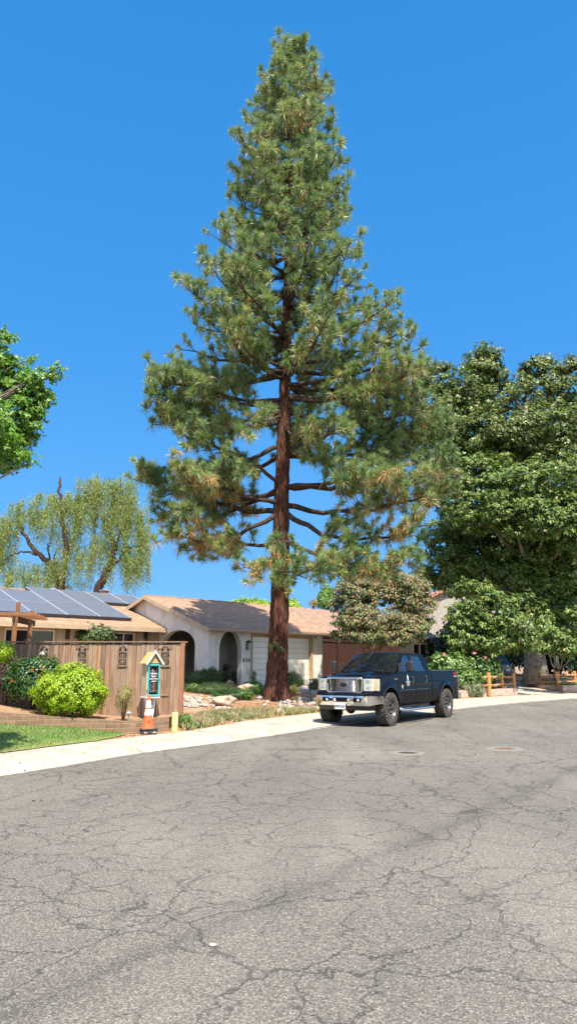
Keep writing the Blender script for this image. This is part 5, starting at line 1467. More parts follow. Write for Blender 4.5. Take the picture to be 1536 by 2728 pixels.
# smaller tree with spotted thin trunk, lit leaves at its top
Yc = 41.; tb2 = TR(1480,1792,Yc); tb2.z = .66
lob = [lobe(1475,1700,38.2,38,34,28), lobe(1500,1735,38,26,26,18), lobe(1455,1725,38.4,24,24,18), lobe(1535,1715,38.5,30,30,26), lobe(1530,1640,39,26,30,20), lobe(1445,1665,39,24,24,20)]
lobes_tree('young_tree', 'young tree with a thin mottled trunk right of the thick grey trunk', [tb2+Vector((0,0,-.1)), TR(1481,1770,Yc), TR(1478,1745,Yc), TR(1476,1700,Yc)], [.17,.15,.13,.06], lob, MAPLE, .22, [M_['sycamore']], 70, csize=.42, inner=.2)
# --- crape myrtle behind the truck
Ym = 36.; cb = gp(985, 1790); cb = A(985, 1742, Ym); cb.z = .85
lob = [lobe(x,y,Y,rx,ry,rz) for x,y,Y,rx,ry,rz in ((945,1575,Ym,56,56,40),(1010,1545,Ym+.5,56,56,34),(1085,1555,Ym+.3,56,56,38),(945,1610,Ym,62,60,40),(1010,1580,Ym+.5,66,60,34),(1085,1590,Ym+.3,58,60,46),(1120,1620,Ym,40,40,50),(930,1655,Ym-.4,46,50,26),(1000,1650,Ym-1.2,74,60,34),(1075,1665,Ym-.8,58,50,34),(985,1690,Ym-1.4,62,50,24),(1050,1700,Ym-1.2,54,44,20),(1110,1680,Ym-.4,34,40,28),(960,1560,Ym+.3,34,34,22),(905,1690,Ym-.4,22,30,16),(1060,1560,Ym+.4,44,40,26))]
t = lobes_tree('crape_myrtle', 'spreading tree with pinkish brown seed heads behind the black truck', [cb+Vector((0,0,-.1)), A(984,1745,Ym), A(982,1720,Ym), A(975,1690,Ym)], [.13,.11,.09,.05], lob, LEAF, .13, [M_['myrtle']], 330, bark='myrtle_bark', csize=.26, inner=.3)
m = MB()
for k, (px1, px2) in enumerate(((965,945),(975,968),(992,1000),(1003,1030),(1012,1060))):
    b = Vector(cb); m.tube([b-b+Vector(((k-2)*.08,0,-.1)), A(px1,1725,Ym-.1*k)-b, A(px2,1690,Ym-.2*k)-b, A(px2*1.01,1640,Ym)-b], [.075,.065,.05,.03], 8)
m.build('stem', M_['myrtle_bark'], t, smooth=True)
# --- near tree reaching in at the left
Yl = 15.
lb = Vector((-9.6, 12.2, .3))
ll = [(30,1010,Yl,60,60,66),(62,1050,Yl,58,60,60),(95,1010,Yl-.3,30,30,30),(112,1045,Yl,26,30,26),(40,1110,Yl-.4,66,60,60),(20,1180,Yl,60,60,54),(62,1165,Yl+.3,40,40,44),(-10,950,Yl,40,50,50),(0,1230,Yl,30,40,24),(90,1085,Yl,40,40,36),(-60,1100,Yl,70,70,90)]
lob = [lobe(*x) for x in ll]
tw = [((82,955),10),((150,990),13),((132,1005),12),((48,1225),12),((70,1238),9),((98,1120),12),((112,1078),10),((20,905),14),((8,885),10)]
for (px,py),r in tw: lob.append(lobe(px,py,Yl,r,r,r*1.3))
lob += [(Vector((-8.2,12.6,3.6)),(1.5,1.9,.8),0), (Vector((-7.6,11.2,3.0)),(1.2,1.6,.6),0), (Vector((-5.15,10.9,5.2)),(.9,1.1,.5),0), (Vector((-6.3,10.4,5.0)),(1.0,1.2,.6),0)]
lobes_tree('street_tree', 'bright green leafy tree reaching in from the left edge above the roof', [lb, lb+Vector((.1,0,2)), lb+Vector((.3,.4,4)), lb+Vector((.8,1,6)), lb+Vector((1.6,2,7.8))], [.2,.17,.14,.11,.06], lob, MAPLE, .10, [M_['liquid']], 380, csize=.22, inner=.12)
# --- weeping trees behind the house
def willow(name, label, base_px, limbs_, strands, Y, seed, dens=1.):
    b = A(base_px[0], base_px[1], Y); b.z = .3
    t = empty(name, b, 0, label, 'tree'); m = MB()
    allp = []
    for pl, r0, r1 in limbs_:
        pts = [A(x, y, Y+dy)-b for x, y, dy in pl]
        f_ = []
        for i in range(len(pts)-1):
            for q in range(4): f_.append(pts[i].lerp(pts[i+1], q/4)+Vector((noise.noise(pts[i]*1.3+Vector((q,0,0)))*.3,0,noise.noise(pts[i]*1.7+Vector((0,q,0)))*.25))*(1 if (i or q) else 0))
        f_.append(pts[-1]); m.tube(f_, list(np.linspace(r0, r1, len(f_))), 7)
    m.build('trunk', M_['limb_bark'], t, smooth=True)
    m2 = MB(); PP, AL = [], []
    for (px, py, dy, rx, ry_, n, Lp) in strands:
        c = A(px, py, Y+dy)-b; s = 1/F*(Y*CT+(c.z+b.z-H)*ST)
        for _ in range(int(n*dens*2.0)):
            cl = random.randrange(11); a = cl*2.4+px*.1+random.gauss(0,.33); rr = (.35+.12*(cl%5)+.15*math.sin(cl*5.+py))*random.uniform(.75,1.25)
            st = c+Vector((math.cos(a)*rr*rx*s, math.sin(a)*rr*rx*s*.9, (math.sin(cl*3.3+px)*.9+random.gauss(0,.22))*ry_*s))
            L = Lp*s*random.uniform(.15,.95)*.95; out = Vector((math.cos(a), math.sin(a), 0))*random.uniform(.1,.5)
            k = max(4, int(L/.09)); sw = random.uniform(-.2,.2)
            for q in range(k):
                f = q/k; p = st+out*f*.8+Vector((sw*f*f, 0, .25*math.sin(f*1.2)*0-L*f**1.15))
                PP.append(tuple(p+Vector((random.gauss(0,.10),random.gauss(0,.10),0)))); AL.append((random.gauss(0,.8),random.gauss(0,.8),-.9))
            if _ % 6 == 0: m2.tube([st, st+out*.4+Vector((0,0,-L*.45)), st+out*.8+Vector((sw,0,-L))], [.012,.009,.006], 3, False)
    m2.build('hanging_twigs', M_['limb_bark'], t, recalc=False)
    pos = np.array(PP); al = np.array(AL); nr = rng.normal(size=pos.shape)+np.array([0,-.5,.5])
    rnd = np.clip(rng.random(len(pos))*.8+.25*np.array([noise.noise(Vector(p)*.6) for p in pos])+.1, 0, 1)
    T = [(0,0,0),(.45,.085,0),(1,0,0),(.45,-.085,0)]
    scatter('foliage', T, LEAF[1], 3, pos, np.cross(al, rng.normal(size=al.shape)), rng.uniform(.15,.32,len(pos)), M_['willow'], t, rnd=rnd, along=al)
    return t
willow('weeping_tree', 'pale green weeping tree with a dark forked trunk behind the roof, right one', (262,1580),
       [([(256,1600,0),(262,1565,0),(290,1520,0),(305,1480,0),(297,1430,0),(285,1390,0),(262,1375,0)],.42,.10), ([(305,1470,0),(318,1420,0),(345,1400,.5),(370,1385,.5)],.12,.04), ([(292,1420,0),(300,1380,0),(302,1300,0),(292,1270,0)],.12,.03), ([(165,1600,.5),(170,1500,.5),(176,1440,.5),(168,1380,.5),(160,1320,.5),(162,1272,.5)],.28,.09), ([(262,1375,0),(240,1330,0),(220,1300,0)],.1,.03), ([(310,1500,0),(345,1460,0),(372,1455,0)],.12,.04)],
       [(240,1300,0,46,26,120,110),(285,1290,0,56,30,150,120),(330,1310,0,44,26,120,150),(355,1365,0,40,24,120,150),(385,1420,0,22,22,60,150),(225,1360,0,40,24,90,130),(200,1330,.5,36,22,80,120),(270,1440,0,40,20,70,120),(340,1470,0,46,20,110,120),(215,1470,0,44,20,100,110),(372,1500,0,26,16,50,90),(160,1330,.5,36,22,80,110),(180,1420,1,30,20,60,120),(300,1370,-.5,40,24,70,110)], 58, 1, 1.0)
willow('weeping_tree', 'pale green weeping tree with an arching bare limb behind the roof, left one', (150,1590),
       [([(158,1600,0),(150,1545,0),(132,1500,0),(100,1475,0),(72,1440,0),(56,1400,0),(50,1385,0)],.34,.07), ([(100,1478,0),(70,1468,0),(40,1475,0),(15,1492,0)],.12,.04), ([(132,1500,0),(128,1455,0),(138,1445,0)],.1,.04), ([(138,1500,0),(150,1470,0),(165,1460,0)],.08,.03), ([(56,1400,0),(40,1420,0),(30,1412,0)],.06,.02)],
       [(55,1350,0,34,22,90,80),(90,1370,0,36,20,80,60),(20,1400,0,34,20,100,110),(0,1470,0,40,20,120,110),(40,1530,0,36,18,80,70),(120,1340,0,40,26,110,70),(130,1405,0,36,18,60,70),(110,1520,0,44,20,110,70),(60,1500,0,24,12,30,80),(150,1500,0,36,18,90,90),(-30,1400,0,40,40,100,150),(160,1560,0,60,14,70,40)], 60, 2, 1.0)
# --- things behind the garage roof
def bush_far(name, label, px, py, Y, rx, rz, mat, leaf=LEAF, size=.2, n=2500, cat='bush'):
    c = A(px, py, Y); s = 1/F*(Y*CT+(c.z-H)*ST)
    return plant(name, label, cat, c, .6, (rx*s, rx*s*.6, rz*s), n, leaf, size, mat, nclump=90, csize=.35, stems=8, bottom=-.3, stemr=.05)
bush_far('clipped_shrub', 'light green treetop showing over the garage roof left of the trunk', 665, 1622, 52, 62, 24, M_['lime'], NARROW, .34, 5200)
bush_far('clipped_shrub', 'light green treetop showing over the garage roof right of the trunk', 775, 1628, 51, 22, 26, M_['lime'], NARROW, .34, 2200)
bush_far('bamboo', 'bright feathery green bamboo beyond the roofs by the myrtle', 872, 1600, 60, 20, 34, M_['strap'], NARROW, .45, 1600, 'bamboo')
bush_far('far_tree', 'bare looking thin treetop beyond the tiled roof', 838, 1608, 66, 16, 12, M_['sparse'], NARROW, .3, 260, 'tree')
# ------------------------------------------------------------------ neighbour's house
p0 = A(1178, 1702, 51.); NE = p0.z-.9
nb = empty('neighbour_house', (p0.x, p0.y, .9), PI/2-HA, 'tan neighbour house with brown tile roof behind the myrtle and truck', 'house')
S3 = .36; yr = 5.6; zr = NE+S3*yr
mb = MB(); roofslab(mb, -16, .45, 0, NE, yr, zr, .12); roofslab(mb, -16, .45, 2*yr, NE, yr, zr-.001, .12)
r3 = mb.build('roof', M_['tile_brown'], nb)
mb = MB(); mb.box((-7.8,-.03,NE-.09),(16.5,.05,.18)); mb.box((-7.8,.25,NE-.16),(16.4,.55,.03)); mb.build('fascia', M_['dark_wood'], r3)
mb = MB(); mb.cyl((-15.5+2.7,3.9,NE+S3*3.9-.05),.06,.45,10); mb.cyl((-12.8,3.9,NE+S3*3.9+.4),.10,.08,10); mb.lathe([(.25,0),(.1,.12),(.06,.16)],12,Matrix.Translation((-12.8,3.9,NE+S3*3.9-.04))); mb.build('vent_pipe', M_['white_paint'], r3)
win = (-3.0,-1.28)
mb = MB(); poly_wall(mb, [(-15.5,-.5),(0,-.5),(0,NE-.17),(-15.5,NE-.17)], [[(win[0],1.15),(win[1],1.15),(win[1],2.15),(win[0],2.15)]], lambda a,b,t: (a,.5+t,b), .2)
mb.box((-.1,3.3,NE/2-.3),(.2,5.2,NE+.2)); mb.build('wall', M_['stucco_tan'], nb)
mb = MB(); c = sum(win)/2
for x in (win[0]+.03, win[1]-.03, c): mb.box((x,.53,1.65),(.07,.08,1.0))
for z in (1.17,2.13): mb.box((c,.53,z),(win[1]-win[0],.085,.07))
for x in (win[0]-.07, win[1]+.07): mb.box((x,.47,1.65),(.13,.06,1.2))
mb.box((c,.47,2.23),(win[1]-win[0]+.3,.06,.14)); w = mb.build('window', M_['cream'], nb)
mb = MB(); mb.box((c,.60,1.65),(1.7,.02,.98)); mb.build('pane', M_['glass_dark'], w)
# two-storey house farther back
q0 = A(1168, 1662, 64.)
th_ = empty('two_storey_house', (q0.x, q0.y, .5), .12, 'pale two storey house with a red tile roof showing between the trees', 'house')
zt2 = A(1168,1603,64.).z-.5
mb = MB(); mb.prism([(-1.6,0,0),(5.5,0,0),(5.5,0,zt2-.1),(1.9,0,zt2+1.3),(-1.6,0,zt2-.1)],(0,7,0)); mb.build('wall', P('grey_stucco', (.40,.37,.32), (.34,.31,.27), 3, .9, .3, 40), th_)
mb = MB()
for s, xa in ((-1,-2.0),(1,5.9)):
    mb.prism([(xa,-.4,zt2-.20),(1.95,-.4,zt2+1.42),(1.95,-.4,zt2+1.58),(xa,-.4,zt2-.04)],(0,7.8,0))
mb.build('roof', M_['tile_red'], th_)
mb = MB(); mb.box((1.5,-.03,zt2-1.3),(1.3,.06,1.2)); mb.build('window', M_['glass_dark'], th_)
# lower dark roof in front of it
q0 = A(1130, 1702, 50.); 
# red-brown board fence
a0 = A(858, 1702, 41.); a1 = A(1062, 1706, 45.5)
ln = (a1-a0); ln.z = 0; L = ln.length; ang = math.atan2(ln.y, ln.x)
rfence = empty('privacy_fence', (a0.x, a0.y, .8), ang, 'red brown board fence, shade in its colour, between the two houses', 'fence')
mb = MB(); x = 0; hz = a0.z-.8
while x < L:
    hh = hz+random.uniform(-.01,.01); mb.prism([(x+.003,0,-.2),(x+.137,0,-.2),(x+.137,0,hh-.03),(x+.11,0,hh),(x+.03,0,hh),(x+.003,0,hh-.03)],(0,.02,0)); x += .14
mb.build('boards', M_['shaded_red_fence'], rfence)
mb = MB(); mb.box((L/2,.04,hz-.25),(L,.04,.09)); mb.box((L/2,-.03,hz-.1),(L,.03,.1)); x = 1.2
while x < L: mb.box((x,-.05,hz/2),(.1,.06,hz+.2)); x += 2.4
mb.build('rail', M_['shaded_red_fence'], rfence)
c0, c1 = A(862,1712,43.), A(915,1697,45.)
aw = empty('shed_roof', (c0.x,c0.y,.8), ang, 'small corrugated metal shed roof over the red brown fence', 'shed')
P_ = []
for i in range(41):
    x = i*.075; P_.append([(x-.2, -.3+2.2*j/4, c0.z-.8+.02*math.cos(i*PI)+.22*j/4) for j in range(5)])
mb = MB(); mb.grid(P_); o = mb.build('sheet', M_['galv'], aw); sm_ = o.modifiers.new('thick','SOLIDIFY'); sm_.thickness = .01
for x in (-.1, 2.6):
    for y in (-.2, 1.8): mb = MB(); mb.box((x,y,(c0.z-.85)/2+.03*y),(.09,.09,c0.z-.8-.02)); mb.build('post', M_['dark_wood'], aw)
tank = MB(); 
# ------------------------------------------------------------------ brick walls and rail fences
b1, b2 = G(1284,1857,.13), G(1379,1852,.13); ztp = A(1330,1835,(b1.y+b2.y)/2).z
mb = MB(); d = (b2-b1).normalized(); n = Vector((-d.y,d.x,0))
def wallseg(mb, a, b, z0, z1, th, z1b=None):
    a = Vector((a[0],a[1],0)); b = Vector((b[0],b[1],0)); d = (b-a).normalized(); n = Vector((-d.y,d.x,0))*th; zb = z1 if z1b is None else z1b
    mb.add([(*a.xy,z0),(*b.xy,z0),(*b.xy,zb),(*a.xy,z1),(*(a+n).xy,z0),(*(b+n).xy,z0),(*(b+n).xy,zb),(*(a+n).xy,z1)],[(0,1,2,3),(5,4,7,6),(3,2,6,7),(0,3,7,4),(1,5,6,2)])
wallseg(mb, b1-d*2.2, b2, -.05, ztp, .22)
bb = b2+n*2.6+d*.35; wallseg(mb, b2+n*.225, bb, -.05, ztp+.003, .22, ztp+.05)
tag(mb.build('brick_planter', M_['brick']), 'low old brick retaining wall under the corner of the rail fence', 'brick wall')
e1, e2, e3 = G(1499,1846,.13), gp(1392,1826), G(1580,1846,.13)
zt3 = A(1499,1826,e1.y).z
mb = MB(); wallseg(mb, e1, e2, -.05, zt3, -.24, Z(e2.x,e2.y)+.06); d3 = (e3-e1).normalized(); wallseg(mb, e1+d3*.004, e3+d3*6, -.05, zt3+.002, .24)
tag(mb.build('brick_kerb_wall', M_['brick']), 'low brick wall along the right side of the far driveway', 'brick wall')
# raised soil / grass behind the right wall
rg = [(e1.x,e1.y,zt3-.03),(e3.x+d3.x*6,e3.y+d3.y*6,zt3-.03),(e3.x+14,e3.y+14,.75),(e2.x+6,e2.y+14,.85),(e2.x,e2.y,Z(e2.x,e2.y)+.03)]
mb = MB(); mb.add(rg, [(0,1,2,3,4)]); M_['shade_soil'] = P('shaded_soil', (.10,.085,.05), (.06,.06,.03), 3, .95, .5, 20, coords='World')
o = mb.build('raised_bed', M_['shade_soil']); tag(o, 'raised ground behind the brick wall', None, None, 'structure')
pos = []
for _ in range(5200):
    f = random.random(); g = random.random()**1.5*1.2; p = e1.lerp(e2, f)+Vector((.30+g*.5, .3+g, 0)) if random.random() < .6 else e1.lerp(e3, f)+Vector((-.3,.35+g,0)); pos.append((p.x,p.y,zt3-.03+(Z(e2.x,e2.y)+.03-zt3)*0+.0+.02))
blades('verge_grass', np.array(pos), .13, .5, M_['lawn'], rng.random(len(pos)), 'rough grass along the brick wall under the rail fence')
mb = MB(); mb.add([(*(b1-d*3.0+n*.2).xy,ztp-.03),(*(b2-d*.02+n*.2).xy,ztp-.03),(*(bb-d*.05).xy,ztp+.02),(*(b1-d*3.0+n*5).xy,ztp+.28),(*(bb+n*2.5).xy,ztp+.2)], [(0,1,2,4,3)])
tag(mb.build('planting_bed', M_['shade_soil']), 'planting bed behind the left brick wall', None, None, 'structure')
# rail fence, posts carry rails
def railfence(name, label, posts, rails, group=None, pw=.17, diag=()):
    o0 = posts[0][0]; t = empty(name, (o0.x,o0.y,o0.z), 0, label, 'fence', group); ob = Vector(t.location)
    for p, h in posts:
        q = p-ob; m = MB(); m.box((q.x,q.y,q.z+h/2-.12),(pw,pw*.8,h+.24),rz=.7,bev=.02); m.build('post', M_['post_wood'], t)
    for a, b in rails:
        a, b = a-ob, b-ob; m = MB(); k = 6; pts = [a.lerp(b, i/k)+Vector((0,0,.02*math.sin(i*2.1)-.03*math.sin(PI*i/k))) for i in range(k+1)]; m.tube(pts, [.06+.008*math.sin(i*3) for i in range(k+1)], 6); m.build('rail', M_['rail_wood'], t)
    return t
def pp(px, yb, z): return G(px, yb, z)
P1 = b1+d*.45+n*.35; P1.z = ztp-.03
def onY(px, Y, z): p = A(px, 1800, Y); p.z = z; return p
P1 = onY(1300, b1.y+.15, ztp-.03); P2 = onY(1334, b1.y+1.9, ztp); P3 = onY(1366, b2.y+.6, ztp-.03)
h1 = A(1300,1792,P1.y).z-P1.z; h2 = A(1334,1790,P2.y).z-P2.z; h3 = A(1366,1792,P3.y).z-P3.z
def R_(p, px, py): q = A(px, py, p.y); return Vector((p.x, p.y, q.z))
PL = onY(1120, P1.y-1.6, ztp)
railfence('rail_fence', 'two rail wooden fence corner on the left brick wall', [(P1,h1),(P2,h2),(P3,h3)],
          [(R_(P1,1300,1804),R_(P2,1334,1800)),(R_(P1,1300,1826),R_(P2,1334,1822)),(R_(P2,1334,1802),R_(P3,1366,1802)),(R_(P2,1334,1822),R_(P3,1366,1821)),
           (R_(PL,1120,1800),R_(P1,1300,1804)),(R_(PL,1120,1819),R_(P1,1300,1826)), (P3+Vector((-.45,.6,.05)), R_(P3,1366,1804))])
P4 = onY(1483, e1.y+.45, zt3-.03); P5 = onY(1529, e1.y+2.4, zt3); P6 = onY(1640, e1.y+6, zt3); P0 = onY(1340, e2.y+3.5, .75)
h4 = A(1483,1789,P4.y).z-P4.z; h5 = A(1529,1788,P5.y).z-P5.z
railfence('rail_fence', 'two rail wooden fence on the right before the thick tree trunk', [(P4,h4),(P5,h5),(P6,.95)],
          [(R_(P0,1340,1794),R_(P4,1483,1799)),(R_(P0,1340,1811),R_(P4,1483,1817)),(R_(P4,1483,1799),R_(P5,1529,1798)),(R_(P4,1483,1817),R_(P5,1529,1815)),(R_(P5,1529,1798),Vector((P6.x,P6.y,zt3+.75))),(R_(P5,1529,1815),Vector((P6.x,P6.y,zt3+.35)))])
# utility riser in the silver shrub
c = onY(1268, b1.y-.1, .2); hq = A(1268,1808,c.y).z-c.z
t = empty('utility_riser', c, 0, 'pale blue plastic utility riser in the grey green shrub', 'utility riser'); m = MB(); m.lathe([(.11,-.1),(.11,hq-.16)],20); m.build('pipe', P('riser_plastic',(.45,.60,.62),(.38,.52,.55),9,.5), t, True)
m = MB(); m.lathe([(.11,hq-.16),(.135,hq-.15),(.135,hq-.02),(.12,hq),(0,hq)],20); m.build('cap', P('riser_cap',(.60,.68,.68),None,9,.5), t, True, 40)
# plants on the right
def pl2(name, label, px, py, Y, rx, ry, n, leaf, size, mat, **kw):
    c = A(px, py, Y); s = 1/F*(Y*CT+(c.z-H)*ST); zb = kw.pop('zb', Z(c.x,c.y)); return plant(name, label, kw.pop('cat','shrub'), c, min(zb,c.z-ry*s*.3), (rx*s, rx*s*kw.pop('dep',.6), ry*s), n, leaf, size, mat, **kw)
pl2('grey_shrub', 'grey green drooping shrub at the pavement behind the truck', 1243, 1834, b1.y-.35, 44, 27, 6000, NARROW, .16, M_['silver'], nclump=110, csize=.2, bottom=-.9)
rb = pl2('rose_hedge', 'tall leafy rose bushes behind the rail fence', 1195, 1783, 36., 66, 42, 5200, ROUND, .13, M_['rose'], nclump=150, csize=.3, bottom=-.9)
rb2 = pl2('rose_hedge', 'rose bush with pink flowers beside the dark parked car', 1275, 1782, 36.4, 56, 42, 4600, ROUND, .13, M_['rose'], nclump=130, csize=.3, bottom=-.9)
pl2('rose_hedge', 'low green bushes between the truck bed and the rail fence', 1215, 1808, 34.5, 70, 22, 2600, ROUND, .12, M_['rose'], nclump=80, csize=.24, bottom=-.9)
for px, py, rbx in ((1262,1739,rb2),(1291,1752,rb2),(1183,1744,rb),(1275,1808,rb2)):
    p = A(px, py, 35.4)-Vector(rbx.location); k = 16; dd = unit(rng.normal(size=(k,3))); scatter('flower', *ROUND, np.tile(np.array(p),(k,1)), np.cross(dd, rng.normal(size=(k,3))), .10, M_['pink'], rbx, along=dd)
# added backdrop foliage; near-black leaf colour stands in for shade under the tree
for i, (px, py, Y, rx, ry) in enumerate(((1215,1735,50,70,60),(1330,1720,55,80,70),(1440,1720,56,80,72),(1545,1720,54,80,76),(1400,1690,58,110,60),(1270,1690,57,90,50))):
    lab = ['added shade-dark hedge behind the rose bushes','added shade-dark hedge behind the parked car','added shade-dark hedge behind the thick tree trunk','added shade-dark hedge at the right edge behind the fence','taller added shade-dark evergreen above the hedge right of the car','taller added shade-dark evergreen above the hedge left of the car'][i]
    pl2('backdrop_hedge', lab, px, py, Y, rx, ry, 5200, LEAF, .34, M_['shade_leaf'], nclump=150, csize=.55, bottom=-1, cat='hedge', dep=.5, stemr=.06, zb=.7)
# far driveway
dpoly = [gp(*p) for p in ((1376,1854),(1380,1853),(1500,1847),(1392,1828),(1372,1813),(1345,1807),(1300,1808),(1325,1822),(1352,1836))]
q = []
for i, p in enumerate(dpoly): q.append((p.x, p.y))
tag(drape('far_driveway', q, M_['concrete'], .6, .012), 'pale concrete driveway on the right', None, None, 'structure')
# parked dark SUV seen from behind
sp = gp(1372, 1815); rdir = math.atan2(sp.y-e1.y, sp.x-e1.x)
car = empty('parked_car', (sp.x-.5, sp.y, Z(sp.x,sp.y)+.01), math.radians(132), 'dark grey hatchback car parked in the shade behind the rose bushes', 'car')
paint = P('car_paint', (.03,.034,.038), None, 4, .4, coat=.4); 
def carsec(x, prof):   # prof: (y,z) half section -> full ring
    return [(x, y, z) for y, z in prof]+[(x, -y, z) for y, z in prof[::-1]]
ST_ = [(.0,[(.78,.38),(.90,.55),(.92,.85),(.86,1.02)],1.04),(.12,[(.80,.28),(.94,.55),(.96,.9),(.90,1.05)],1.10),(.5,[(.82,.24),(.96,.55),(.97,.9),(.91,1.06)],1.1),(2.2,[(.82,.22),(.96,.5),(.97,.9),(.92,1.04)],1.08),(3.6,[(.82,.24),(.95,.5),(.95,.85),(.88,.98)],1.02),(4.3,[(.80,.28),(.90,.5),(.90,.75),(.80,.86)],.92),(4.6,[(.70,.35),(.78,.5),(.78,.66),(.66,.74)],.78)]
mb = MB(); mb.grid([carsec(x, pr+[(0.3,zc)]) for x, pr, zc in ST_]); f = carsec(0, ST_[0][1]+[(.3,1.04)]); mb.add(f, [tuple(range(len(f)))]); f = carsec(4.6, ST_[-1][1]+[(.3,.78)]); mb.add(f, [tuple(range(len(f)))])
mb.build('body', paint, car, smooth=True, angle=35)
gh = [(.10,[(.86,1.04),(.66,1.06)]),(.42,[(.87,1.06),(.70,1.52),(.3,1.56)]),(.75,[(.88,1.06),(.71,1.60),(.3,1.66)]),(2.2,[(.88,1.05),(.70,1.60),(.3,1.67)]),(2.7,[(.87,1.04),(.68,1.50),(.3,1.55)]),(3.45,[(.84,.98),(.6,1.02),(.3,1.03)])]
gh = [(x, pr if len(pr) == 3 else [pr[0], (.6,1.07), (.3,1.07)]) for x, pr in gh]
mb = MB(); mb.grid([carsec(x, pr) for x, pr in gh]); mb.build('windows', P('car_glass', (.012,.013,.015), None, 3, .35, spec=.2), car, smooth=True, angle=35)
mb = MB(); mb.grid([carsec(x, pr[1:]+[(0,pr[-1][1]+.012)]) for x, pr in [(x,[(a,b+.012) for a,b in pr]) for x, pr in gh[2:4]]]); mb.build('roof', paint, car, smooth=True)
mb = MB(); mb.box((-.06,0,.48),(.22,1.72,.26),bev=.08); mb.build('bumper', paint, car)
M_['tail'] = P('tail_lens', (.25,.01,.01), None, 4, .2); 
for s in (-1,1):
    mb = MB(); mb.box((-.01,s*.78,.93),(.14,.20,.26),bev=.04); mb.build('tail_light', M_['tail'], car)
mb = MB(); mb.box((-.035,.0,.72),(.03,.52,.15),bev=.01); pl = mb.build('licence_plate', M_['white_paint'], car)
mb = MB(); mb.lathe([(0,.02),(.06,.015),(.07,0)],20,Matrix.Translation((-.02,0,.95))@Matrix.Rotation(-PI/2,4,'Y')); mb.build('badge', M_['chrome'], car)
for x in (.85, 3.7):
    for s in (-1,1):
        mb = MB(); mb.lathe([(.18,-.11),(.31,-.11),(.335,-.07),(.335,.07),(.31,.11),(.18,.11)],28,Matrix.Translation((x,s*.86,.335))@Matrix.Rotation(PI/2,4,'X'),closed=True); w = mb.build('wheel', M_['rubber'], car, True, 40)
        mb = MB(); mb.lathe([(0,.09*s),(.06,.10*s),(.18,.07*s)],20,Matrix.Translation((x,s*.86,.335))@Matrix.Rotation(-PI/2,4,'X')); mb.build('rim', M_['alloy'], w)
# ------------------------------------------------------------------ pickup truck. local frame: +x front, +y driver side (seen), z up
fdir = Vector((-.567,-.823,0)); ldir = Vector((.823,-.567,0))
cw = G(1035,1935)
tr0 = cw-ldir*1.04+Vector((.10,.02,0))
truck = empty('pickup_truck', (tr0.x, tr0.y, 0.), math.atan2(fdir.y, fdir.x), 'lifted black four door pickup truck with chrome bumper parked at the kerb', 'pickup truck')
m_, nt, b, out = newmat('black_paint'); N = NT(nt)
b.inputs['Base Color'].default_value = (.006,.008,.014,1); b.inputs['Roughness'].default_value = .5; b.inputs['Specular IOR Level'].default_value = .0; b.inputs['Coat Weight'].default_value = .5; b.inputs['Coat Roughness'].default_value = .03
du = N.ramp(N.noise(N.tex('Object'), 3., 8, .7), [(.4,(.003,.004,.007)),(.75,(.015,.014,.013))]); sp_ = N.n('SeparateXYZ'); N.l(N.tex('Object'), sp_.inputs[0])
low_ = N.ramp(sp_.outputs[2], [(.45,(1,1,1)),(.9,(0,0,0))]); N.l(N.mix(low_, (.003,.004,.008), du), b.inputs['Base Color'])
PT = m_
M_['tint'] = P('tinted_glass', (.006,.008,.012), None, 3, .03, spec=.8, coat=.6)
WB = 3.97; ZA = .47; RA = .565; TR_ = .445
def smooth(e0, e1, x): t = max(0,min(1,(x-e0)/(e1-e0))); return t*t*(3-2*t)
def ys(x, z):
    if z > 1.42: return .945-(z-1.42)*.37
    y = .965-.025*((z-1.0)/.42)**2 if z > 1.0 else .965
    if z < .98: y += .008
    if z < .72: y -= .10*((.72-z)/.3)**1.5
    for xa in (0,-WB):
        r = math.hypot(x-xa, z-ZA); f = 1-smooth(RA+.02, RA+.17, r)
        y = y+.055*f
    if x > .30: y -= .10*((x-.30)/.45)**2
    if x < -4.9: y -= .03*((-4.9-x)/.27)**2
    return y
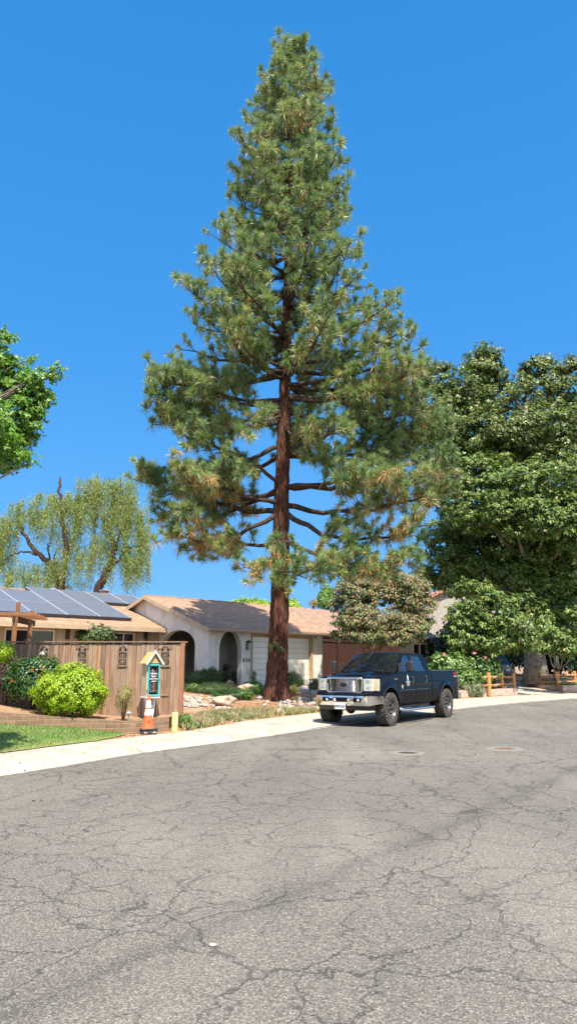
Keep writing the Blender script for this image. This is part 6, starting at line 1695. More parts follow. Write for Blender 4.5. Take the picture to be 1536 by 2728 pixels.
def sidepanel(name, outline, holes=(), step=.09, parent=truck, mat=None, side=1, off=0.):
    """skin panel following ys(): outline in (x,z)"""
    def dens(l):
        o = []
        for i in range(len(l)):
            a, b = Vector(l[i]), Vector(l[(i+1)%len(l)]); k = max(1, int((b-a).length/step))
            for j in range(k): o.append(a.lerp(b, j/k))
        return o
    ol = dens(outline); hl = [dens(h) for h in holes]
    vs = list(ol); ed = [(i,(i+1)%len(ol)) for i in range(len(ol))]
    for h in hl:
        b0 = len(vs); vs += h; ed += [(b0+i, b0+(i+1)%len(h)) for i in range(len(h))]
    bnd = list(vs)
    x0, x1 = min(v.x for v in ol), max(v.x for v in ol); z0, z1 = min(v.y for v in ol), max(v.y for v in ol)
    def pin(pl, x, y):
        c = False; j = len(pl)-1
        for i in range(len(pl)):
            if (pl[i][1] > y) != (pl[j][1] > y) and x < (pl[j][0]-pl[i][0])*(y-pl[i][1])/(pl[j][1]-pl[i][1])+pl[i][0]: c = not c
            j = i
        return c
    st = step*.62; x = x0+st/2
    while x < x1:
        z = z0+st/2
        while z < z1:
            p = Vector((x,z))
            if pin(ol,x,z) and not any(pin(h,x,z) for h in hl) and min((p-q).length_squared for q in bnd) > (st*.45)**2: vs.append(p)
            z += st
        x += st
    r = delaunay_2d_cdt(vs, ed, [], 0, 1e-6); fs = []
    for f in r[2]:
        cx = sum(r[0][i].x for i in f)/len(f); cy = sum(r[0][i].y for i in f)/len(f)
        if pin(ol,cx,cy) and not any(pin(h,cx,cy) for h in hl): fs.append(tuple(f))
    V = [(v.x, side*(ys(v.x,v.y)+off), v.y) for v in r[0]]
    mb = MB(); mb.add(V, fs)
    # folded-in edge
    for lp_ in [ol]+hl:
        n = len(lp_); pts = [(v.x, side*(ys(v.x,v.y)+off), v.y) for v in lp_]+[(v.x, side*(ys(v.x,v.y)+off-.022), v.y) for v in lp_]
        mb.add(pts, [(i,(i+1)%n,n+(i+1)%n,n+i) for i in range(n)])
    o = mb.build(name, mat or PT, parent, recalc=False)
    me = o.data; bm = bmesh.new(); bm.from_mesh(me); bmesh.ops.remove_doubles(bm, verts=bm.verts, dist=1e-4); bmesh.ops.recalc_face_normals(bm, faces=bm.faces); bm.to_mesh(me); bm.free()
    me.polygons.foreach_set('use_smooth', [True]*len(me.polygons)); me.set_sharp_from_angle(angle=math.radians(32)); return o
def arc(xa, a0, a1, n=20, r=RA): return [(xa+r*math.cos(a0+(a1-a0)*i/n), ZA+r*math.sin(a0+(a1-a0)*i/n)) for i in range(n+1)]
aF = math.asin((.56-ZA)/RA)
fender = [(.50,1.275),(.2,1.315),(-.2,1.36),(-.50,1.395),(-.60,1.41),(-.60,.52),(-.565,.52)]+arc(0,PI-.09,.16)+[(.60,.60),(.72,.64),(.76,.92),(.50,.945)]
fdoor = [(-.612,1.412),(-.612,.52),(-1.735,.52),(-1.735,1.42),(-1.735,1.975),(-1.34,1.965),(-.66,1.46)]
fwin = [(-.80,1.455),(-1.675,1.455),(-1.675,1.915),(-1.375,1.905),(-1.0,1.63)]
rdoor = [(-1.747,.52),(-2.70,.52),(-2.70,1.42),(-2.58,1.97),(-1.747,1.975)]
rwin = [(-1.81,1.455),(-2.60,1.455),(-2.50,1.90),(-1.81,1.915)]
cpil = [(-2.712,.52),(-2.92,.52),(-2.92,1.42),(-2.80,1.95),(-2.592,1.968),(-2.712,1.42)]
bed = [(-2.955,1.455),(-2.955,.55),(-3.40,.55)]+arc(-WB,PI-.14,.02)[::-1][:0]
bed = [(-2.955,1.455),(-2.955,.55),(-WB+RA-.004,.55)]+arc(-WB,.14,PI-.14)+[(-WB-RA+.004,.56),(-5.10,.60),(-5.165,.66),(-5.175,1.30),(-5.14,1.465)]
for sd in (1,-1):
    b_ = sidepanel('fender', fender, side=sd)
    fd = sidepanel('door', fdoor, [fwin], side=sd); rd = sidepanel('door', rdoor, [rwin], side=sd)
    sidepanel('cab_pillar', cpil, side=sd); bs = sidepanel('bed_side', bed, side=sd)
    for dr, wn in ((fd,fwin),(rd,rwin)):
        sidepanel('window', wn, side=sd, parent=dr, mat=M_['tint'], off=-.016)
        # rubber surround
        mb = MB(); pts = [(x, sd*(ys(x,z)-.002), z) for x,z in wn]+[(wn[0][0], sd*(ys(*wn[0])-.002), wn[0][1])]
        mb.tube(pts, .010, 5); mb.build('window_seal', M_['black_plastic'], dr)
    for dr, hx in ((fd,-1.56),(rd,-2.53)):
        mb = MB(); yy = sd*(ys(hx,1.2)+.03); mb.tube([(hx+.02,yy-.03*sd,1.30),(hx,yy,1.28),(hx-.01,yy,1.14),(hx+.0,yy-.03*sd,1.12)], [.014,.018,.018,.014], 8)
        mb.box((hx+.005, sd*(ys(hx,1.2)+.002), 1.21),(.09,.008,.20),bev=.003); mb.build('handle', M_['chrome'] if False else M_['rim_metal'], dr)
    # body moulding strips
    for dr, xa, xb in ((fd,-.64,-1.71),(rd,-1.77,-2.68)):
        mb = MB(); k = 10; mb.tube([(xa+(xb-xa)*i/k, sd*(ys(xa+(xb-xa)*i/k,.93)+.004), .93-.0*i) for i in range(k+1)], .012, 6); mb.build('moulding', M_['rim_metal'], dr)
    # wheel arch liner and lip
    for xa in (0,-WB):
        mb = MB(); P_ = []
        for i in range(21):
            a = PI-.02-(PI-.04)*i/20; x, z = xa+RA*math.cos(a), ZA+RA*math.sin(a); P_.append([(x, sd*(ys(x,z)-.002), z),(x, sd*.52, z+.01)])
        mb.grid(P_); mb.build('wheel_well', M_['black'], truck, recalc=False)
        mb = MB(); mb.tube([(xa+(RA+.004)*math.cos(a), sd*(ys(xa+RA*math.cos(a),ZA+RA*math.sin(a))+.002), ZA+(RA+.004)*math.sin(a)) for a in [PI-.12-(PI-.26)*i/24 for i in range(25)]], .012, 6); mb.build('arch_lip', M_['black_plastic'], b_ if xa == 0 else bs)
# inner core so nothing shows through the gaps
mb = MB(); mb.box((-1.78,0,.98),(2.3,1.80,.86)); mb.box((-4.06,0,.82),(2.2,1.0,.5)); mb.box((.1,0,.92),(1.15,1.02,.60)); mb.box((-1.8,0,.48),(3.2,1.1,.16)); mb.box((-4.2,0,.5),(1.9,.9,.10)); mb.build('chassis', M_['black'], truck)
mb = MB()
for sd in (-1,1): mb.box((-1.75,sd*.83,.475),(2.2,.14,.10),bev=.02)
mb.build('rocker', M_['black_plastic'], truck)
# axles and undercarriage
mb = MB(); mb.tube([(0,-.8,.445),(0,.8,.445)],.05,10); mb.tube([(-WB,-.8,.445),(-WB,.8,.445)],.055,10); mb.lathe([(0,-.16),(.12,-.1),(.16,0),(.12,.1),(0,.16)],14,Matrix.Translation((0,-.25,.44))@Matrix.Rotation(PI/2,4,'Y')); mb.lathe([(0,-.16),(.13,-.1),(.17,0),(.13,.1),(0,.16)],14,Matrix.Translation((-WB,0,.44))@Matrix.Rotation(PI/2,4,'Y'))
for sd in (-1,1):
    mb.tube([(.15,sd*.62,.40),(.25,sd*.62,.85)],.035,8); mb.tube([(-.15,sd*.5,.42),(-1.0,sd*.42,.45)],.03,6); mb.box((-WB,sd*.55,.5),(1.4,.07,.04))
mb.tube([(-.2,-.1,.42),(-2,-.05,.47),(-WB,0,.45)],.04,8); mb.build('axle', M_['black_plastic'], truck)
# bed: inner walls, floor, rails
mb = MB(); mb.box((-4.06,0,.98),(2.15,1.62,.02)); mb.box((-2.975,0,1.2),(.03,1.7,.48)); 
for sd in (-1,1): mb.box((-4.06,sd*.82,1.2),(2.15,.03,.48))
mb.build('bed_liner', M_['black'], truck)
mb = MB()
for sd in (-1,1): mb.box((-4.05,sd*.885,1.464),(2.19,.115,.022),bev=.008)
mb.box((-2.985,0,1.464),(.06,1.68,.022),bev=.006); mb.build('bed_rail', M_['alloy'], truck)
mb = MB(); mb.box((-5.12,0,1.06),(.07,1.66,.80),bev=.02); mb.build('tailgate', PT, truck)
mb = MB(); mb.box((-5.30,0,.62),(.20,1.9,.20),bev=.04); mb.build('rear_bumper', M_['chrome'], truck)
for sd in (-1,1):
    mb = MB(); P_ = [[(-5.10,sd*(ys(-5.10,z)+.004),z),(-5.172,sd*(ys(-5.172,z)+.006),z),(-5.185,sd*.80,z)] for z in (1.0,1.1,1.2,1.3,1.38)]; mb.grid(P_); mb.build('tail_light', M_['tail'], truck)
# hood + fender caps
def hz_(x, y):
    t = (0.76-x)/1.2; t = max(0,min(1,t)); z = 1.305+.155*t**.75
    ay = abs(y); z += .040*(1-smooth(.34,.52,ay))*smooth(.0,.25,t)*1; z -= .030*(ay/.80)**3
    if x > .66: z -= .045*((x-.66)/.12)**2
    return z
mb = MB(); mb.grid([[ (.775-1.22*i/26 - (.10*(abs(-.80+1.6*j/34)/.8)**2.2 if i == 0 else .10*(abs(-.80+1.6*j/34)/.8)**2.2*(1-i/26)), -.80+1.6*j/34, hz_(.775-1.22*i/26, -.80+1.6*j/34)) for j in range(35)] for i in range(27)])
mb.build('hood', PT, truck, smooth=True, angle=40)
def fz(x): return float(np.interp(x, [-.60,-.50,-.2,.2,.50,.75], [1.41,1.395,1.36,1.315,1.275,1.24]))
for sd in (-1,1):
    P_ = []
    for i in range(24):
        x = .60-1.16*i/23; row = []
        yo = ys(x, fz(x)); zi = hz_(x, .80)-.006; zo = fz(x)
        for j in range(8):
            f = j/7; y = .806+(yo-.806)*f; z = zi+(zo-zi)*(1-math.cos(f*PI/2))**1.0*1.0; row.append((x, sd*y, z))
        P_.append(row)
    mb = MB(); mb.grid(P_); mb.build('fender_top', PT, truck, smooth=True)
    # nose piece over the headlamp
    P_ = []
    for i in range(6):
        f = i/5; P_.append([(.61+(.775-.10*(y/.8)**2.2-.61)*f, sd*y, (hz_(.6,min(y,.8))-.006 if y <= .81 else fz(.6))-(.0 if f < .5 else .05*(f-.5)**2*4)) for y in (.50,.62,.74,.82,.89)])
    mb = MB(); mb.grid(P_); mb.build('lamp_brow', PT, truck, smooth=True)
mb = MB(); mb.grid([[(-.445-.10*j/3-.0, y, hz_(-.44,min(.8,abs(y)))-.012-.01*j) for j in range(4)] for y in np.linspace(-.88,.88,20)]); mb.build('cowl', M_['black_plastic'], truck, smooth=True)
# windshield, pillars, roof
def ws(u, v):   # u -1..1, v 0..1
    xb = -.46-.16*u*u; xt = -1.20-.10*u*u; yb, yt = .865*u, .70*u; zb, zt_ = 1.435-.01*u*u, 1.985-.018*u*u
    return (xb+(xt-xb)*v, yb+(yt-yb)*v, zb+(zt_-zb)*v+.012*math.sin(PI*v))
mb = MB(); mb.grid([[ws(-1+2*i/20*1., j/10) for j in range(11)] for i in range(21)]); mb.build('windshield', M_['tint'], truck, smooth=True)
for sd in (-1,1):
    mb = MB(); mb.grid([[ws(sd*1.0, v), tuple(Vector(ws(sd*1.0, v)).lerp(Vector((-.645-.70*v, sd*(ys(-.7,1.44+.53*v)), 1.44+.53*v)), .5)+Vector((0,sd*.012,.004))), (-.645-.70*v, sd*(ys(-.7,1.44+.53*v)), 1.44+.53*v)] for v in np.linspace(0,1,10)]); mb.build('windshield_pillar', PT, truck, smooth=True)
rows = []
for i in range(17):
    x = -1.20-1.62*i/16; row = []
    for j in range(21):
        u = -1+2*j/20; yy = .745*u; e = abs(u)**5*.045; 
        z = 2.012+.012*math.sin(PI*i/16)-e-.018*u*u; xx = x-(.10*u*u*(1-i/16))
        if i == 0: z -= .022
        if i == 16: z -= .035
        row.append((xx, yy, z))
    rows.append(row)
mb = MB(); mb.grid(rows); mb.build('roof', PT, truck, smooth=True)
mb = MB(); mb.grid([[(-2.82-.0*j/4-(.11*(4-j)/4), y*(1+.20*(4-j)/4), 1.44+.54*j/4) for j in range(5)] for y in np.linspace(-.74,.74,9)]); cb_ = mb.build('cab_back', PT, truck)
mb = MB(); mb.grid([[(-2.845-.09*(4-j)/4, y, 1.52+.36*j/4) for j in range(5)] for y in np.linspace(-.6,.6,5)]); mb.build('rear_window', M_['tint'], cb_)
# wipers
for y0_, y1_ in ((.62,.02),(-.08,-.70)):
    mb = MB(); p_ = [ws(y0_/.865*.9+(y1_-y0_)*f*.9, .045+.03*f) for f in (0,.3,.6,1)]; mb.tube([(a+.012,b,c+.022) for a,b,c in p_], .009, 5); mb.tube([(-.47,(y0_+y1_)/2+.2,1.44),(p_[2][0]+.02,p_[2][1],p_[2][2]+.03)], .012, 5); mb.build('wiper', M_['rim_metal'], truck)
# interior hint: pale dash strip behind lower glass edge is reflected, mirror at the top
# grille
GX = .815
def rrect(y0, y1, z0, z1, r, n=5):
    o = []
    for cy, cz, a0 in ((y1-r,z1-r,0),(y0+r,z1-r,PI/2),(y0+r,z0+r,PI),(y1-r,z0+r,1.5*PI)):
        for i in range(n+1): a = a0+PI/2*i/n; o.append((cy+r*math.cos(a), cz+r*math.sin(a)))
    return o
gout = [(y*(1-.07*smooth(1.0,.86,z)),z) for y,z in rrect(-.575,.575,.862,1.312,.07)]
gin = rrect(-.425,.425,.925,1.262,.02); vl = rrect(-.535,-.460,.945,1.255,.03); vr = rrect(.460,.535,.945,1.255,.03)
mb = MB(); poly_wall(mb, gout, [gin,vl,vr], lambda a,b,t: (GX-.05*(a/.575)**2+.02*0-t, a, b), .06)
gs = mb.build('grille', M_['chrome'], truck, smooth=True, angle=30)
mb = MB(); _o = [(GX-.05*(a/.575)**2+.002, a*.965, 1.087+(b-1.087)*.90) for a,b in gout]; mb.tube(_o+[_o[0]], .026, 8, False); _i = [(GX-.008, a, b) for a,b in rrect(-.437,.437,.912,1.275,.03)]; mb.tube(_i+[_i[0]], .013, 8, False); mb.build('grille_ring', M_['chrome'], gs, smooth=True)
mb = MB(); mb.box((GX-.10,0,1.09),(.06,1.10,.42)); mb.build('grille_mesh', M_['black'], gs)
nb_ = 15
for i in range(nb_):
    z = .938+.31*i/(nb_-1); mb = MB(); mb.tube([(GX-.028,-.426,z),(GX-.024,0,z),(GX-.028,.426,z)], .0068, 8); mb.build('bar', M_['chrome'], gs, smooth=True)
for sd in (-1,1):
    mb = MB()
    for i in range(14): mb.box((GX-.075,sd*.497,.955+.295*i/13),(.02,.075,.008))
    mb.build('side_vent', M_['black_plastic'], gs)
mb = MB(); 
def ell(a, b, x0, x1, n=28): mb.prism([(x0, a*math.cos(2*PI*i/n), 1.10+b*math.sin(2*PI*i/n)) for i in range(n)], (x1-x0,0,0))
ell(.125,.056,GX-.02,GX+.010); em = mb.build('emblem', M_['chrome'], gs)
mb = MB(); ell(.104,.040,GX+.004,GX+.014); mb.build('emblem_field', P('emblem_blue',(.01,.015,.03),None,3,.3), em)
FR = Matrix(((0,0,1,0),(1,0,0,0),(0,1,0,0),(0,0,0,1)))   # text x -> +y, y -> z, normal -> +x
text('emblem_script', 'Ford', .085, Matrix.Translation((GX+.015,0,1.103)) @ FR, M_['chrome'], em, .001, shear=.35, bold=.001)
# headlamps
M_['lens'] = None
m_, nt, b, out = newmat('headlamp_lens'); N = NT(nt); br = N.n('TexBrick'); N.l(N.tex('UV'), br.inputs['Vector']); br.offset = 0
br.inputs['Scale'].default_value = 1; br.inputs['Brick Width'].default_value = .035; br.inputs['Row Height'].default_value = .05; br.inputs['Mortar Size'].default_value = .005
br.inputs['Color1'].default_value = (.46,.48,.45,1); br.inputs['Color2'].default_value = (.62,.65,.61,1); br.inputs['Mortar'].default_value = (.50,.50,.43,1)
N.l(N.mix(.5, br.outputs['Color'], N.ramp(N.noise(N.tex('Object'), 14, 3), [(.35,(.25,.26,.22)),(.6,(1,1,.92))]), 'MULTIPLY'), b.inputs['Base Color']); b.inputs['Roughness'].default_value = .15; b.inputs['Coat Weight'].default_value = 1.; LENS = m_
M_['amber'] = P('amber_lens', (.62,.30,.08), (.7,.45,.2), 20, .2)
plan = [(.765,.585),(.768,.62),(.762,.72),(.745,.80),(.715,.86),(.665,.912),(.60,.94),(.515,.952)]
for sd in (-1,1):
    mb = MB(); P_ = [[(x-.012*(z-.95)/.3, sd*y, z) for x, y in plan[:6]] for z in (.945,.95,1.03,1.12,1.2,1.262,1.268)]; P_[0] = [(x-.03, y, z) for x,y,z in P_[0]]; P_[-1] = [(x-.03,y,z) for x,y,z in P_[-1]]; mb.grid(P_); hl = mb.build('headlight', LENS, truck, smooth=True, angle=40)
    mb = MB(); mb.grid([[(x-.012*(z-.95)/.3, sd*y, z) for x, y in plan[5:]] for z in (.95,1.12,1.262)]); mb.build('turn_signal', M_['amber'] if False else LENS, hl, smooth=True)
    mb = MB(); mb.grid([[(x+.004, sd*(y+.004), z) for x, y in ((.692,.890),(.668,.912),(.640,.925))] for z in (.96,1.1,1.25)]); mb.build('side_marker', M_['amber'], hl)
    for z in (1.02,1.185):
        mb = MB(); mb.lathe([(.055,0),(.045,.006),(0,.012)], 18, Matrix.Translation((.757-.005,sd*.70,z)) @ Matrix.Rotation(PI/2,4,'Y')); mb.build('lamp_bowl', M_['chrome'], hl, smooth=True)
# painted valance over the bumper
def bxx(y, z=0.): a = abs(y); return .985-.055*(a/.8)**2-(.0 if a < .8 else .42*((a-.8)/.22)**2)
vy = list(np.linspace(-1.0,1.0,41))
mb = MB(); mb.grid([[(bxx(y)-.03-.17*t**1.4*(1 if abs(y) < .9 else .6), y*(1-.03*t), .815+.125*t - (.035*t if abs(y) < .6 else 0)) for t in (0,.15,.35,.6,.8,1)] for y in vy]); mb.build('valance', PT, truck, smooth=True)
mb = MB(); mb.box((.72,0,.90),(.14,1.72,.10)); mb.build('nose_core', M_['black'], truck)
# chrome bumper with three openings
bo = [(y,.815) for y in np.linspace(-1.02,1.02,42)]+[(y, .562+.05*smooth(.82,1.02,abs(y))) for y in np.linspace(1.02,-1.02,42)]
h1_ = rrect(-.255,.255,.655,.775,.02); h2_ = rrect(.375,.605,.655,.770,.025); h3_ = rrect(-.605,-.375,.655,.770,.025)
mb = MB(); poly_wall(mb, bo, [h1_,h2_,h3_], lambda a,b,t: (bxx(a)-1.6*(b-.70)**2-t, a, b), .025); bmp = mb.build('bumper', M_['chrome'], truck, smooth=True, angle=30)
mb = MB(); mb.box((.87,0,.70),(.06,1.42,.17)); mb.build('bumper_backing', M_['black'], bmp)
M_['foglens'] = P('fog_lens', (.75,.77,.78), (.5,.52,.55), 30, .1, coat=1)
for y in (-.215,.215):
    mb = MB(); mb.box((.945,y,.715),(.03,.062,.10),bev=.01); mb.build('driving_light', M_['foglens'], bmp)
for y in (-.47,.50):
    mb = MB(); mb.lathe([(.0,.025),(.028,.02),(.042,0)],16,Matrix.Translation((.925,y,.712)) @ Matrix.Rotation(PI/2,4,'Y')); mb.build('fog_light', M_['foglens'], bmp)
mb = MB(); mb.grid([[(bxx(y)-.06-.06*t, y*(1-.08*t), .565-.13*t) for t in (0,.3,.7,1)] for y in np.linspace(-.93,.93,31)]); o = mb.build('air_dam', M_['black_plastic'], truck, smooth=True)
o = None
mb = MB(); mb.box((.995,-.02,.545),(.012,.335,.158),bev=.003); lpz = mb.build('licence_plate', M_['white_paint'], bmp)
M_['plate_ink'] = P('plate_ink', (.03,.05,.16), None, 3, .5)
text('plate_number', '8B92350', .088, Matrix.Translation((1.003,-.02,.535)) @ FR, M_['plate_ink'], lpz, .0012, bold=.002)
# mirrors
for sd in (-1,1):
    mb = MB(); y0_ = sd*(ys(-.78,1.45)+.0); ye = sd*1.26
    mb.box((-.76,y0_,1.55),(.10,.04,.26),bev=.015)
    for z in (1.50,1.62): mb.tube([(-.74,y0_,z),(-.72,sd*1.08,z),(-.74,ye-.02*sd,z)], .014, 8)
    arm = mb.build('mirror', M_['black_plastic'], truck)
    mb = MB(); mb.box((-.745,ye,1.60),(.11,.20,.30),bev=.035); hd = mb.build('mirror_head', M_['black_plastic'], arm)
    mb = MB(); mb.box((-.803,ye,1.60),(.006,.165,.26)); mb.build('mirror_glass', M_['chrome'], hd)
# running boards
for sd in (-1,1):
    mb = MB(); mb.tube([(-.72,sd*.80,.44),(-.80,sd*.97,.40),(-.95,sd*1.03,.385),(-2.0,sd*1.035,.385),(-2.85,sd*1.03,.385),(-3.02,sd*.97,.40),(-3.08,sd*.80,.44)], .045, 12); rbd = mb.build('running_board', M_['chrome'], truck, smooth=True)
    for x in (-1.2,-2.2): 
        mb = MB(); mb.box((x,sd*1.03,.432),(.42,.07,.012),bev=.004); mb.build('step_pad', M_['black_plastic'], rbd)
    mb = MB()
    for x in (-1.0,-1.9,-2.7): mb.box((x,sd*.88,.42),(.05,.26,.03))
    mb.build('bracket', M_['black_plastic'], rbd)
# wheels
def wheel(sd):
    w = empty('wheel'); w.parent = truck
    MX = Matrix.Rotation(-PI/2*sd, 4, 'X')    # lathe z -> outward (+y*sd)
    hw = .155; R = TR_
    prof_ = [(.238,-hw*.8),(.262,-hw*.98),(.33,-hw*1.06),(.40,-hw),(.420,-hw*.86),(.424,-hw*.5),(.425,0),(.424,hw*.5),(.420,hw*.86),(.40,hw),(.33,hw*1.06),(.262,hw*.98),(.238,hw*.8)]
    mb = MB(); mb.lathe(prof_, 56, MX)
    mb.smooth = False; nl = 24
    for i in range(nl):
        a = 2*PI*i/nl
        for (off, z, l, wd, tw, h, rr) in ((0,.052,.062,.078,.5,.020,.434),(.5,-.052,.062,.078,.5,.020,.434),(.5,.127,.070,.060,-.15,.022,.430),(0,-.127,.070,.060,-.15,.022,.430),(.5,.150,.060,.024,0,.075,.398),(0,-.150,.060,.024,0,.075,.398),(0.02,.131,.030,.05,.3,.018,.428)):
            aa = a+off*2*PI/nl
            M = MX @ Matrix.Rotation(aa,4,'Z') @ Matrix.Translation((rr,0,z)) @ Matrix.Rotation(tw,4,'X')
            mb.box((0,0,0),(h,l,wd),M,bev=.004)
        M = MX @ Matrix.Rotation(a+.1,4,'Z') @ Matrix.Translation((.355,0,hw*1.05)); mb.box((0,0,0),(.035,.022,.008),M)
    t_ = mb.build('tyre', M_['rubber'], w, recalc=False)
    mb = MB(); mb.lathe([(.242,hw*.80),(.250,hw*.92),(.238,hw*.95),(.225,hw*.80),(.215,hw*.30),(.205,-.02),(.20,-hw*.8)], 48, MX); rm = mb.build('rim', M_['rim_metal'], w, smooth=True, angle=40)
    mb = MB(); mb.lathe([(.20,-.02),(.10,.0),(0,.0)], 32, MX); mb.build('barrel_back', M_['black'], rm)
    for i in range(8):
        a = 2*PI*i/8; M = MX @ Matrix.Rotation(a,4,'Z')
        mb = MB(); pts = [(.06,.020,.062),(.14,.026,.050),(.225,.030,.085),(.225,-.030,.085),(.14,-.026,.050),(.06,-.020,.062)]
        mb.add([*pts, *[(x,y*1.1,z-.045) for x,y,z in pts]], [(0,1,4,5),(1,2,3,4),(0,6,7,1),(1,7,8,2),(5,4,10,11),(4,3,9,10),(2,8,9,3)], M); mb.build('spoke', M_['alloy'] if i%1 == 0 else M_['rim_metal'], rm)
    mb = MB(); mb.lathe([(0,.098),(.045,.095),(.058,.082),(.062,.045)], 24, MX); mb.build('hub_cap', M_['black_plastic'], rm, smooth=True)
    mb = MB()
    for i in range(8):
        a = 2*PI*(i+.5)/8; mb.lathe([(0,.075),(.010,.072),(.011,.03)], 6, MX @ Matrix.Translation((.083*math.cos(a),.083*math.sin(a),0)))
    mb.build('lug_nut', M_['alloy'], rm)
    return w
for sd in (1,-1):
    w0_ = wheel(sd); w0_.location = (0,sd*.885,TR_); w0_.rotation_euler = (0,.3,math.radians(2 if sd > 0 else 2))
    w1_ = copy_tree(w0_, truck); w1_.location = (-WB,sd*.885,TR_); w1_.rotation_euler = (0,.9,0)
# decals on the driver side
SR = Matrix(((-1,0,0,0),(0,0,1,0),(0,1,0,0),(0,0,0,1)))   # text x -> -x, y -> z, normal -> +y
M_['decal'] = P('decal_white', (.75,.75,.75), None, 3, .5)
fd0 = [o for o in truck.children if o.name.startswith('door')][0]
dx = -1.24
def dy(z, x=dx): return ys(x, z)+.004
mb = MB(); cz = 1.265
tree_ = [(0,.088),(.022,.075),(.036,.055),(.044,.025),(.046,-.005),(.040,-.035),(.030,-.055),(.034,-.075),(.018,-.078),(.014,-.060),(.006,-.058),(.006,-.080),(-.006,-.080),(-.006,-.058),(-.014,-.060),(-.018,-.078),(-.034,-.075),(-.030,-.055),(-.040,-.035),(-.046,-.005),(-.044,.025),(-.036,.055),(-.022,.075)]
mb.add([(dx-a, dy(cz+b), cz+b) for a,b in tree_]+[(dx, dy(cz)+.0005, cz)], [(i,(i+1)%len(tree_),len(tree_)) for i in range(len(tree_))]); mb.build('tree_decal', M_['decal'], fd0)
for s, z, sz_ in (('WESTLAND',1.158,.046),('TREE SERVICE',1.122,.026),('916-621-1900',1.085,.034),('LIC 103',1.048,.030)):
    text('door_lettering', s, sz_*1.15, Matrix.Translation((dx, dy(z)+.001, z)) @ SR, M_['decal'], fd0, .0006, bold=.0012, wide=.92)
# diesel-style diamond badge and fender badge
mb = MB(); bx_, bz2 = -.86, 1.03; yb_ = ys(bx_,bz2)+.004
for pl_ in ([(0,.062),(.026,.04),(.032,0),(.026,-.04),(0,-.062),(-.026,-.04),(-.032,0),(-.026,.04)],):
    n = len(pl_); mb.add([(bx_-a,yb_,bz2+b) for a,b in pl_]+[(bx_-a*.5,yb_,bz2+b*.5) for a,b in pl_], [(i,(i+1)%n,n+(i+1)%n,n+i) for i in range(n)])
mb.add([(bx_-a,yb_,bz2+b) for a,b in ((-.055,.010),(-.03,.014),(-.03,-.014),(-.055,-.010))], [(0,1,2,3)]); mb.add([(bx_-a,yb_,bz2+b) for a,b in ((.055,.010),(.03,.014),(.03,-.014),(.055,-.010))], [(0,1,2,3)])
mb.add([(bx_-a,yb_+.001,bz2+b) for a,b in ((0,.02),(.012,0),(0,-.02),(-.012,0))], [(0,1,2,3)]); mb.build('diamond_decal', M_['decal'], fd0)
fen0 = [o for o in truck.children if o.name.startswith('fender') and not 'top' in o.name][0]
mb = MB(); mb.box((-.46,ys(-.46,1.25)+.004,1.25),(.20,.012,.045),bev=.004); fb = mb.build('badge', M_['chrome'], fen0)
text('badge_text', 'F-250', .04, Matrix.Translation((-.46,ys(-.46,1.25)+.012,1.25)) @ SR, M_['black'], fb, .001)
mb = MB(); 
bs0 = [o for o in truck.children if o.name.startswith('bed_side')][0]
text('stripe_lettering', 'FX4', .135, Matrix.Translation((-4.88,ys(-4.88,1.34)+.004,1.345)) @ SR, P('decal_red',(.50,.04,.06),None,3,.5), bs0, .0008, bold=.004, shear=.2)
text('stripe_lettering', 'OFF ROAD', .050, Matrix.Translation((-4.88,ys(-4.88,1.26)+.005,1.262)) @ SR, M_['decal'], bs0, .0008, bold=.001)
# aerial on the passenger fender
mb = MB(); mb.tube([(-.15,-.90,1.36),(-.22,-.90,2.05)], .0035, 5); mb.build('aerial', M_['black_plastic'], truck)
# ------------------------------------------------------------------ light, sky, camera
SUN_EL, SAZ = math.radians(60), (.24, -1.0)
az = math.atan2(SAZ[0], SAZ[1])
sd_ = Vector((math.sin(az)*math.cos(SUN_EL), math.cos(az)*math.cos(SUN_EL), math.sin(SUN_EL)))
L = bpy.data.lights.new('sun', 'SUN'); L.energy = 5.0; L.angle = math.radians(.53); L.color = (1., .92, .79)
so = bpy.data.objects.new('sun', L); link(so); so.rotation_euler = sd_.to_track_quat('Z', 'Y').to_euler(); so.location = (0,0,60)
w = bpy.data.worlds.new('World'); sc.world = w; w.use_nodes = True; nt = w.node_tree
for n in list(nt.nodes): nt.nodes.remove(n)
N = NT(nt); sky = N.n('TexSky'); sky.sky_type = 'NISHITA'; sky.sun_disc = False; sky.sun_elevation = SUN_EL; sky.sun_rotation = az
sky.altitude = 0; sky.air_density = 1.0; sky.dust_density = 1.0; sky.ozone_density = 1.5
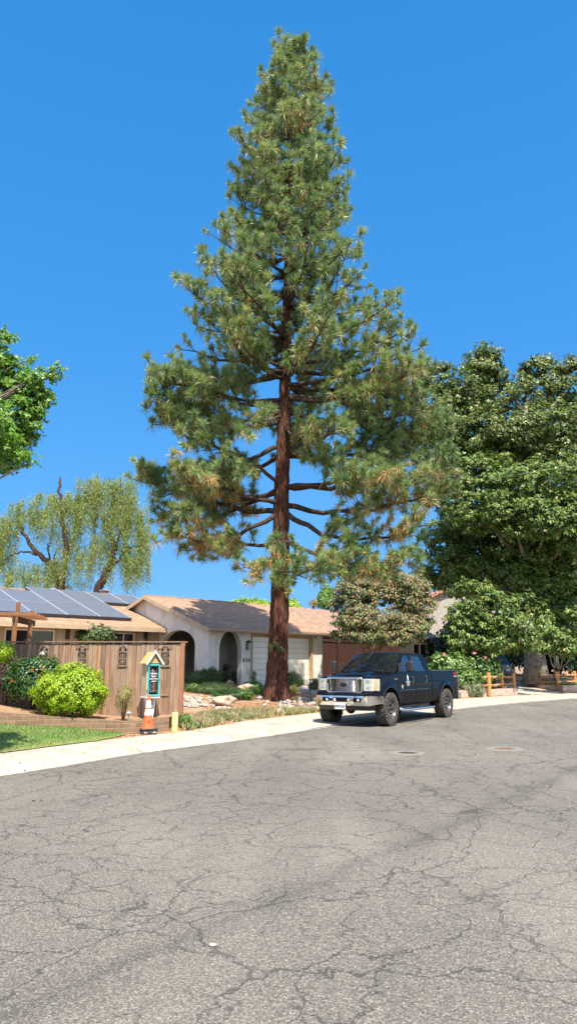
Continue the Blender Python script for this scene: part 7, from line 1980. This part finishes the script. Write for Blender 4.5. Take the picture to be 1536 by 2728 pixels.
# away from the sun the clear sky is a deep azure: grade the Nishita sky towards it by direction
tc = N.n('TexCoord'); dp = N.n('VectorMath', operation='DOT_PRODUCT'); N.l(tc.outputs['Generated'], dp.inputs[0]); dp.inputs[1].default_value = (-.19, .98, 0)
mr = N.n('MapRange'); mr.inputs['From Min'].default_value = -.25; mr.inputs['From Max'].default_value = .45; N.l(dp.outputs['Value'], mr.inputs['Value'])
sz_ = N.n('SeparateXYZ'); N.l(tc.outputs['Generated'], sz_.inputs[0])
az_ = N.ramp(sz_.outputs[2], [(.0,(.11,.47,.97)),(.12,(.08,.43,.97)),(.40,(.035,.335,.88)),(.72,(.015,.27,.76)),(1,(.01,.22,.65))])
sc3 = N.n('VectorMath', operation='SCALE'); N.l(az_, sc3.inputs[0]); sc3.inputs['Scale'].default_value = 3.7
mx = N.mix(.88, sky.outputs[0], sc3.outputs[0]); hs = N.n('MixRGB'); N.l(mr.outputs[0], hs.inputs[0]); N.l(sky.outputs[0], hs.inputs[1]); N.l(mx, hs.inputs[2])
bg = N.n('Background'); bg.inputs[1].default_value = .15; N.l(hs.outputs[0], bg.inputs[0]); o = N.n('OutputWorld'); N.l(bg.outputs[0], o.inputs[0])
# unseen tree band added behind the viewpoint for car paint and chrome to reflect
rr_ = random.Random(5); Vt = []; 
for i in range(70):
    a = math.radians(188+i*3.0-0); a = math.radians(-175+215*i/69); R0 = 30+3*math.sin(i*1.7)
    col = []
    for j in range(9):
        h = (7.5+2.8*noise.noise(Vector((i*.35,0,2)))+1.6*noise.noise(Vector((i*1.1,4,2))))*(j/8)
        r = R0+1.6*noise.noise(Vector((i*.8,j*.9,1)))+(2.5 if j == 8 else 0)+(0 if j else .5)
        col.append((r*math.cos(a)+3, r*math.sin(a)-2, h-.1))
    Vt.append(col)
mb = MB(); mb.grid(Vt); o = mb.build('reflection_trees', P('reflection_foliage', (.035,.06,.02), (.10,.11,.05), .8, .9, .8, 3, coords='World'), smooth=False); tag(o, 'unseen tree band added on the far side for reflections', None, None, 'stuff')
cam = bpy.data.cameras.new('camera'); co = bpy.data.objects.new('camera', cam); link(co)
co.location = (0,0,H); co.rotation_euler = (PI/2+TH, 0, 0); cam.sensor_fit = 'VERTICAL'; cam.sensor_height = 24; cam.lens = 24*F/2728; cam.clip_start = .05; cam.clip_end = 3000
sc.camera = co
sc.view_settings.view_transform = 'Standard'; sc.view_settings.look = 'None'; sc.view_settings.exposure = .88; sc.view_settings.gamma = 1
sc.cycles.max_bounces = 6; sc.cycles.transparent_max_bounces = 8; sc.cycles.diffuse_bounces = 3
